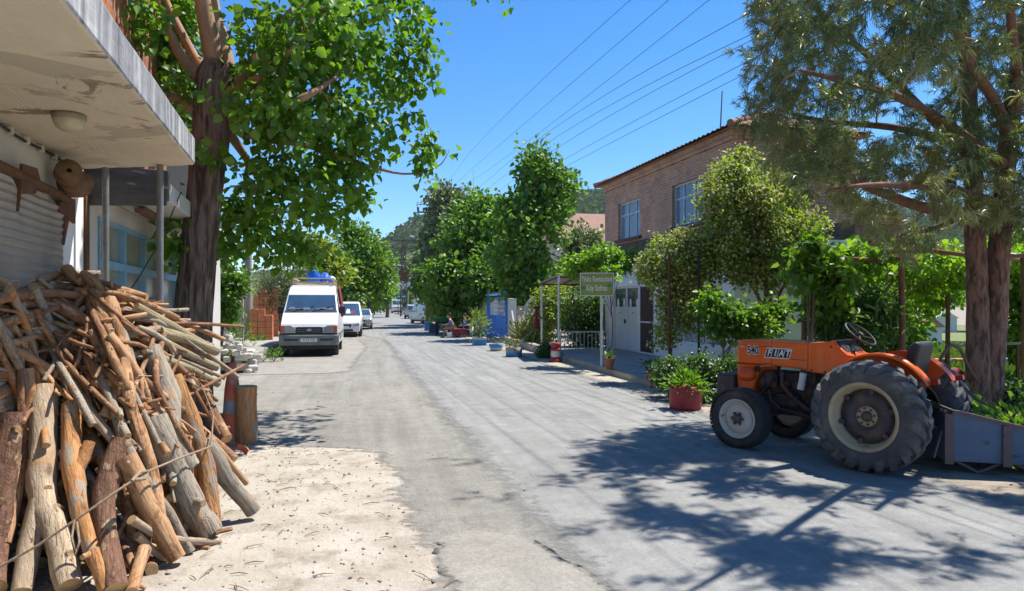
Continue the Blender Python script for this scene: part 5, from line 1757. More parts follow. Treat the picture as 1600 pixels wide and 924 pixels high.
rndtree('grape_vine', 'bright grape vine trailing over the signboard and porch', 955, 560, 20.5, [
    (915, 408, 0, 28, 12, .7, 50), (945, 400, -.3, 26, 14, .6, 50), (970, 412, 0, 20, 16, .6, 36), (898, 420, 0, 14, 10, .4, 20), (955, 425, -1.2, 16, 8, .3, 12), (990, 402, .4, 16, 12, .4, 18)],
    'l_vine', .12, 14, .17, .02, cat='vine', bark='twig', twr=.008, width=1.0, baseY=25.4)
rndtree('grape_vine', 'dark leafed grape vine hanging between the honeysuckle and the tractor', 1130, 600, 14.2, [
    (1135, 500, 0, 45, 34, .5, 70), (1180, 505, 0, 30, 36, .5, 50), (1110, 480, 0, 30, 22, .4, 30), (1215, 490, .4, 24, 30, .4, 26)],
    'l_tree', .11, 16, .18, .03, cat='vine', bark='twig', twr=.008, width=1.0)
rndtree('dark_shrub', 'dark leafy shrub along the terrace edge behind the red drum planter', 1100, 610, 13.2, [
    (1060, 580, 0, 34, 22, .5, 60), (1105, 590, 0, 45, 36, .6, 120), (1145, 580, -.3, 26, 30, .5, 50), (1035, 590, .4, 14, 16, .3, 20), (1090, 615, -.4, 40, 16, .4, 40)],
    'l_dark', .06, 34, .13, .02, cat='shrub', twr=.006)
for px, y0, y1, mm, lab in ((1046, 500, 577, 'rust', 'thin reddish brown pole holding the loose honeysuckle'), (1092, 480, 585, 'black', 'thin dark pole in front of the red drinks cooler')):
    Y = 15.6
    q0, q1 = P(px, y1, Y), P(px + 1, 395, Y)
    tpole = thing('plant_pole', lab, 'pole', (q0.x, q0.y, 0), 0)
    b = MB(); b.cyl((0, 0, .1), (0, 0, q1.z), .03, n=8); b.build('pole', M[mm], tpole)
rndtree('hedge', 'yellow green hedge left of the porch post', 850, 560, 28.5, [
    (850, 490, 0, 26, 30, .9, 80), (875, 480, .3, 24, 30, .9, 70), (840, 520, 0, 18, 20, .6, 36), (862, 458, .4, 24, 14, .6, 36)], 'l_yel', .12, 28, .28, .05, cat='hedge')
rndtree('hedge', 'dark hedge in the shade behind the white railing', 915, 560, 27.2, [
    (905, 490, 0, 34, 40, .7, 120), (935, 490, .2, 26, 40, .6, 90), (915, 525, -.2, 44, 20, .5, 70)], 'l_dark', .11, 28, .26, .05, cat='hedge')
rndtree('green_shrub', 'small dense green shrub at the kerb left of the red hydrant shaped pot', 855, 560, 23.4, [(855, 548, 0, 16, 13, .4, 50), (848, 556, 0, 12, 8, .3, 20)], 'l_dark', .07, 30, .14, .02, cat='shrub')

# pergola with vines over the garden behind the tractor
pg = thing('pergola', 'rough pole pergola carrying vines behind the tractor', 'pergola', V((8.5, 14, 0)), 0)
og = V((8.5, 14, 0))
b = MB()
for a, c in (((1235, 408, 13.4), (1420, 402, 13.0)), ((1380, 394, 12.6), (1600, 400, 12.6)), ((1260, 420, 16), (1640, 412, 16)), ((1360, 380, 13), (1440, 402, 17)), ((1230, 438, 18), (1640, 430, 18.5)),
             ((1250, 425, 13.5), (1330, 425, 19)), ((1410, 400, 12.8), (1470, 425, 19)), ((1560, 400, 12.6), (1640, 425, 19))):
    p, q = P(*a) - og, P(*c) - og
    b.tube([p, p.lerp(q, .33) + V((0, 0, .05)), p.lerp(q, .7) - V((0, 0, .04)), q], [.05, .045, .04, .035], 7, 0)
b.build('beam', M['pine_limb'], pg)
for px, Y in ((1408, 13.0), (1255, 13.4), (1340, 16.5), (1600, 13.0), (1480, 18)):
    q = P(px, 405, Y) - og
    b = MB(); b.tube([(q.x, q.y, 0), (q.x + .02, q.y, 1.4), (q.x, q.y, q.z + .05)], [.06, .055, .05], 8); b.build('post', M['pine_limb'], pg)
rndtree('grape_vine', 'sunlit grape vine spread over the pergola roof', 1345, 600, 15.5, [
    (1330, 405, -1.5, 60, 16, 1.2, 90), (1420, 412, 0, 70, 16, 1.8, 100), (1500, 408, 0, 60, 18, 1.8, 90), (1580, 410, 0, 60, 20, 1.8, 80), (1310, 430, 1.2, 60, 10, 1.5, 60), (1450, 440, 1.5, 70, 10, 1.5, 80), (1400, 462, 3.5, 90, 16, 1.0, 100), (1480, 455, 3, 50, 20, 1, 60)],
    'l_vine', .13, 15, .22, .05, cat='vine', bark='twig', twr=.01, width=1.0)
rndtree('grape_vine', 'vine with large leaves hanging from the near pergola corner', 1262, 600, 12.6, [
    (1270, 420, 0, 34, 30, .4, 44), (1300, 440, 0, 30, 36, .4, 40), (1262, 385, .2, 20, 16, .3, 16), (1290, 480, .3, 36, 30, .4, 40)],
    'l_tree2', .15, 12, .17, .04, cat='vine', bark='twig', twr=.01, width=1.0)
rndtree('oleander_bush', 'dark narrow leafed bush right behind the tractor hood', 1300, 600, 13.0, [
    (1300, 490, 0, 32, 42, .6, 70), (1360, 480, .4, 40, 30, .6, 60), (1385, 500, .6, 28, 30, .6, 36), (1330, 530, 0, 50, 24, .5, 50)],
    'l_dark', .15, 18, .2, .03, cat='bush', width=.35)
rndtree('garden_bush', 'pale green bush in the sun between tractor seat and pine', 1420, 580, 19, [
    (1410, 520, 0, 30, 28, .8, 60), (1445, 470, 1, 26, 36, .8, 40), (1380, 520, 1, 24, 20, .6, 26)], 'l_vine', .16, 18, .3, .04, cat='bush')
rndtree('garden_tree', 'light green tree at the right edge behind the pine trunks', 1610, 600, 16.5, [
    (1600, 440, 0, 40, 50, 1.0, 100), (1620, 500, 0, 36, 40, .9, 70), (1590, 395, 0, 40, 30, 1, 50), (1585, 540, -.5, 16, 24, .4, 16)], 'l_tree2', .17, 18, .3, .07, cat='tree')
rndtree('garden_tree', 'grey green tree in the middle of the garden behind the hives', 1455, 560, 34, [
    (1460, 440, 0, 50, 45, 1.6, 110), (1420, 460, 0, 30, 30, 1, 40), (1500, 430, 0, 40, 50, 1.4, 70)], 'l_olive', .22, 24, .45, .12, cat='tree')
rndtree('garden_tree', 'broad tree far behind the pergola on the right', 1560, 540, 46, [
    (1560, 430, 0, 60, 46, 2, 120), (1610, 440, 0, 40, 50, 2, 70), (1400, 430, 2, 50, 30, 2, 70), (1350, 420, 3, 40, 30, 2, 50)], 'l_tree', .3, 24, .6, .15, cat='tree')
rndtree('ground_shrub', 'low dark weeds and shrub around the foot of the pine', 1500, 640, 10.6, [
    (1465, 632, 0, 26, 8, .4, 24), (1500, 638, -.3, 34, 9, .4, 34), (1585, 622, .4, 34, 18, .5, 44), (1630, 615, .4, 36, 26, .5, 44)], 'l_dark', .075, 26, .14, .015, cat='shrub')

# lawn and garden things
lw = MB()
lw.prism([tuple(P(1150, 0, 15.5)[:2]), tuple(P(1480, 0, 12.6)[:2]), tuple(P(1900, 0, 11.2)[:2]), tuple(P(1750, 0, 60)[:2]), tuple(P(1240, 0, 60)[:2])], 0, .01, 'z')
props(lw.build('lawn', M['lawn']), kind='structure')
n = 9000
px = nr.uniform(1400, 1660, n); Y = nr.uniform(13.5, 30, n)
c = np.stack([(px - 800) / F * Y, Y, np.full(n, .01)], 1)
d = rand_unit(n) * .5 + np.array([0, 0, 1.0])
o = leaf_obj('grass', c, d, rand_unit(n), nr.uniform(.12, .3, n), M['grass'], None, .14, .02)
props(o, 'sunlit grass of the garden behind the tractor', 'grass', kind='stuff')
hcol = ['hive_o', 'hive_b', 'hive_o', 'hive_y', 'hive_b', 'hive_r', 'hive_b', 'hive_o', 'hive_w']
hnm = {'hive_o': 'ochre', 'hive_b': 'pale blue', 'hive_y': 'yellow', 'hive_r': 'brick red', 'hive_w': 'white'}
place = ['leftmost in the row', 'second from the left in the row', 'third from the left in the row', 'between two others left of the pine trunks', 'hidden partly by the pine trunks', 'behind the pine trunks', 'first to the right of the pine trunks', 'second to the right of the pine trunks', 'rightmost in the row']
for k, m_ in enumerate(hcol):
    pxk = 1463 + k * 17.5
    q = P(pxk, 582, 20 - k * .1)
    h = thing('beehive', f'{hnm[m_]} wooden beehive, {place[k]}', 'beehive', q, rng.uniform(-.1, .1), 'beehives on the garden stand')
    b = MB(); b.bx(-.13, .13, -.16, .16, 0, .34); b.build('hive_body', M[m_], h)
    b = MB(); b.bx(-.15, .15, -.18, .18, .343, .385); b.build('hive_roof', M['chrome' if k % 2 else m_], h)
zs = P(1463, 582, 20).z
hs = thing('hive_stand', 'long yellowish plank stand carrying the row of beehives', 'stand', (P(1530, 0, 19.6).x, 19.6, 0), math.atan2(-.9, 2.55) * .3)
b = MB(); b.bx(-1.6, 1.9, -.25, .25, zs - .13, zs - .02)
b.build('shelf', M['hive_y'], hs)
for x in (-1.4, .2, 1.7):
    b = MB(); b.bx(x - .05, x + .05, -.2, .2, -.05, zs - .133); b.build('leg', M['plank'], hs)
gf = thing('garden_fence', 'low fence with pale top rail and dark posts in front of the beehives', 'fence', (P(1530, 0, 14.5).x, 14.5, 0), 0)
o2 = gf.location.copy()
b = MB(); b.bar(P(1478, 541, 14.8) - o2, P(1680, 533, 14) - o2, .05); b.build('rail', M['beige_pole'], gf)
for pxk in (1480, 1590, 1672):
    q = P(pxk, 540, 14.5) - o2
    b = MB(); b.bar((q.x, q.y, 0), (q.x, q.y, q.z), .05); b.build('post', M['rust'], gf)
# red disc on a bent pipe
rd = thing('red_disc', 'dark red round steel disc standing behind the tractor wheel', 'disc', (P(1493, 0, 11.2).x, 11.2, 0), 0)
b = MB(); b.lathe([(0, -.01), (.155, -.012), (.16, 0), (.155, .012), (0, .02)], 24, 0, Matrix.Translation((0, 0, P(1493, 590, 11.2).z)) @ Matrix.Rotation(R(80), 4, 'X')); b.build('plate', M['red_paint'], rd)
b = MB(); b.cyl((0, .03, 0), (0, .03, .6), .02, n=6); b.build('stake', M['rust'], rd)
b = MB()
b.tube([P(1478, 655, 10.6), P(1470, 600, 10.6), P(1470, 560, 10.6), P(1485, 538, 10.6), P(1500, 545, 10.7), P(1516, 578, 10.8), P(1534, 606, 10.9)], [.03, .03, .028, .026, .024, .022, .018], 7)
props(b.build('bent_branch', M['twig']), 'bent dark branch arching beside the pine trunk', 'branch')
# cyan shed door and grey shed, broken brick wall, far sheds
sh = thing('garden_shed', 'grey plastered shed with a cyan door behind the dark bush', 'shed', (P(1340, 0, 20).x, 20, 0), .15)
b = MB(); b.bx(-1.6, 1.3, 0, 2, 0, 2.3); b.build('wall', M['conc'], sh)
b = MB(); b.bx(-.3, .45, -.05, -.003, 0, 2.1); b.build('door', M['cyan'], sh)
rb = thing('brick_annex', 'low red brick annex with stepped top right of the brick house', 'annex', FW(FL - .2, FD + .05), FZ)
b = MB(); b.bx(-2.5, .0, .05, 1.7, 0, 4.15); b.bx(-2.5, -.02, .06, .75, 4.15, 4.6)
b.build('wall', M['red_brick'], rb)
b = MB(); b.bx(-2.55, .06, 0, 1.75, 4.153, 4.2) if False else b.bx(-2.55, .06, .76, 1.76, 4.153, 4.2); b.build('coping', M['old_brick'], rb)
for k, (px, py, Y, w, h, c, rc, lab) in enumerate(((1478, 520, 44, 1.8, .9, 'far_white', 'hive_w', 'small white hut in the sunny garden, left of the pine'), (1455, 548, 30, 1.2, .8, 'far_white', 'red_brick', 'tiny white kennel with reddish roof on the lawn'))):
    q = P(px, 500, Y); t = thing('garden_hut', lab, 'hut', (q.x, Y, 0), .3)
    b = MB(); b.bx(-w / 2, w / 2, 0, w * .8, 0, h); b.build('wall', M[c], t)
    b = MB(); b.prism([(-w / 2 - .1, h), (w / 2 + .1, h), (0, h + .45)], -.1, w * .8 + .1, 'y'); b.build('roof', M[rc], t)

# ---------------------------------------------------------------- planters
def foliage(t, name, n, c, r, size, leaf, width=.7, up=.4):
    C = np.array(c) + nr.normal(0, 1, (n, 3)) * np.array(r) * .5
    d = unit(C - np.array(c) + 1e-5) + np.array([0, 0, up])
    return leaf_obj(name, C, d, rand_unit(n) + np.array([0, 0, 1.0]), size * nr.uniform(.6, 1.3, n), M[leaf], t, width)


dp = thing('drum_planter', 'big chipped red drum planter with bright green plant near the tractor', 'planter', G(1071, 640), .3)
b = MB(); b.lathe([(0, 0), (.24, 0), (.265, .03), (.27, .12), (.262, .14), (.27, .16), (.268, .30), (.26, .32), (.268, .34), (.262, .41), (.235, .41), (.23, .34), (0, .34)], 28); b.build('drum', M['red_paint'], dp)
foliage(dp, 'foliage', 320, (0, 0, .46), (.30, .30, .16), .09, 'l_tree2')
gp = thing('goblet_planter', 'glossy red goblet shaped planter with a small dark plant by the terrace edge', 'planter', G(1021, 606), 0)
b = MB(); b.lathe([(0, 0), (.10, 0), (.10, .03), (.05, .06), (.05, .10), (.13, .16), (.15, .26), (.165, .36), (.15, .37), (.13, .33), (0, .33)], 24); b.build('goblet', M['red_pot'], gp)
foliage(gp, 'foliage', 160, (0, 0, .45), (.22, .22, .14), .07, 'l_dark')
tp_ = thing('palm_pot', 'terracotta pot with spiky palm leaves on the terrace beside the sign post', 'planter', G(952, 577, .15), 0)
b = MB(); b.lathe([(0, 0), (.09, 0), (.13, .24), (.145, .24), (.145, .29), (.12, .29), (.115, .25), (0, .25)], 20); b.build('pot', M['terracotta'], tp_)
b = MB()
for k in range(34):
    a = rng.uniform(0, 6.28); el = rng.uniform(.15, 1.3); Lk = rng.uniform(.30, .48)
    d = V((math.cos(a) * math.cos(el), math.sin(a) * math.cos(el), math.sin(el)))
    p = V((0, 0, .27)); m1 = p + d * Lk * .55 + V((0, 0, .03)); e_ = p + d * Lk - V((0, 0, .07))
    s = d.cross(V((0, 0, 1))).normalized() * .016
    b.add([p - s * .6, p + s * .6, m1 + s, m1 - s, e_], [(0, 1, 2, 3), (3, 2, 4)])
b.build('foliage', M['l_dark'], tp_, fix=False)
hp = thing('hydrant_pot', 'red and white painted pot stack at the foot of the porch post', 'planter', G(868, 566), 0)
hp.scale = (.82, .82, .82)
b = MB()
b.lathe([(0, 0), (.25, 0), (.25, .10), (.19, .13), (.17, .2)], 20, 0); b.lathe([(.17, .2), (.19, .3), (.17, .42)], 20, 1); b.lathe([(.17, .42), (.2, .44), (.2, .5), (.14, .52), (.18, .62), (.19, .72), (.15, .74), (0, .72)], 20, 0)
b.build('pot_body', [M['red_paint'], M['pot_white']], hp)


def boxpot(label, base, w, h, rz, taper, colors, plant, group='blue and white planters along the pavement', kind='box'):
    t = thing('blue_planter', label, 'planter', base, rz, group)
    b = MB()
    if kind == 'box':
        b.box((0, 0, h * .36), (w, w, h * .72), 0); b.box((0, 0, h * .86), (w * 1.06, w * 1.06, h * .27), 1)
        b.build('tub', [M[colors[0]], M[colors[1]]], t, bevel=.015)
    else:
        b.lathe([(0, 0), (w / 2 * taper, 0), (w / 2 * (taper + (1 - taper) * .5), h * .5)], 20, 0)
        b.lathe([(w / 2 * (taper + (1 - taper) * .5), h * .5), (w / 2, h), (w / 2 * .9, h), (w / 2 * .86, h * .8), (0, h * .8)], 20, 1)
        b.build('tub', [M[colors[0]], M[colors[1]]], t)
    b = MB(); b.lathe([(0, h * 1.002), (w * .42, h * 1.002)], 16); b.build('soil', M['soil'], t)
    plant(t)
    return t


def leafyplant(t, h0, hh, rr, n, size, leaf, stem=True):
    foliage(t, 'foliage', n, (0, 0, h0 + hh * .6), (rr, rr, hh * .55), size, leaf, .45)
    if stem:
        b = MB()
        for k in range(5):
            a = k * 1.3
            b.tube([(0, 0, h0 - .02), (math.cos(a) * .06, math.sin(a) * .06, h0 + hh * .4), (math.cos(a) * rr * .4, math.sin(a) * rr * .4, h0 + hh * .8)], [.014, .01, .005], 5)
        b.build('stem', M['twig'], t)


boxpot('square blue box with white rim and loose shrub before the blue gate', G(749, 540), .54, .36, ALPHA, 1, ('pot_blue', 'pot_white'), lambda t: leafyplant(t, .36, 1.05, .40, 420, .12, 'l_yel'))
boxpot('low round tub with blue top and white bottom, between gate and grey pot', G(775, 549), .56, .28, 0, .72, ('pot_white', 'pot_blue'), lambda t: leafyplant(t, .27, .16, .2, 40, .1, 'l_weed', False), kind='round')
boxpot('round grey tub with blue patches and dry stalks nearest the porch', G(803, 558), .58, .33, 0, .92, ('pot_blue', 'conc'), lambda t: leafyplant(t, .3, .2, .22, 60, .12, 'l_weed', False), kind='round')
boxpot('pale blue box at the foot of the yellow green shrub by the far grey van', G(668, 517), .40, .62, ALPHA, 1, ('pot_blue', 'pot_blue'), lambda t: leafyplant(t, .6, .3, .2, 30, .1, 'l_dark', False))
boxpot('dark blue planter with tall yellow green shrub beside the seated people', G(678, 520), .62, .55, ALPHA, 1, ('box_blue', 'box_blue'), lambda t: leafyplant(t, .55, 1.75, .55, 420, .2, 'l_yel'))

# ---------------------------------------------------------------- blue gate, fence, weeds
g0, g1 = G(791, 531), G(742, 521)
gd = (g0 - g1); gl = gd.length; gz = math.atan2(gd.y, gd.x)
gate = thing('blue_gate', 'tall bright blue steel gate with white grille in its upper half', 'gate', g1, gz)
hL, hR = 2.42, 2.42
b = MB()
for x0, x1 in ((0.0, gl * .48), (gl * .52, gl)):
    b.bx(x0 + .1, x1 - .1, -.02, .02, .08, 1.1)
b.build('lower_panel', M['gate_blue'], gate)
b = MB()
for x in (0, gl * .48, gl * .52, gl): b.bx(x - .09, x + .09, -.06, .06, 0, 2.35)
for z in (.06, 1.12, 2.05, 2.32): b.bx(0, gl, -.05, .05, z, z + .09)
for k in range(7): b.bx(gl * k / 6 - .03 if k else .1, gl * k / 6 + .03, -.03, .03, .1, 1.1)
b.bx(gl - .6, gl + .1, -.055, .055, 2.41, 2.56)
b.build('gate_frame', M['gate_blue'], gate)
b = MB()
for k in range(26):
    x = .2 + (gl - .4) * k / 25
    b.bx(x - .028, x + .028, -.024, .024, 1.21, 2.05)
for z in (1.42, 1.66, 1.88):
    b.bx(.1, gl - .1, -.02, .02, z, z + .05)
b.build('grille', M['white_metal'], gate)
b = MB(); b.bx(0, gl - .5, -.052, -.046, 2.24, 2.32); b.build('top_strip', M['white_metal'], gate)
gpst = thing('gate_post', 'white painted concrete gate post with a plank leaning on it', 'post', G(800, 535), ALPHA)
b = MB(); b.box((0, 0, 1.0), (.36, .3, 2.0)); b.bx(-.2, .2, -.17, .17, 2.0, 2.06); b.build('shaft', M['pot_white'], gpst, bevel=.02)
pl = thing('leaning_plank', 'long white plank leaning against the gate post', 'plank', G(808, 536), 0)
b = MB(); b.bar((0, 0, 0), (-.25, .2, 1.5), .10, .03); b.build('board', M['white_metal'], pl)
fpos = [(818, 538), (853, 548), (846, 541)]
for k, (px, py, lab) in enumerate(((822, 538, 'white concrete fence post with bent top nearest the gate'), (849, 545, 'white concrete fence post half hidden in the yellow green hedge'))):
    q = G(px, py)
    t = thing('fence_post', lab, 'post', q, 0)
    b = MB(); b.bar((0, 0, 0), (0, 0, 1.75), .13); b.bar((0, 0, 1.72), (.30, -.05, 2.12), .12); b.build('shaft', M['pot_white'], t)
ch = thing('wire_fence', 'grey wire mesh fence between the white posts', 'fence', G(806, 534), 0)
oc = ch.location.copy()
b = MB()
p0, p1 = G(806, 534) - oc, G(852, 546) - oc
for k in range(44):
    for sgn in (1, -1):
        u = k / 44; z0, z1 = .1, 1.7
        a = p0.lerp(p1, u); c = p0.lerp(p1, min(1, max(0, u + sgn * .28)))
        b.tube([(a.x, a.y, z0), (c.x, c.y, z1)], .006, 3, cap=False)
b.build('mesh', M['post_grey'], ch, fix=False)
lk = MB()
k0, k1 = G(786, 534), G(862, 557)
lk.bar(k0 + V((0, 0, .14)), k1 + V((0, 0, .14)), .3, .28)
kw2 = lk.build('low_kerb_wall', M['kerb'], bevel=.03); props(kw2, 'low beige kerb wall under the wire fence beside the gate', 'wall')
for k, (px, py, lab) in enumerate(((822, 540, 'tuft of dry yellowish weeds at the fence foot near the plank'), (838, 545, 'tuft of pale weeds at the fence foot near the shrub'))):
    q = G(px, py); t = thing('weed_tuft', lab, 'weeds', q + V((0, .5, .1)), 0)
    foliage(t, 'foliage', 420, (0, 0, .35), (.7, .4, .5), .22, 'l_weed', .25, 1.0)
ro = thing('red_ornament', 'red cloth ornament with a wide brim hanging on the wire fence', 'ornament', P(838, 505, 25.5), 0)
b = MB(); b.lathe([(0, .62), (.07, .60), (.16, .54), (.05, .50), (.04, .42)], 14, 0); b.lathe([(.04, .42), (.07, .36), (.05, .24), (.09, .06), (.11, -.2), (0, -.2)], 14, 0); b.tube([(-.2, 0, .1), (-.06, 0, .32), (.08, 0, .33), (.2, .05, .15)], .03, 6)
b.build('cloth_body', M['red_cloth'], ro)
b = MB(); b.bar((-.05, 0, -.2), (-.75, .1, -.8), .03); b.bar((0, 0, -.25), (-.2, 0, -.85), .03); b.build('stick', M['beige_pole'], ro)

# left side weeds on the kerb
for k, (px, py, hh, lab) in enumerate(((378, 556, 1.2, 'thin weedy shrub growing on the kerb wall before the clay blocks'), (405, 545, .5, 'small bright green weed beside the low clay block stack'), (428, 566, .35, 'sparse weed at the kerb foot near the van'), (352, 583, .5, 'weedy tuft at the end of the log poles'))):
    q = G(px, py); t = thing('weed_plant', lab, 'weed', q, 0)
    foliage(t, 'foliage', int(240 * hh + 30), (0, 0, hh * .6), (.45 * hh ** .5, .4 * hh ** .5, hh * .6), .10, 'l_tree2' if k != 3 else 'l_weed', .45, .8)
    b = MB()
    for j in range(7):
        a = j * .9; b.tube([(0, 0, 0), (math.cos(a) * .1, math.sin(a) * .1, hh * .5), (math.cos(a) * .25, math.sin(a) * .22, hh)], [.008, .006, .003], 4)
    b.build('stem', M['twig'], t)
# ---------------------------------------------------------------- orange tractor
HDG = math.atan2(.775, -.632)
TH = V((-.632, .775, 0)); TLf = V((-.775, -.632, 0))
TO = V((3.83, 7.55, 0)) - TLf * .57
tr = thing('tractor', 'orange farm tractor with big dusty rear tyres parked in the shade of the pine', 'tractor', TO, HDG)


def side(y): return Matrix.Rotation(R(-90 if y > 0 else 90), 4, 'X')


RR = .598
WB = 1.57
KS = .925


def wheel_rear(y):
    s = 1 if y > 0 else -1
    w = MB()
    A = Matrix.Translation((0, y, RR)) @ side(y) @ Matrix.Scale(KS, 4)        # local z of the lathe points outwards
    w.lathe([(.375, .15), (.40, .172), (.46, .185), (.52, .182), (.562, .165), (.590, .13), (.600, .06), (.602, 0), (.600, -.06), (.590, -.13), (.562, -.165), (.5, -.185), (.40, -.172), (.375, -.15)], 64, 0, A)
    k = 22
    for i in range(k):
        for sg in (1, -1):
            a = 2 * math.pi * (i + (.5 if sg < 0 else 0)) / k
            # one slanting lug from the middle of the tread to the shoulder
            p = []
            for u, (z, r) in enumerate(((0.012, .640), (.07, .645), (.13, .640), (.178, .604), (.196, .545))):
                aa = a + .060 * u
                p.append((r, aa, z * sg))
            for (r0, a0, z0), (r1, a1, z1) in zip(p, p[1:]):
                h = .062
                ws = []
                for (r, aa, z) in ((r0, a0, z0), (r1, a1, z1)):
                    wdt = .043 / max(r, .3)
                    for da, rr in ((-wdt, r), (wdt, r), (wdt * 1.3, r - .05), (-wdt * 1.3, r - .05)):
                        ws.append(A @ V((rr * math.cos(aa + da), rr * math.sin(aa + da), z)))
                w.add(ws, [(0, 1, 5, 4), (1, 2, 6, 5), (3, 0, 4, 7), (0, 3, 2, 1), (4, 5, 6, 7)], 0)
    t = w.build('rear_tyre', M['tyre_big'], tr, fix=True)
    w = MB()
    w.lathe([(.385, .155), (.405, .168), (.395, .182), (.372, .176), (.350, .15), (.343, .10), (.325, .085), (.318, .03), (.33, -.10), (.36, -.15), (.385, -.155)], 48, 0, A)
    w.build('rim', M['cream_rim'], t)
    w = MB()
    w.lathe([(.315, .02), (.28, .035), (.265, .06), (.17, .075), (.15, .052), (.12, .045)], 40, 0, A)
    for i in range(6):
        a = i * math.pi / 3 + .3
        w.box(A @ V((.305 * math.cos(a), .305 * math.sin(a), .045)), (.09, .05, .09), 0, (A @ Matrix.Rotation(a, 4, 'Z')).to_3x3())
    w.build('wheel_disc', M['dark_disc'], t)
    w = MB(); w.lathe([(.118, .05), (.118, .062), (.066, .066), (.06, .05)], 32, 0, A); w.build('hub_plate', M['cream_rim'], t)
    w = MB(); w.lathe([(.062, .05), (.056, .085), (.02, .09), (0, .09)], 20, 0, A)
    for i in range(8):
        a = i * math.pi / 4 + .2
        w.cyl(A @ V((.092 * math.cos(a), .092 * math.sin(a), .06)), A @ V((.092 * math.cos(a), .092 * math.sin(a), .085)), .014, n=6)
    w.build('hub_bolts', M['dark_disc'], t)


FRr = .378


def wheel_front(y, steer=0.0):
    w = MB()
    A = Matrix.Translation((WB, y, FRr)) @ Matrix.Rotation(steer, 4, 'Z') @ side(y)
    w.lathe([(.235, .07), (.26, .092), (.30, .10), (.34, .092), (.365, .065), (.375, .03), (.377, 0), (.375, -.03), (.365, -.065), (.33, -.095), (.26, -.092), (.235, -.07)], 56, 0, A)
    for i in range(50):
        a = 2 * math.pi * i / 50
        for z, da in ((.075, 0), (-.075, .07)):
            c = A @ V((.366 * math.cos(a + da), .367 * math.sin(a + da), z))
            w.box(c, (.012, .040, .05), 0, (A @ Matrix.Rotation(a + da, 4, 'Z')).to_3x3())
    t = w.build('front_tyre', M['tyre'], tr)
    w = MB()
    w.lathe([(.235, .075), (.245, .088), (.235, .096), (.222, .088), (.21, .06), (.195, .03), (.19, .035), (.17, .062), (.10, .072), (.075, .06), (.0, .06)], 40, 0, A)
    w.build('rim', M['white_rim'], t)
    w = MB()
    w.lathe([(.058, .06), (.052, .10), (.03, .112), (0, .113)], 16, 0, A)
    for i in range(6):
        a = i * math.pi / 3
        w.cyl(A @ V((.072 * math.cos(a), .072 * math.sin(a), .06)), A @ V((.072 * math.cos(a), .072 * math.sin(a), .085)), .017, n=6)
    w.build('hub', M['dark_disc'], t)


wheel_rear(.57); wheel_rear(-.57)
wheel_front(.56, .06); wheel_front(-.56, .06)

# bonnet and nose
HW = .245
b = MB()
b.prism([(1.98, 1.03), (1.985, 1.24), (1.97, 1.30), (1.92, 1.335), (1.45, 1.345), (1.45, 1.035), (1.62, 1.03)], -HW, HW, 'y')
b.build('bonnet', M['orange'], tr, bevel=.035, seg=3)
b = MB()
b.prism([(1.446, 1.03), (1.446, 1.342), (.93, 1.335), (.93, 1.0)], -HW, HW, 'y')
b.build('bonnet', M['orange'], tr, bevel=.03, seg=3)
b = MB()
b.prism([(.926, .985), (.926, 1.333), (.66, 1.36), (.60, 1.385), (.56, 1.33), (.42, 1.22), (.20, 1.20), (.20, 1.0), (.6, .965)], -HW - .006, HW + .006, 'y')
b.build('cowl', M['orange'], tr, bevel=.02, seg=2)
b = MB()
b.prism([(1.975, .64), (1.99, .86), (1.978, 1.026), (1.63, 1.026), (1.66, .90), (1.74, .64)], -HW + .01, HW - .01, 'y')
nose = b.build('nose_panel', M['orange'], tr, bevel=.025, seg=3)
b = MB(); b.bx(1.985, 1.995, -.19, .19, .90, 1.24)
for k in range(9): b.bx(1.995, 2.003, -.18, .18, .915 + k * .035, .93 + k * .035)
b.build('grille', M['black_plastic'], tr)
for y in (.27, -.27):
    s = 1 if y > 0 else -1
    b = MB()
    A = Matrix.Translation((1.80, y, .90)) @ Matrix.Rotation(R(90), 4, 'Y')
    b.lathe([(0, -.13), (.05, -.12), (.082, -.07), (.092, -.01), (.09, .06), (.08, .075)], 20, 0, A)
    b.bar((1.70, s * .2, .93), (1.72, s * .29, .95), .05, .05)
    h = b.build('headlamp', M['orange_worn'], tr)
    b = MB(); b.lathe([(.08, .07), (.05, .088), (0, .093)], 20, 0, A); b.build('lens', M['lens'], h)
    b = MB(); b.cyl((1.655, s * (HW - .02), .975), (1.655, s * (HW + .02), .975), .04, n=12); b.build('lamp_socket', M['engine'], h)
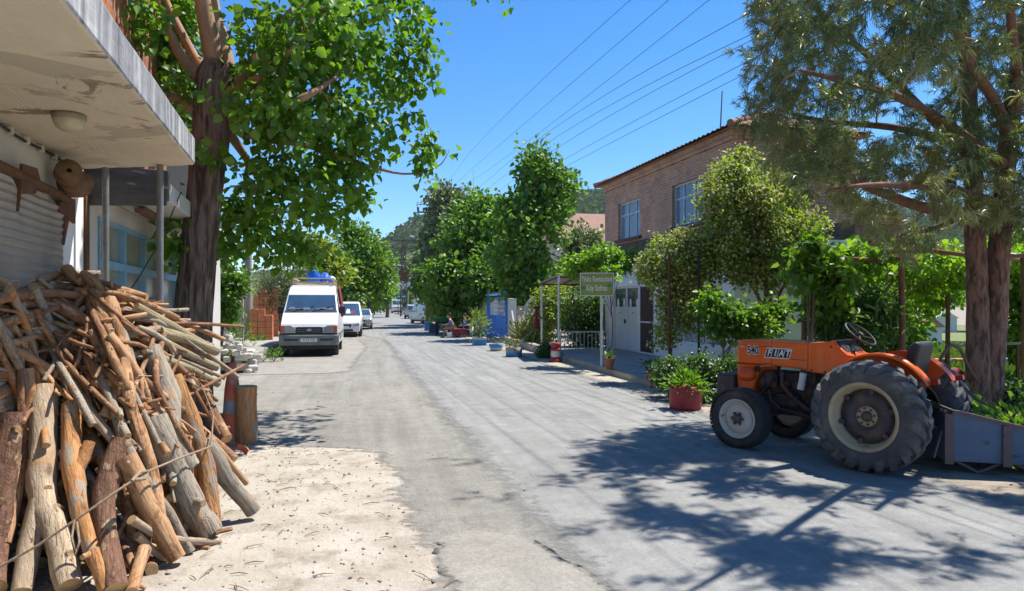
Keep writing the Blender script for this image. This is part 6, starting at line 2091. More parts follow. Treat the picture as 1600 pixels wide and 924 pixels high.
# small writing on the near and far side of the bonnet
for s in (1, -1):
    r_ = (R(90), 0, R(180) if s > 0 else 0)
    y = s * (HW + .003)
    # white outline first, black figure in front of it
    text('number', '540', .135, M['white_paint'], tr, (1.72, y, 1.205), r_, .001, sx=.85, bold=.012)
    text('number', '540', .135, M['black'], tr, (1.72, y + s * .002, 1.205), r_, .001, sx=.85, bold=.003)
    text('small_lettering', 'DIESEL', .032, M['white_paint'], tr, (1.885, y, 1.25), r_, .0005, sx=.95)
    b = MB()
    sl = .035
    x0, x1, z0, z1 = 1.54, 1.185, 1.135, 1.24
    b.prism([(x0 + .012, z0 - .012), (x1 + .0, z0 - .012), (x1 - sl - .012, z1 + .012), (x0 - sl + .0, z1 + .012)], y, y + s * .003, 'y')
    pl_ = b.build('name_plate', M['white_paint'], tr)
    wd = (x0 - x1) / 4
    for k in range(4):
        b = MB()
        a, c = x0 - wd * k - .006, x0 - wd * (k + 1) + .006
        b.prism([(a, z0), (c, z0), (c - sl, z1), (a - sl, z1)], y + s * .003, y + s * .005, 'y')
        b.build('letter_tile', M['black'], pl_)
        text('letter', 'FIAT'[k], .115, M['white_paint'], pl_, ((a + c) / 2 - sl / 2, y + s * .0065, (z0 + z1) / 2), r_, .0006, sx=.9, shear=.30 if s > 0 else -.3, bold=.004)
# seams and bolts along the bonnet side
for s in (1, -1):
    b = MB()
    y = s * (HW + .001)
    for x, z in ((.88, 1.01), (.70, 1.0), (.62, 1.30)):
        b.cyl((x, y, z), (x, y + s * .012, z), .012, n=8)
    b.build('bolts', M['rust'], tr)
    b = MB(); b.tube([(1.965, y, 1.265), (1.46, y + s * .001, 1.262)], .003, 4); b.tube([(1.43, y, 1.13), (.94, y, 1.12)], .003, 4); b.build('seam', M['rust'], tr)
# engine and transmission
b = MB()
b.bx(.95, 1.62, -.17, .17, .42, .95); b.bx(.85, 1.0, -.2, .2, .4, .98)
b.build('engine_block', M['engine'], tr, bevel=.02)
b = MB()
for k in range(3):
    b.cyl((1.08 + k * .17, .15, .82), (1.08 + k * .17, .25, .80), .06, .05, 12)
b.cyl((1.46, .12, .86), (1.46, .24, .86), .095, n=16); b.cyl((1.46, .24, .86), (1.46, .27, .86), .06, n=16)
b.lathe([(.06, -.05), (.1, -.03), (.1, .03), (.06, .05)], 16, 0, Matrix.Translation((1.56, .2, .80)) @ Matrix.Rotation(R(80), 4, 'Y'))
b.box((1.2, .2, .62), (.3, .12, .14)); b.box((1.45, .19, .55), (.2, .1, .2))
b.build('engine_fittings', M['engine'], tr, bevel=.006)
b = MB()
b.tube([(1.3, .22, .96), (1.28, .26, .8), (1.12, .27, .66), (.95, .25, .55), (.8, .24, .5)], .028, 8)
b.tube([(1.5, .22, .72), (1.42, .28, .6), (1.3, .28, .52)], .018, 7)
b.build('exhaust_pipe', M['oil_brown'], tr)
b = MB(); b.tube([(1.6, .24, .6), (1.58, .28, .66), (1.5, .3, .74), (1.38, .29, .9)], .012, 6); b.tube([(1.1, .25, .95), (1.06, .29, .8), (1.0, .28, .72)], .01, 6)
b.tube([(1.66, .28, .56), (1.2, .3, .50), (.7, .3, .44)], .016, 7)
b.build('hose', M['black_plastic'], tr)
b = MB(); b.cyl((.98, .26, .97), (1.0, .27, .84), .045, .043, 14); b.cyl((1.0, .27, .84), (1.01, .275, .77), .048, .046, 14); b.build('filter_bowl', M['milky'], tr, bevel=.008)
b = MB(); b.bx(-.15, .9, -.19, .19, .38, .85); b.cyl((0, -.48, RR), (0, .48, RR), .13, n=16); b.bx(-.3, .2, -.22, .22, .45, .95)
b.build('gearbox', M['engine'], tr, bevel=.02)
b = MB(); b.bar((1.70, -.46, .42), (1.70, .46, .42), .09, .10); b.bx(1.55, 1.86, -.13, .13, .36, .62); b.cyl((1.70, .44, .38), (1.70, .52, .38), .06, n=10); b.cyl((1.70, -.44, .38), (1.70, -.52, .38), .06, n=10)
b.build('front_axle', M['engine'], tr, bevel=.01)
# ballast box in front
b = MB()
b.bx(1.99, 2.26, -.30, .30, .62, .86); b.bx(1.995, 2.25, -.285, .285, .863, .885)
b.bx(2.1, 2.2, .300, .306, .76, .80)
b.build('ballast_box', M['dark_disc'], tr, bevel=.015)
# mudguards
for s in (1, -1):
    b = MB()
    n = 22
    y0, y1 = s * .265, s * .40
    outer, inner = [], []
    for i in range(n + 1):
        a = R(33 + (142 - 33) * i / n)
        r = .665
        outer.append((-r * math.cos(a), RR + r * math.sin(a)))
        inner.append((-(r - .014) * math.cos(a), RR + (r - .014) * math.sin(a)))
    vs, fs = [], []
    for (x, z), (x2, z2) in zip(outer, inner):
        vs += [(x, y0, z), (x, y1, z), (x2, y1 - s * .004, z2 - .03), (x2, y1 - s * .012, z2), (x2, y0, z2)]
    for i in range(n):
        a = i * 5; c = a + 5
        fs += [(a, a + 1, c + 1, c), (a + 1, a + 2, c + 2, c + 1), (a + 2, a + 3, c + 3, c + 2), (a + 3, a + 4, c + 4, c + 3)]
    b.add(vs, fs, 0, True)
    b.prism([(0.0, RR + .05)] + outer[2:-2], y0 - .006, y0 + .006, 'y')
    f = b.build('mudguard', M['orange_worn'] if s < 0 else M['orange'], tr)
    b = MB(); b.cyl((-.57, s * .34, .99), (-.65, s * .34, 1.0), .034, .03, 14); b.build('tail_lamp', M['red_lens'], f)
# seat, wheel, levers
b = MB()
b.prism([(-.32, 1.02), (.05, 1.0), (.08, 1.06), (-.2, 1.09), (-.26, 1.34), (-.34, 1.40), (-.40, 1.37)], -.20, .20, 'y')
b.build('seat', M['black_plastic'], tr, bevel=.03, seg=3)
b = MB(); b.cyl((.60, .0, 1.22), (.40, 0, 1.44), .018, n=8); b.build('steering_column', M['black_plastic'], tr)
A = Matrix.Translation((.38, 0, 1.45)) @ Matrix.Rotation(R(-38), 4, 'Y')
b = MB()
b.tube([A @ V((.2 * math.cos(2 * math.pi * k / 28), .2 * math.sin(2 * math.pi * k / 28), 0)) for k in range(29)], .014, 8)
for k in range(3):
    a = k * 2.094; b.cyl(A @ V((0, 0, -.02)), A @ V((.195 * math.cos(a), .195 * math.sin(a), 0)), .009, n=6)
b.cyl(A @ V((0, 0, -.03)), A @ V((0, 0, .015)), .035, n=12)
b.build('steering_wheel', M['black_plastic'], tr)
b = MB(); b.prism([(.66, 1.335), (.57, 1.37), (.44, 1.24), (.52, 1.2)], -.2, .2, 'y'); b.build('dashboard', M['black_plastic'], tr, bevel=.01)
for x, y, dx, l in ((.3, .12, .1, .3), (.22, -.12, -.08, .28), (-.1, .24, .05, .35)):
    b = MB(); b.tube([(x, y, .95), (x + dx, y, .95 + l)], .009, 6); b.ball((x + dx, y, .95 + l), .02, 8); b.build('lever', M['black_plastic'], tr)
# hitch arms at the back
b = MB()
for y in (.3, -.3): b.bar((-.2, y, .5), (-.55, y * 1.05, .38), .05, .06)
b.bar((-.2, 0, .8), (-.66, 0, .66), .04)
b.bar((-.45, .3, .42), (-.35, .28, .85), .03)
b.build('hitch_arm', M['engine'], tr)
b = MB(); b.bx(-.1, .65, .22, .50, .42, .45); b.build('foot_board', M['orange_worn'], tr)

for ch_ in tr.children:
    if 'tyre' not in ch_.name: ch_.scale.x *= WB / 1.70; ch_.location.x *= WB / 1.70

# ---------------------------------------------------------------- carry box behind the tractor
bp = V((4.60, 7.50, 0))
bxr = R(-16)
cb = thing('carry_box', 'faded blue steel carry box with sloping sides hitched behind the tractor', 'carry box', bp, bxr)
Lb, Wb, zb = 1.42, 1.25, .13
prof = [(0, zb), (0, .66), (.14, .64), (Lb, .34), (Lb, zb)]
b = MB()
b.prism(prof, 0, .022, 'y'); b.build('side_panel', M['box_blue'], cb)
b = MB()
b.prism(prof, Wb - .022, Wb, 'y'); b.build('side_panel', M['box_blue'], cb)
b = MB(); b.bx(.003, .025, .024, Wb - .024, zb, .66); b.build('front_panel', M['box_blue'], cb)
b = MB(); b.bx(.026, Lb - .003, .024, Wb - .024, zb, zb + .02); b.build('floor_panel', M['box_blue'], cb)
b = MB()
for y in (-.012, Wb + .012):
    for (x0, z0), (x1, z1) in (((-.01, .665), (.14, .655)), ((.14, .655), (Lb + .01, .352))):
        b.bar((x0, y, z0), (x1, y, z1), .045, .03)
b.bar((-.01, -.01, .672), (-.01, Wb, .672), .05, .035)
b.build('rim_bar', M['box_rust'], cb)
for x, z1, w in ((.045, .65, .09), (.58, .545, .085), (.88, .47, .085), (1.30, .36, .10)):
    b = MB(); b.bx(x - w / 2, x + w / 2, -.035, -.003, zb - .03, z1 - .012); b.build('side_post', M['box_rust'], cb, bevel=.006)
b = MB()
for x0, x1 in ((.12, .56), (.66, 1.2)):
    xm = (x0 + x1) / 2
    for y in (.06, Wb - .06):
        b.bar((x0, y, zb), (xm, y, .015), .025); b.bar((x1, y, zb), (xm, y, .015), .025)
b.build('skid', M['box_rust'], cb)
for p_, q_, w_ in (((-.0, .2, .45), (-.35, .5, .5), .035), ((-.0, .9, .45), (-.4, .9, .45), .035), ((-.01, .03, .45), (-.10, -.02, .16), .018)):
    b = MB(); b.bar(p_, q_, w_); b.build('hitch_bar', M['box_rust'], cb)
gc = thing('cut_greenery', 'heap of cut green leafy branches lying in the blue carry box', 'branches', cb.matrix_basis @ V((.95, .55, .16)), bxr)
foliage(gc, 'foliage', 800, (0, 0, .20), (.62, .55, .32), .085, 'l_tree2', .5)
b = MB()
for k in range(12):
    b.tube([(rng.uniform(-.4, .3), rng.uniform(-.3, .3), 0), (rng.uniform(-.2, .4), rng.uniform(-.3, .3), .2), (rng.uniform(-.4, .5), rng.uniform(-.35, .35), rng.uniform(.3, .5))], [.012, .009, .004], 5)
b.build('branch', M['twig'], gc)
# ---------------------------------------------------------------- vehicles: x runs forward, profile in (x, z)
def shell(b, prof, hw, mi=0):
    n = len(prof)
    vs = [(x, hw(x, z), z) for x, z in prof] + [(x, -hw(x, z), z) for x, z in prof]
    fs = [tuple(range(n)), tuple(range(2 * n - 1, n - 1, -1))]
    for i in range(n):
        j = (i + 1) % n
        fs.append((i, i + n, j + n, j))
    b.add(vs, fs, mi)


def car_wheels(t, xs, y, r, w=.2, rim='silver'):
    for x in xs:
        for s in (1, -1):
            A = Matrix.Translation((x, s * y, r)) @ side(s)
            b = MB(); b.lathe([(r * .6, .06), (r * .7, w / 2), (r * .9, w / 2), (r, w / 2 - .04), (r, -w / 2), (r * .6, -w / 2)], 28, 0, A)
            q = b.build('wheel', M['tyre'], t)
            b = MB(); b.lathe([(r * .62, .07), (r * .56, .05), (r * .3, .055), (0, .06)], 20, 0, A); b.build('rim', M[rim], q)


def on_slope(b, p0, p1, y0, y1, off=.006, inset=(.04, .04), mi=0, taper=0.0):
    """flat panel lying on the profile segment p0-p1 (x,z), between y0 and y1, raised by off"""
    p0, p1 = V((p0[0], 0, p0[1])), V((p1[0], 0, p1[1]))
    d = (p1 - p0); L_ = d.length; d.normalize()
    nrm = V((d.z, 0, -d.x))
    if nrm.z < 0 and abs(nrm.z) > .05 or (abs(nrm.z) <= .05 and nrm.x < 0): nrm = -nrm
    a = p0 + d * inset[0]; c = p1 - d * inset[1]
    v = [a + V((0, y0, 0)), a + V((0, y1, 0)), c + V((0, y1 - taper, 0)), c + V((0, y0 + taper, 0))]
    vs = [q + nrm * off for q in v] + [q - nrm * .01 for q in v]
    b.add(vs, [(0, 1, 2, 3), (7, 6, 5, 4), (0, 4, 5, 1), (1, 5, 6, 2), (2, 6, 7, 3), (3, 7, 4, 0)], mi)


def side_panel(b, poly, hw, s, off=.006, mi=0):
    """polygon of (x, z) laid on the side of the body"""
    vs = [(x, s * (hw(x, z) + off), z) for x, z in poly] + [(x, s * (hw(x, z) - .02), z) for x, z in poly]
    n = len(poly)
    fs = [tuple(range(n)), tuple(range(2 * n - 1, n - 1, -1))] + [(i, (i + 1) % n, (i + 1) % n + n, i + n) for i in range(n)]
    b.add(vs, fs, mi)


VROT = math.atan2(-RD.y, -RD.x)          # nose towards the camera along the street
# ---- the old white van
VT, VS = -1.95, 24.6
van = thing('parked_van', 'old white high roof van with luggage on its roof rack parked on the left kerb', 'van', RW(VT, VS + 4.9), VROT)
hwv = lambda x, z: (.97 - max(0, z - 1.25) * .16 - max(0, x - 4.3) * .09)
pv = [(0, .38), (0, 1.2), (.03, 2.1), (.14, 2.36), (.5, 2.44), (2.85, 2.47), (3.16, 2.40), (3.48, 2.15), (4.02, 1.50), (4.10, 1.46), (4.74, 1.12), (4.80, 1.02), (4.82, .72), (4.80, .40)]
b = MB(); shell(b, pv, hwv); b.build('body', M['white'], van, bevel=.03, seg=2)
b = MB(); on_slope(b, (4.02, 1.50), (3.48, 2.15), -.86, .86, .008, (.04, .05), 0, .07); ws = b.build('windscreen', M['car_glass'], van)
b = MB(); on_slope(b, (4.03, 1.50), (3.98, 1.55), -.88, .88, .012, (0, 0)); b.build('windscreen_seal', M['black_plastic'], ws)
b = MB()
for y0, y1 in ((-.62, .1), (.05, .75)):
    b.bar((4.02, y0, 1.535), (3.86, y1, 1.72), .018)
b.build('wiper', M['black_plastic'], ws)
b = MB()
for k in range(26):
    b.box((3.93 + rng.uniform(-.03, .03), rng.uniform(-.7, .7), 1.615 + rng.uniform(-.02, .04)), (.02, rng.uniform(.05, .16), rng.uniform(.03, .08)), 0, Matrix.Rotation(rng.uniform(-.4, .4), 3, 'X'))
b.build('dashboard_papers', M['white_cloth'], ws)
for s in (1, -1):
    b = MB(); side_panel(b, [(3.90, 1.50), (3.46, 2.05), (2.85, 2.08), (2.85, 1.50)], hwv, s); b.build('side_window', M['car_glass'], van)
    b = MB(); side_panel(b, [(2.82, .5), (2.845, .5), (2.845, 2.25), (2.82, 2.25)], hwv, s, .004); side_panel(b, [(1.5, .5), (1.52, .5), (1.52, 2.25), (1.5, 2.25)], hwv, s, .004); b.build('door_seam', M['black_plastic'], van)
    b = MB(); side_panel(b, [(.2, .72), (4.2, .72), (4.2, .80), (.2, .80)], hwv, s, .015); b.build('rubbing_strip', M['grey_plastic'], van)
    b = MB(); b.box((3.72, s * 1.05, 1.58), (.12, .2, .26)); b.bar((3.72, s * .9, 1.52), (3.72, s * 1.0, 1.55), .04); b.build('mirror', M['black_plastic'], van, bevel=.02)
    # headlamp with its amber corner
    b = MB(); b.prism([(s * .46, .84), (s * .80, .83), (s * .80, 1.07), (s * .60, 1.07), (s * .5, 1.0)], 4.72, 4.842, 'x'); hl = b.build('headlamp', M['lens'], van)
    b = MB(); b.prism([(s * .805, .83), (s * .925, .84), (s * .925, 1.06), (s * .805, 1.07)], 4.70, 4.835, 'x'); b.build('indicator', M['amber'], hl)
b = MB(); b.prism([(-.44, .82), (.44, .82), (.44, .98), (.38, 1.02), (-.38, 1.02), (-.44, .98)], 4.76, 4.835, 'x'); gr_ = b.build('grille', M['black_plastic'], van)
b = MB()
for z in (.86, .93): b.bx(4.835, 4.845, -.40, .40, z, z + .02)
b.build('grille_bar', M['grey_plastic'], gr_)
b = MB(); b.ball((4.845, 0, .925), .085, 16, 0, None, (.12, 1, .48)); b.build('oval_badge', M['chrome'], gr_)
b = MB(); b.bx(4.79, 4.83, -.93, .93, .76, .815); b.build('lower_trim', M['black_plastic'], van)
b = MB()
b.prism([(4.60, -.985), (4.84, -.98), (4.90, -.88), (4.93, -.5), (4.93, .5), (4.90, .88), (4.84, .98), (4.60, .985)], .40, .745, 'z'); bmp_ = b.build('bumper', M['grey_plastic'], van, bevel=.025)
b = MB(); b.bx(4.931, 4.945, -.27, .27, .52, .635); np_ = b.build('number_plate', M['white_paint'], van)
text('lettering', '35 AT 7350', .115, M['black'], np_, (4.948, 0, .577), (R(90), 0, R(90)), .001, sx=.72)
b = MB()
for y0, y1 in ((-.8, -.36), (.36, .8)): b.bx(4.925, 4.938, y0, y1, .56, .62)
b.build('bumper_slot', M['black_plastic'], bmp_)
b = MB(); b.bx(.3, 4.7, -.85, .85, .26, .42); b.build('underbody', M['black'], van)
car_wheels(van, (1.0, 4.05), .84, .32, .2)
rk = MB()
for y in (-.72, .72):
    rk.tube([(.4, y, 2.72), (3.05, y, 2.72)], .018, 6); rk.tube([(.4, y, 2.58), (3.05, y, 2.58)], .014, 6)
for x in np.linspace(.4, 3.05, 7):
    for y in (-.72, .72): rk.tube([(x, y, 2.44), (x, y, 2.72)], .014, 6)
    rk.tube([(x, -.72, 2.56), (x, .72, 2.56)], .014, 6)
rk.tube([(3.05, -.72, 2.72), (3.05, .72, 2.72)], .018, 6); rk.tube([(3.05, -.72, 2.58), (3.05, .72, 2.58)], .014, 6)
rk.build('roof_rack', M['cream_rim'], van)
van_m = Matrix.Translation(van.location) @ Matrix.Rotation(VROT, 4, 'Z')


def onvan(x, y, z): return van_m @ V((x, y, z))


bl = thing('plastic_barrel', 'bright blue plastic barrel standing on the van roof rack', 'barrel', onvan(2.5, -.02, 2.575), 0)
b = MB(); b.lathe([(0, 0), (.21, 0), (.225, .03), (.23, .2), (.235, .22), (.23, .24), (.225, .44), (.20, .47), (.18, .48), (0, .47)], 24); b.build('barrel_body', M['blue_barrel'], bl)
bt = thing('tarpaulin_bundle', 'blue tarpaulin bundle lashed on the van roof rack beside the barrel', 'bundle', onvan(1.9, .33, 2.575), VROT)


def lump(b, c, r, sq, seed, amp=.18, n=18, mi=0):
    vs, fs = [], []
    m = n // 2
    for i in range(m + 1):
        th = math.pi * i / m
        for k in range(n):
            a = 2 * math.pi * k / n
            d = V((math.sin(th) * math.cos(a), math.sin(th) * math.sin(a), math.cos(th)))
            f = 1 + amp * mn.noise(d * 2.3 + V((seed, seed, 0))) * 2
            vs.append((c[0] + d.x * r * sq[0] * f, c[1] + d.y * r * sq[1] * f, max(c[2] + d.z * r * sq[2] * f, 0)))
    for i in range(m):
        for k in range(n):
            k2 = (k + 1) % n
            fs.append((i * n + k, (i + 1) * n + k, (i + 1) * n + k2, i * n + k2))
    b.add(vs, fs, mi, True)


b = MB(); lump(b, (0, 0, .12), .34, (1.5, .85, .8), 3); b.build('cover', M['blue_cloth'], bt)
b = MB(); b.tube([(.5, .15, .02), (.1, .05, .36), (-.4, -.2, .05)], .008, 5); b.tube([(.2, -.35, .0), (.05, 0, .37), (-.1, .35, .02)], .008, 5); b.build('lashing', M['white_paint'], bt)
wc = thing('white_sack', 'white sack at the back end of the van roof rack', 'sack', onvan(.9, .55, 2.575), VROT)
b = MB(); lump(b, (0, 0, .12), .2, (1.2, .8, .9), 9); b.build('sack_body', M['white_cloth'], wc)
rc = thing('red_cloth', 'red patterned cloth hanging down the side of the white van', 'cloth', onvan(1.25, .90, 1.35), VROT)
b = MB()
vs, fs = [], []
for i in range(13):
    for j in range(11):
        x = -.75 + 1.5 * i / 12; z = .0 + 1.15 * j / 10
        vs.append((x, .05 + .05 * math.sin(x * 9) * (1 - j / 14) - .16 * max(0, z - .1) / 1.05 + .06, z + .04 * math.sin(x * 7) * (1 - j / 10)))
for i in range(12):
    for j in range(10):
        a = i * 11 + j; fs.append((a, a + 1, a + 12, a + 11))
b.add(vs, fs, 0, True)
o = b.build('cloth_sheet', M['red_cloth'], rc, fix=False); sm = o.modifiers.new('thick', 'SOLIDIFY'); sm.thickness = .015


def simplecar(name, label, cat, t, s, rot, prof, hwf, glass, sidewin, wheels, r, paint, lamp='lens', grille=None, group=None, plate=True, stripe=None):
    q = thing(name, label, cat, RW(t, s), rot, group)
    b = MB(); shell(b, prof, hwf); b.build('body', M[paint], q, bevel=.05, seg=2)
    for k, (p0, p1, y, tp_) in enumerate(glass):
        b = MB(); on_slope(b, p0, p1, -y, y, .008, (.05, .05), 0, tp_); b.build('windscreen' if k == 0 else 'rear_window', M['car_glass'], q)
    for s_ in (1, -1):
        for poly in sidewin:
            b = MB(); side_panel(b, poly, hwf, s_); b.build('side_window', M['car_glass'], q)
    xs, yw = wheels
    car_wheels(q, xs, yw, r)
    xf = max(p[0] for p in prof)
    zf = [z for x, z in prof if x > xf - .12]
    zt_, zl_ = max(zf), min(zf)
    w_ = hwf(xf, .8)
    for s_ in (1, -1):
        b = MB(); b.prism([(s_ * w_ * .55, zt_ - .16), (s_ * w_ * .97, zt_ - .12), (s_ * w_ * .97, zt_ + .04), (s_ * w_ * .62, zt_ - .02)], xf - .28, xf - .005, 'x'); b.build('headlamp', M[lamp], q, bevel=.01)
        b = MB(); b.box((xf - 1.35, s_ * (w_ + .12), zt_ + .28), (.1, .2, .15)); b.build('mirror', M[paint], q, bevel=.02)
        b = MB(); b.box((.02, s_ * w_ * .9, .95), (.06, .12, .35)); b.build('tail_lamp', M['red_lens'], q)
    b = MB(); b.prism([(-w_ * .42, zt_ - .2), (w_ * .42, zt_ - .2), (w_ * .48, zt_ - .04), (-w_ * .48, zt_ - .04)], xf - .2, xf + .006, 'x'); b.build('grille', M['black_plastic'], q)
    b = MB(); b.prism([(-w_ * .6, zl_ + .02), (w_ * .6, zl_ + .02), (w_ * .55, zl_ + .14), (-w_ * .55, zl_ + .14)], xf - .2, xf + .008, 'x'); b.build('air_intake', M['black_plastic'], q)
    if plate:
        b = MB(); b.bx(xf + .002, xf + .014, -.26, .26, zl_ + .2, zl_ + .31); b.build('number_plate', M['white_paint'], q)
    b = MB(); b.bx(.3, xf - .3, -w_ * .85, w_ * .85, .18, .34); b.build('underbody', M['black'], q)
    return q


hmv = lambda x, z: .94 - max(0, z - 1.05) * .20 - max(0, x - 4.2) * .22
pmv = [(0, .32), (0, 1.1), (.06, 1.75), (.25, 1.90), (2.6, 1.92), (3.0, 1.84), (3.95, 1.12), (4.65, .92), (4.80, .74), (4.82, .30)]
mv = simplecar('parked_minivan', 'white minivan with a bright sunshade, second in the row behind the old van', 'minivan', -1.25, 43.5, VROT, pmv, hmv, [((3.95, 1.12), (3.0, 1.84), .84, .1), ((.02, 1.2), (.06, 1.75), .7, .05)],
               [[(3.6, 1.14), (2.9, 1.72), (2.2, 1.74), (2.2, 1.12)], [(2.1, 1.12), (2.1, 1.74), (.4, 1.72), (.35, 1.12)]], ((.85, 3.9), .82), .33, 'white')
b = MB()
on_slope(b, (3.75, 1.27), (3.3, 1.612), -.78, .0, .014, (0, 0)); s1 = b.build('sunshade', M['blue_barrel'], mv)
b = MB(); on_slope(b, (3.75, 1.27), (3.45, 1.50), .06, .30, .014, (0, 0), 0, .05); b.build('sunshade', M['white_paint'], mv)
b = MB(); on_slope(b, (3.75, 1.27), (3.55, 1.42), .31, .58, .014, (0, 0), 0, .06); b.build('sunshade', M['red_cloth'], mv)
hcr = lambda x, z: .86 - max(0, z - .9) * .32 - max(0, x - 3.6) * .18
pcr = [(0, .3), (0, .9), (.25, .98), (.75, 1.40), (2.2, 1.45), (2.5, 1.40), (3.15, .98), (4.0, .84), (4.15, .70), (4.18, .28)]
gcar = [((3.15, .98), (2.5, 1.40), .72, .1), ((.25, .98), (.75, 1.40), .7, .1)]
scar = [[(2.95, .98), (2.45, 1.33), (1.6, 1.36), (1.6, .97)], [(1.52, .97), (1.52, 1.36), (.9, 1.33), (.45, .97)]]
QL = 'cars parked in the row behind the white minivan'
simplecar('parked_car', 'silver grey car just behind the white minivan', 'car', -.55, 54, VROT, pcr, hcr, gcar, scar, ((.8, 3.3), .76), .30, 'silver', group=QL)
simplecar('parked_car', 'dark car third in line behind the white minivan', 'car', -.75, 62, VROT, pcr, hcr, gcar, scar, ((.8, 3.3), .76), .30, 'dark_car', group=QL)
simplecar('parked_car', 'farthest dark car in the row on the left kerb', 'car', -1.0, 70, VROT, pcr, hcr, gcar, scar, ((.8, 3.3), .76), .30, 'dark_car', group=QL)
# ---- right side, far
hpv = lambda x, z: .84 - max(0, z - 1.05) * .14
ppv = [(0, .34), (0, 1.0), (.05, 1.75), (.2, 1.86), (2.9, 1.90), (3.15, 1.82), (3.75, 1.16), (4.35, .98), (4.45, .85), (4.47, .32)]
simplecar('parked_van', 'greyish white van seen from behind on the right, next to the yellow green shrub', 'van', 5.7, 63, VROT + math.pi + .25, ppv, hpv, [((3.75, 1.16), (3.15, 1.82), .74, .06), ((0, 1.05), (.05, 1.75), .72, .04)],
          [[(3.5, 1.15), (3.05, 1.72), (2.4, 1.74), (2.4, 1.12)], [(1.9, 1.15), (1.9, 1.70), (.4, 1.70), (.4, 1.15)]], ((.8, 3.7), .74), .31, 'grey_white')
simplecar('pickup_truck', 'dull silver pickup parked beyond the greyish white van', 'pickup', 5.6, 84, VROT + math.pi + .1, [(0, .45), (0, 1.0), (1.7, 1.02), (1.75, 1.60), (2.0, 1.72), (2.9, 1.72), (3.45, 1.15), (4.4, 1.0), (4.5, .9), (4.52, .4)], hpv, [((3.45, 1.15), (2.9, 1.72), .7, .06), ((1.7, 1.05), (1.75, 1.6), .7, .03)],
          [[(3.2, 1.12), (2.85, 1.62), (1.95, 1.62), (1.9, 1.12)]], ((.8, 3.7), .74), .34, 'silver')
simplecar('white_van', 'tall white van standing beyond the pickup on the right', 'van', 7.2, 98, VROT + math.pi, [(0, .34), (0, 1.2), (.05, 2.5), (.2, 2.6), (3.4, 2.62), (3.7, 2.4), (4.3, 1.4), (4.9, 1.15), (5.0, .9), (5.0, .34)], lambda x, z: .98 - max(0, z - 1.3) * .1, [((4.3, 1.4), (3.7, 2.4), .85, .06), ((0.01, 1.3), (.05, 2.3), .8, .03)],
          [[(4.0, 1.4), (3.6, 2.2), (2.8, 2.2), (2.8, 1.4)]], ((.9, 4.1), .86), .34, 'white')
simplecar('delivery_truck', 'small white truck with blue front parked far down the right side', 'truck', 5.4, 140, VROT, [(0, .5), (0, 2.9), (3.6, 2.95), (3.62, 2.6), (4.4, 2.5), (4.9, 1.6), (5.1, 1.2), (5.12, .4)], lambda x, z: 1.0 - max(0, z - 1.4) * .06, [((4.9, 1.6), (4.4, 2.5), .85, .05)],
          [[(4.7, 1.6), (4.35, 2.3), (3.8, 2.35), (3.8, 1.55)]], ((.9, 4.2), .86), .42, 'white')
QR = 'dark cars at the far end of the road'
for k, (t, s, lab) in enumerate(((2.2, 190, 'dark car in the middle of the far road end'), (4.2, 176, 'dark blue car just left of the small white truck'), (0.4, 205, 'leftmost dark car at the far road end'))):
    simplecar('parked_car', lab, 'car', t, s, VROT, pcr, hcr, gcar, scar, ((.8, 3.3), .76), .30, 'dark_car', group=QR)
# ---------------------------------------------------------------- people by the gate
def skin_chain(name, joints, edges, parent, m, sub=1):
    """joints: {name: (x, y, z, radius)} joined by edges into one continuous surface"""
    names = list(joints)
    me = bpy.data.meshes.new(name)
    me.from_pydata([joints[k][:3] for k in names], [(names.index(a), names.index(c)) for a, c in edges], [])
    o = bpy.data.objects.new(name, me); COL.objects.link(o); o.parent = parent
    o.modifiers.new('skin', 'SKIN')
    me.skin_vertices or None
    if not me.skin_vertices:
        import bmesh
        bm = bmesh.new(); bm.from_mesh(me); bm.verts.layers.skin.verify(); bm.to_mesh(me); bm.free()
    sv = me.skin_vertices[0].data
    for i, k in enumerate(names):
        r = joints[k][3]
        sv[i].radius = (r, r) if not isinstance(r, tuple) else r
        sv[i].use_root = (i == 0)
    s = o.modifiers.new('sub', 'SUBSURF'); s.levels = s.render_levels = sub
    me.materials.append(m)
    for p in me.polygons: p.use_smooth = True
    return o


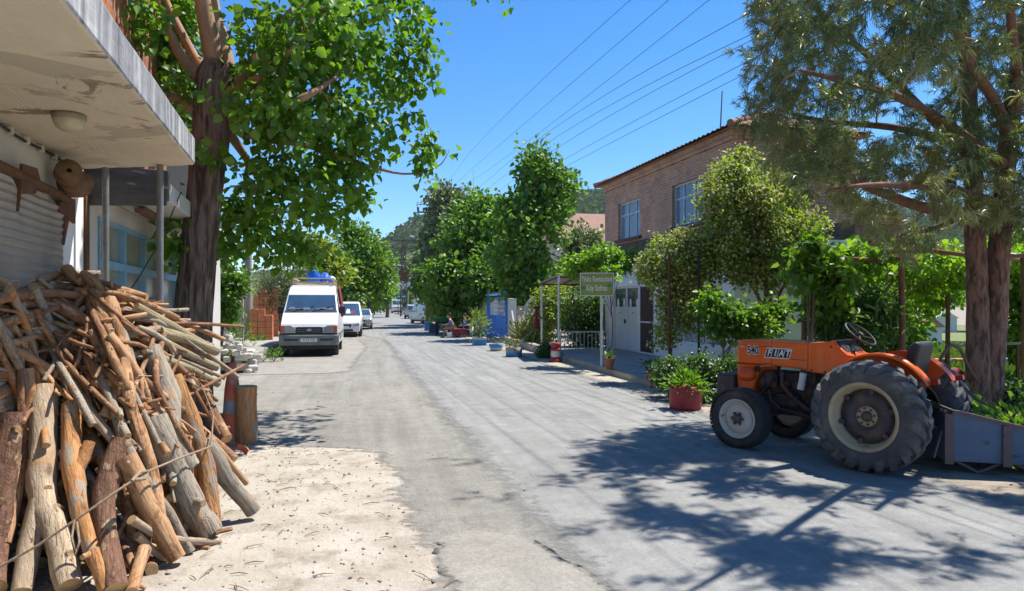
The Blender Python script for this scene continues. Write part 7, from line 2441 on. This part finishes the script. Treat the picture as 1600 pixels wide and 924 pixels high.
def sitting(label, loc, rz, shirt, trousers, hair, seat=.45, armfwd=.28, lean=.1, legs=True):
    """seated person facing local +x"""
    t = thing('person', label, 'person', loc, rz)
    sh = seat + .50
    J = {'pelvis': (0, 0, seat + .08, .13), 'waist': (lean * .4, 0, seat + .25, .125), 'chest': (lean, 0, seat + .42, .15), 'neck': (lean + .03, 0, sh + .05, .055), 'head0': (lean + .06, 0, sh + .12, .07), 'head1': (lean + .075, 0, sh + .20, .092), 'head2': (lean + .065, 0, sh + .28, .075)}
    E = [('pelvis', 'waist'), ('waist', 'chest'), ('chest', 'neck'), ('neck', 'head0'), ('head0', 'head1'), ('head1', 'head2')]
    for s, n in ((1, 'l'), (-1, 'r')):
        J.update({n + 'sh': (lean, s * .19, sh - .06, .062), n + 'el': (lean + .08, s * .24, seat + .24, .048), n + 'wr': (lean + armfwd, s * .14, seat + .20, .034), n + 'hd': (lean + armfwd + .08, s * .11, seat + .19, .036),
                  n + 'hip': (.03, s * .09, seat + .07, .10), n + 'kn': (.44, s * .13, seat + .04, .065), n + 'an': (.42, s * .13, .08, .042), n + 'toe': (.58, s * .15, .04, .036)})
        E += [('chest', n + 'sh'), (n + 'sh', n + 'el'), (n + 'el', n + 'wr'), (n + 'wr', n + 'hd'), ('pelvis', n + 'hip'), (n + 'hip', n + 'kn'), (n + 'kn', n + 'an'), (n + 'an', n + 'toe')]
    skin_chain('body', J, E, t, M['skin'])
    k = lambda ns, g: {n: (*J[n][:3], J[n][3] * g) for n in ns}
    S = k(['pelvis', 'waist', 'chest', 'lsh', 'rsh', 'lel', 'rel'], 1.14)
    skin_chain('shirt', S, [('pelvis', 'waist'), ('waist', 'chest'), ('chest', 'lsh'), ('chest', 'rsh'), ('lsh', 'lel'), ('rsh', 'rel')], t, M[shirt])
    T_ = k(['pelvis', 'lhip', 'rhip', 'lkn', 'rkn', 'lan', 'ran'], 1.16)
    skin_chain('trousers', T_, [('pelvis', 'lhip'), ('pelvis', 'rhip'), ('lhip', 'lkn'), ('rhip', 'rkn'), ('lkn', 'lan'), ('rkn', 'ran')], t, M[trousers])
    hx, hz = lean + .055, sh + .235
    b = MB(); b.ball((hx - .012, 0, hz + .02), .098, 14, 0, None, (1.02, .92, 1.0)); b.build('hair', M[hair], t)
    b = MB(); b.ball((hx + .098, 0, hz - .035), .018, 8, 0, None, (1.2, .7, 1.4))
    for s in (1, -1): b.ball((hx + .0, s * .088, hz - .03), .024, 8, 0, None, (.7, .4, 1.2))
    b.build('face_features', M['skin'], t)
    for s in (1, -1):
        b = MB(); b.ball((.52, s * .14, .04), .06, 10, 0, None, (1.9, .8, .7)); b.build('shoe', M['trousers_dark'], t)
        b = MB()
        hd = J[('l' if s > 0 else 'r') + 'hd']
        for q in range(4): b.tube([(hd[0], hd[1] + (q - 1.5) * .017, hd[2]), (hd[0] + .05, hd[1] + (q - 1.5) * .02, hd[2] - .01), (hd[0] + .08 - abs(q - 1.3) * .008, hd[1] + (q - 1.5) * .02, hd[2] - .035)], [.01, .009, .007], 6)
        b.tube([(hd[0] - .02, hd[1] + s * .03, hd[2]), (hd[0] + .03, hd[1] + s * .05, hd[2] + .0)], [.011, .008], 6)
        b.build('fingers', M['skin'], t)
    return t


def standpt(px, py): return G(px, py)


p1 = standpt(707, 528)
sitting('seated person in a lilac shirt and tan trousers facing left beside the green tub', p1, math.pi + ALPHA * .3, 'shirt_lilac', 'trousers', 'hair', .48, .3, .12)
stl = thing('low_stool', 'low dark red stool under the person in the lilac shirt', 'stool', p1, 0)
b = MB(); b.lathe([(0, .43), (.19, .43), (.19, .475), (0, .48)], 16); b.build('seat', M['red_paint'], stl)
for k in range(4):
    a = k * math.pi / 2 + .78
    b = MB(); b.cyl((math.cos(a) * .16, math.sin(a) * .16, 0), (math.cos(a) * .12, math.sin(a) * .12, .43), .018, n=6); b.build('leg', M['red_paint'], stl)
stripe, nt2, bs2 = newmat('blue_white_striped_shirt')
wv = N(nt2, 'ShaderNodeTexWave'); wv.inputs['Scale'].default_value = 5; wv.bands_direction = 'Z'
nt2.links.new(coords(nt2), wv.inputs['Vector'])
nt2.links.new(ramp(nt2, wv.outputs['Fac'], [(.45, (.07, .10, .30)), (.55, (.55, .56, .62))]), bs2.inputs['Base Color']); M['shirt_striped'] = stripe
p2 = standpt(729, 527)
sitting('seated person in a blue and white striped shirt on the white plastic chair', p2, math.pi + .3, 'shirt_striped', 'trousers_dark', 'hair', .45, .2, .05)
p3 = standpt(714, 520) + V((.6, 3.0, .0))
sitting('seated person in a pale grey shirt on the low wall under the tree', p3, -math.pi / 2 - .3, 'shirt_grey', 'trousers_dark', 'hair_grey', .96, .15, .02)
for o in COL.objects:
    pass
lw2 = thing('low_wall', 'low whitish wall behind the seated people under the tree', 'wall', RW(8.0, 38), ALPHA)
b = MB(); b.bx(-.15, .15, 0.0, 10, 0, .95); b.bx(-.2, .2, -.05, 10.05, .953, 1.02); b.build('wall_body', M['pot_white'], lw2)
p3t = tofr(p3)
ob3 = [o for o in COL.objects if o.name == 'person.002'][0]
ob3.location = RW(7.83, 43.6)

pch = thing('plastic_chair', 'white plastic garden chair with arched legs beside the blue box planter', 'chair', p2 + V((0, 0, 0)), math.pi + .3)
b = MB(); b.box((.0, 0, .42), (.46, .46, .03)); b.build('seat', M['white_metal'], pch, bevel=.012)
b = MB()
b.tube([(-.22, -.22, .42), (-.28, -.22, .7), (-.32, -.15, .92), (-.33, 0, .96), (-.32, .15, .92), (-.28, .22, .7), (-.22, .22, .42)], .024, 8)
for y in (-.11, 0, .11): b.tube([(-.23, y, .42), (-.32, y, .93)], .016, 6)
b.build('backrest', M['white_metal'], pch)
for s in (1, -1):
    b = MB(); b.tube([(.22, s * .25, .42), (.22, s * .27, .62), (.0, s * .28, .66), (-.27, s * .24, .66)], .022, 8); b.build('armrest', M['white_metal'], pch)
    for x in (.21, -.21):
        b = MB(); b.tube([(x, s * .21, .42), (x * 1.2, s * .25, .2), (x * 1.25, s * .26, 0)], [.028, .024, .02], 8); b.build('leg', M['white_metal'], pch)
ct = thing('cloth_table', 'low table under a red patterned cloth in front of the white chair', 'table', standpt(718, 528), ALPHA)
b = MB(); b.bx(-.4, .3, -.3, .4, .42, .46); b.build('tabletop', M['plank'], ct)
b = MB(); b.bx(-.43, .33, -.33, .43, .463, .475)
for k in range(16):
    x = -.43 + .76 * k / 16
    b.bx(x, x + .047, -.345 - .012 * (k % 2), -.33, .16 + .04 * (k % 3), .463)
b.build('tablecloth', M['red_cloth'], ct)
for x in (-.35, .25):
    for y in (-.25, .35):
        b = MB(); b.bx(x - .03, x + .03, y - .03, y + .03, 0, .42); b.build('leg', M['plank'], ct)
bk = thing('white_bucket', 'small white bucket on the ground before the person in the lilac shirt', 'bucket', standpt(705, 528) + V((-.05, -.35, 0)), 0)
b = MB(); b.lathe([(0, 0), (.13, 0), (.16, .28), (.165, .3), (.15, .3), (.12, .02), (0, .02)], 16); b.build('pail', M['white_metal'], bk)
tbk = thing('green_tub', 'bright green plastic tub on a dark stand left of the seated person', 'tub', standpt(692, 524), ALPHA)
b = MB(); b.lathe([(0, .78), (.30, .78), (.44, 1.02), (.46, 1.02), (.42, .98), (0, .84)], 16, 0, Matrix.Diagonal((1.3, .8, 1, 1))); b.build('tub', M['green_plastic'], tbk)
b = MB(); b.bx(-.4, .4, -.25, .25, .7, .778); b.build('stand_top', M['dark_in'], tbk)
for x in (-.35, .35):
    for y in (-.2, .2):
        b = MB(); b.bx(x - .04, x + .04, y - .04, y + .04, 0, .7); b.build('leg', M['dark_in'], tbk)
mc = thing('dark_blue_stall', 'dark blue covered stall in the shade behind the yellow green shrub', 'stall', standpt(690, 517) + V((.3, 1.5, 0)), ALPHA)
b = MB(); lump(b, (0, 0, .6), .8, (1.2, .7, .95), 4, .12); b.build('cover', M['box_blue'], mc)
b = MB(); b.bx(-.9, .9, -.5, .5, 0, .12); b.build('pallet', M['plank'], mc)
b = MB()
rndtree('leafy_bush', 'dark bush in the shade behind the low wall and people', 745, 520, 47, [(715, 490, 0, 30, 20, 1, 50), (755, 485, 0, 24, 24, 1, 50), (700, 500, 4, 20, 14, 1, 30)], 'l_dark', .22, 22, .4, .06, cat='bush')

# ---------------------------------------------------------------- power poles, wires, signs, lamps
def crosspole(name, label, base, h, arms, m='beige_pole', r=.15, group=None, rz=0.0):
    t = thing(name, label, 'pole', base, rz, group)
    b = MB(); b.tube([(0, 0, 0), (0, 0, h)], [r, r * .65], 12); b.build('shaft', M[m], t)
    for z, w, n in arms:
        b = MB(); b.box((0, 0, z), (w, .1, .1)); a = b.build('crossarm', M['pylon'], t)
        for k in range(n):
            x = -w / 2 + w * k / max(1, n - 1)
            b = MB(); b.lathe([(.02, 0), (.06, .05), (.04, .1), (.06, .15), (.03, .2), (0, .21)], 10, 0, Matrix.Translation((x, 0, z + .05))); b.build('insulator', M['black_plastic'], a)
    return t


cpx = P(692, 500, 47)
pp = crosspole('power_pole', 'grey concrete power pole with long crossarm among the right hand trees', (cpx.x, 47, 0), P(692, 330, 47).z, [(P(692, 330, 47).z - .1, .3, 0)], rz=ALPHA)
b = MB(); zz = P(692, 329, 47).z - .15
b.bar((-1.7, 0, zz), (.4, 0, zz), .1); a_ = b.build('crossarm', M['pylon'], pp)
for x in (-1.65, -1.1, .35):
    b = MB(); b.lathe([(.03, 0), (.09, .08), (.05, .14), (.09, .22), (.04, .3), (0, .31)], 10, 0, Matrix.Translation((x, 0, zz + .05))); b.build('insulator', M['black_plastic'], a_)
hpole = crosspole('power_pole', 'tall wooden power pole hidden in the crown of the grey green tree', RW(6.6, 57), 11.6, [(10.6, 2.6, 3), (9.5, 2.6, 3), (8.6, 2.0, 2)], rz=ALPHA)

# wires: sampled along the street at a fixed distance to its side
wires = [
    (5.6, [(985, 0), (822, 149), (700, 279)]), (6.2, [(1045, 0), (870, 150), (715, 283)]), (6.8, [(1108, 0), (900, 164), (725, 290)]),
    (7.4, [(1165, 24), (960, 140), (752, 293)]), (7.7, [(1165, 58), (980, 150), (765, 296)]), (8.0, [(1168, 66), (990, 160), (780, 300)]),
    (8.3, [(1165, 98), (990, 190), (790, 303)]), (8.5, [(1175, 110), (1000, 200), (800, 305)]),
]


def swz(t, px, py):
    # point on the vertical plane at street offset t seen at px, py
    k = (px - 800) / F
    # RD*s + RN*t : X = k Y
    s = (RN.x * t - k * RN.y * t) / (k * RD.y - RD.x)
    Y = RD.y * s + RN.y * t
    return s, H + (HZ - py) / F * Y


for k, (t, smp) in enumerate(wires):
    pts = [swz(t, *q) for q in smp]
    S = np.array([p[0] for p in pts]); Z = np.array([p[1] for p in pts])
    co = np.polyfit(S, Z, 2)
    b = MB()
    line = []
    for s in np.linspace(4, 57, 30):
        zz = np.polyval(co, s) if s >= S[0] else Z[0] + (2 * co[0] * S[0] + co[1]) * (s - S[0])
        tt = t if s < 40 else t + (6.6 - t) * .35 * (s - 40) / 17
        line.append(RW(tt, s, zz))
    b.tube(line, .006 if k < 3 else .007, 5)
    names = ['leftmost of the overhead wires, steepest in the sky', 'second overhead wire from the left', 'third overhead wire from the left', 'fourth overhead wire, widely apart from the third', 'fifth overhead wire, upper of a close pair', 'sixth overhead wire, lower of a close pair', 'faint seventh overhead wire, upper of the lowest two', 'lowest overhead wire, nearest to the tiled roof']
    o = b.build('power_wire', M['wire'], None); props(o, names[k], 'wire', 'overhead power wires')

# lattice pylon at the end of the road
pq = RW(4.9, 100)
py_ = thing('lattice_pylon', 'brown steel lattice pylon with crossarms at the far end of the road', 'pylon', pq, ALPHA)
b = MB()
hp_ = 10.8
for x in (-.45, .45):
    for y in (-.45, .45): b.bar((x, y, 0), (x * .55, y * .55, hp_), .09)
for k in range(11):
    z0, z1 = hp_ * k / 11, hp_ * (k + 1) / 11
    f0, f1 = .45 * (1 - .45 * k / 11), .45 * (1 - .45 * (k + 1) / 11)
    for y in (-1, 1):
        b.bar((-f0, y * f0, z0), (f1, y * f1, z1), .05); b.bar((f0, y * f0, z0), (-f1, y * f1, z1), .05)
b.build('lattice', M['pylon'], py_)
for z, w in ((10.7, 3.4), (9.6, 3.0), (8.0, 3.0)):
    b = MB(); b.bar((-w / 2, 0, z), (w / 2, 0, z), .14); a = b.build('crossarm', M['pylon'], py_)
    for k in range(3):
        x = -w / 2 + w * k / 2; b = MB(); b.ball((x, 0, z + .25), .17, 8, 0, None, (.7, .7, 1.3)); b.build('insulator', M['black_plastic'], a)
b = MB(); b.bx(-.7, .7, -.5, .5, 5.0, 6.6); b.build('transformer', M['rust'], py_)


def streetlamp(label, base, h, reach, rz):
    t = thing('street_lamp', label, 'street lamp', base, rz, 'street lamps at the far end of the road')
    b = MB(); b.tube([(0, 0, 0), (0, 0, h - .4), (-.15, 0, h - .1), (-reach, 0, h)], [.09, .07, .05, .04], 8); b.build('pole', M['beige_pole'], t)
    b = MB(); b.box((-reach - .3, 0, h + .02), (.7, .26, .14), 0, Matrix.Rotation(R(12), 3, 'Y')); b.build('lamp_head', M['white_metal'], t, bevel=.04)


def lampat(px, py, Y, label, reach, rz=0.0):
    q = P(px, py, Y)
    streetlamp(label, (q.x + reach, Y, 0), q.z, reach, rz)


lampat(653, 371, 56, 'street lamp with curved arm reaching out of the right hand trees', 1.1)
lampat(628, 415, 104, 'street lamp right beside the lattice pylon', .9)
lampat(614, 418, 120, 'farther street lamp left of the lattice pylon', .9)
for px, Y, top, lab in ((646, 92, 452, 'thin pale pole standing by the pickup'), (651, 88, 448, 'thicker pale pole between the pickup and the trees')):
    q = P(px, top, Y); t = thing('roadside_pole', lab, 'pole', (q.x, Y, 0), 0)
    b = MB(); b.cyl((0, 0, 0), (0, 0, q.z), .12 if px > 650 else .08, .09, 8); b.build('shaft', M['beige_pole'], t)
# red shop sign sticking out, teal sign
q = P(681, 460, 52)
rs_ = thing('red_sign', 'small red hanging sign sticking out of the trees above the shrub', 'sign', (q.x + .45, 52, 0), ALPHA)
b = MB(); b.cyl((0, 0, 0), (0, 0, q.z + .3), .05, n=8); b.build('post', M['box_blue'], rs_)
b = MB(); b.bx(-.85, -.06, -.05, .05, q.z - .28, q.z + .25); b.build('board', M['red_cooler'], rs_)
b = MB(); b.bx(-.7, -.25, -.056, -.051, q.z - .04, q.z + .05); b.build('white_mark', M['white_paint'], rs_)
q = P(628, 464, 112)
ts = thing('teal_sign', 'dark teal shop sign on a post before the far buildings', 'sign', (q.x, 112, 0), ALPHA)
b = MB(); b.bx(-.9, .9, -.08, .08, q.z - .45, q.z + .4); b.build('board', M['teal'], ts)
b = MB(); b.bx(-.7, .6, -.09, -.083, q.z - .02, q.z + .12); b.build('white_mark', M['pot_white'], ts)
b = MB(); b.cyl((0, .12, 0), (0, .12, q.z), .07, n=8); b.build('post', M['pylon'], ts)

# far houses at the end of the street
bx_house('town_house', 'white multi storey house at the far end of the road', RW(10.2, 172), ALPHA, 9, 9, 9.0, 'far_white', [(-3.6, -2.6, 4, 5.6), (-2.0, -1, 4, 5.6), (-.2, .8, 4, 5.6), (-3.6, -2.6, 6.6, 8.2), (-2, -1, 6.6, 8.2), (-.2, .8, 6.6, 8.2), (-3.5, -.5, .3, 2.8)], 'flat')
bx_house('town_house', 'red brick house with flat roof beside the far white house', RW(10.0, 122), ALPHA, 3.6, 8, 7.0, 'red_brick', [(-1.2, -.3, 3.6, 5), (.4, 1.3, 3.6, 5)], 'flat')
bx_house('town_house', 'low house with red roof behind the lattice pylon', RW(5.6, 215), ALPHA, 6, 8, 7.5, 'far_white', [(-2, -1, 4.5, 6), (.5, 1.5, 4.5, 6)], 2.2)
bx_house('town_house', 'wide house with faded clay tile roof behind the dull green tree', P(930, 470, 52) * 1 - V((0, 0, P(930, 470, 52).z)) + V((1.5, 0, 0)), ALPHA, 9, 9, 6.4, 'cream_wall', [(-3, -2, 3.4, 4.8)], 2.6)
mast = thing('radio_mast', 'thin white radio mast rising behind the right hand trees', 'mast', (P(740, 0, 70).x, 70, 0), 0)
b = MB(); zt2 = P(740, 266, 70).z; b.cyl((0, 0, 0), (0, 0, zt2), .06, .03, 6); b.build('rod', M['white_metal'], mast)
# ---------------------------------------------------------------- thin air between the camera and the hills
hz = bpy.data.materials.new('haze'); hz.use_nodes = True
ntz = hz.node_tree; ntz.nodes.clear()
oz = N(ntz, 'ShaderNodeOutputMaterial'); pvz = N(ntz, 'ShaderNodeVolumePrincipled')
pvz.inputs['Color'].default_value = (.80, .88, 1, 1); pvz.inputs['Density'].default_value = .00010
ntz.links.new(pvz.outputs[0], oz.inputs['Volume'])
b = MB(); b.bx(-2000, 2700, -80, 1480, -3, 215)
props(b.build('haze', hz), 'thin bluish haze in front of the far wooded hills', 'haze', kind='stuff')
# ---------------------------------------------------------------- light and camera
SUN_EL, SUN_AZ = R(63), R(54)       # azimuth measured from the view axis (+Y) towards the right (+X)
to_sun = V((math.sin(SUN_AZ) * math.cos(SUN_EL), math.cos(SUN_AZ) * math.cos(SUN_EL), math.sin(SUN_EL)))
w = bpy.data.worlds.new('World'); SC.world = w; w.use_nodes = True
nt = w.node_tree
bg = nt.nodes['Background']
sky = nt.nodes.new('ShaderNodeTexSky')
sky.sky_type = 'NISHITA'; sky.sun_disc = False
sky.sun_elevation = SUN_EL; sky.sun_rotation = SUN_AZ
sky.altitude = 300; sky.air_density = 1.0; sky.dust_density = 0.0; sky.ozone_density = 7.0
hs = nt.nodes.new('ShaderNodeHueSaturation')
hs.inputs['Saturation'].default_value = 1.22
nt.links.new(sky.outputs[0], hs.inputs['Color'])
nt.links.new(hs.outputs[0], bg.inputs[0])
bg.inputs[1].default_value = .085
sl = bpy.data.lights.new('sun', 'SUN'); sl.energy = 3.7; sl.angle = R(.53); sl.color = (1, .95, .87)
so = bpy.data.objects.new('sun', sl); COL.objects.link(so)
so.rotation_euler = to_sun.to_track_quat('Z', 'Y').to_euler()
so.location = (0, 0, 60)
cd = bpy.data.cameras.new('camera'); cam = bpy.data.objects.new('camera', cd); COL.objects.link(cam)
cam.location = (0, 0, H); cam.rotation_euler = (R(90), 0, 0)
cd.sensor_width = 36; cd.lens = F / 1600 * 36; cd.shift_y = (HZ - 462) / 1600
cd.clip_start = .05; cd.clip_end = 6000
SC.camera = cam
SC.view_settings.view_transform = 'Standard'; SC.view_settings.look = 'None'
SC.view_settings.exposure = 1.18; SC.view_settings.gamma = 1
SC.cycles.max_bounces = 6; SC.cycles.diffuse_bounces = 4; SC.cycles.glossy_bounces = 2; SC.cycles.transmission_bounces = 4
SC.cycles.transparent_max_bounces = 4; SC.cycles.caustics_reflective = False; SC.cycles.caustics_refractive = False
SC.cycles.use_denoising = True
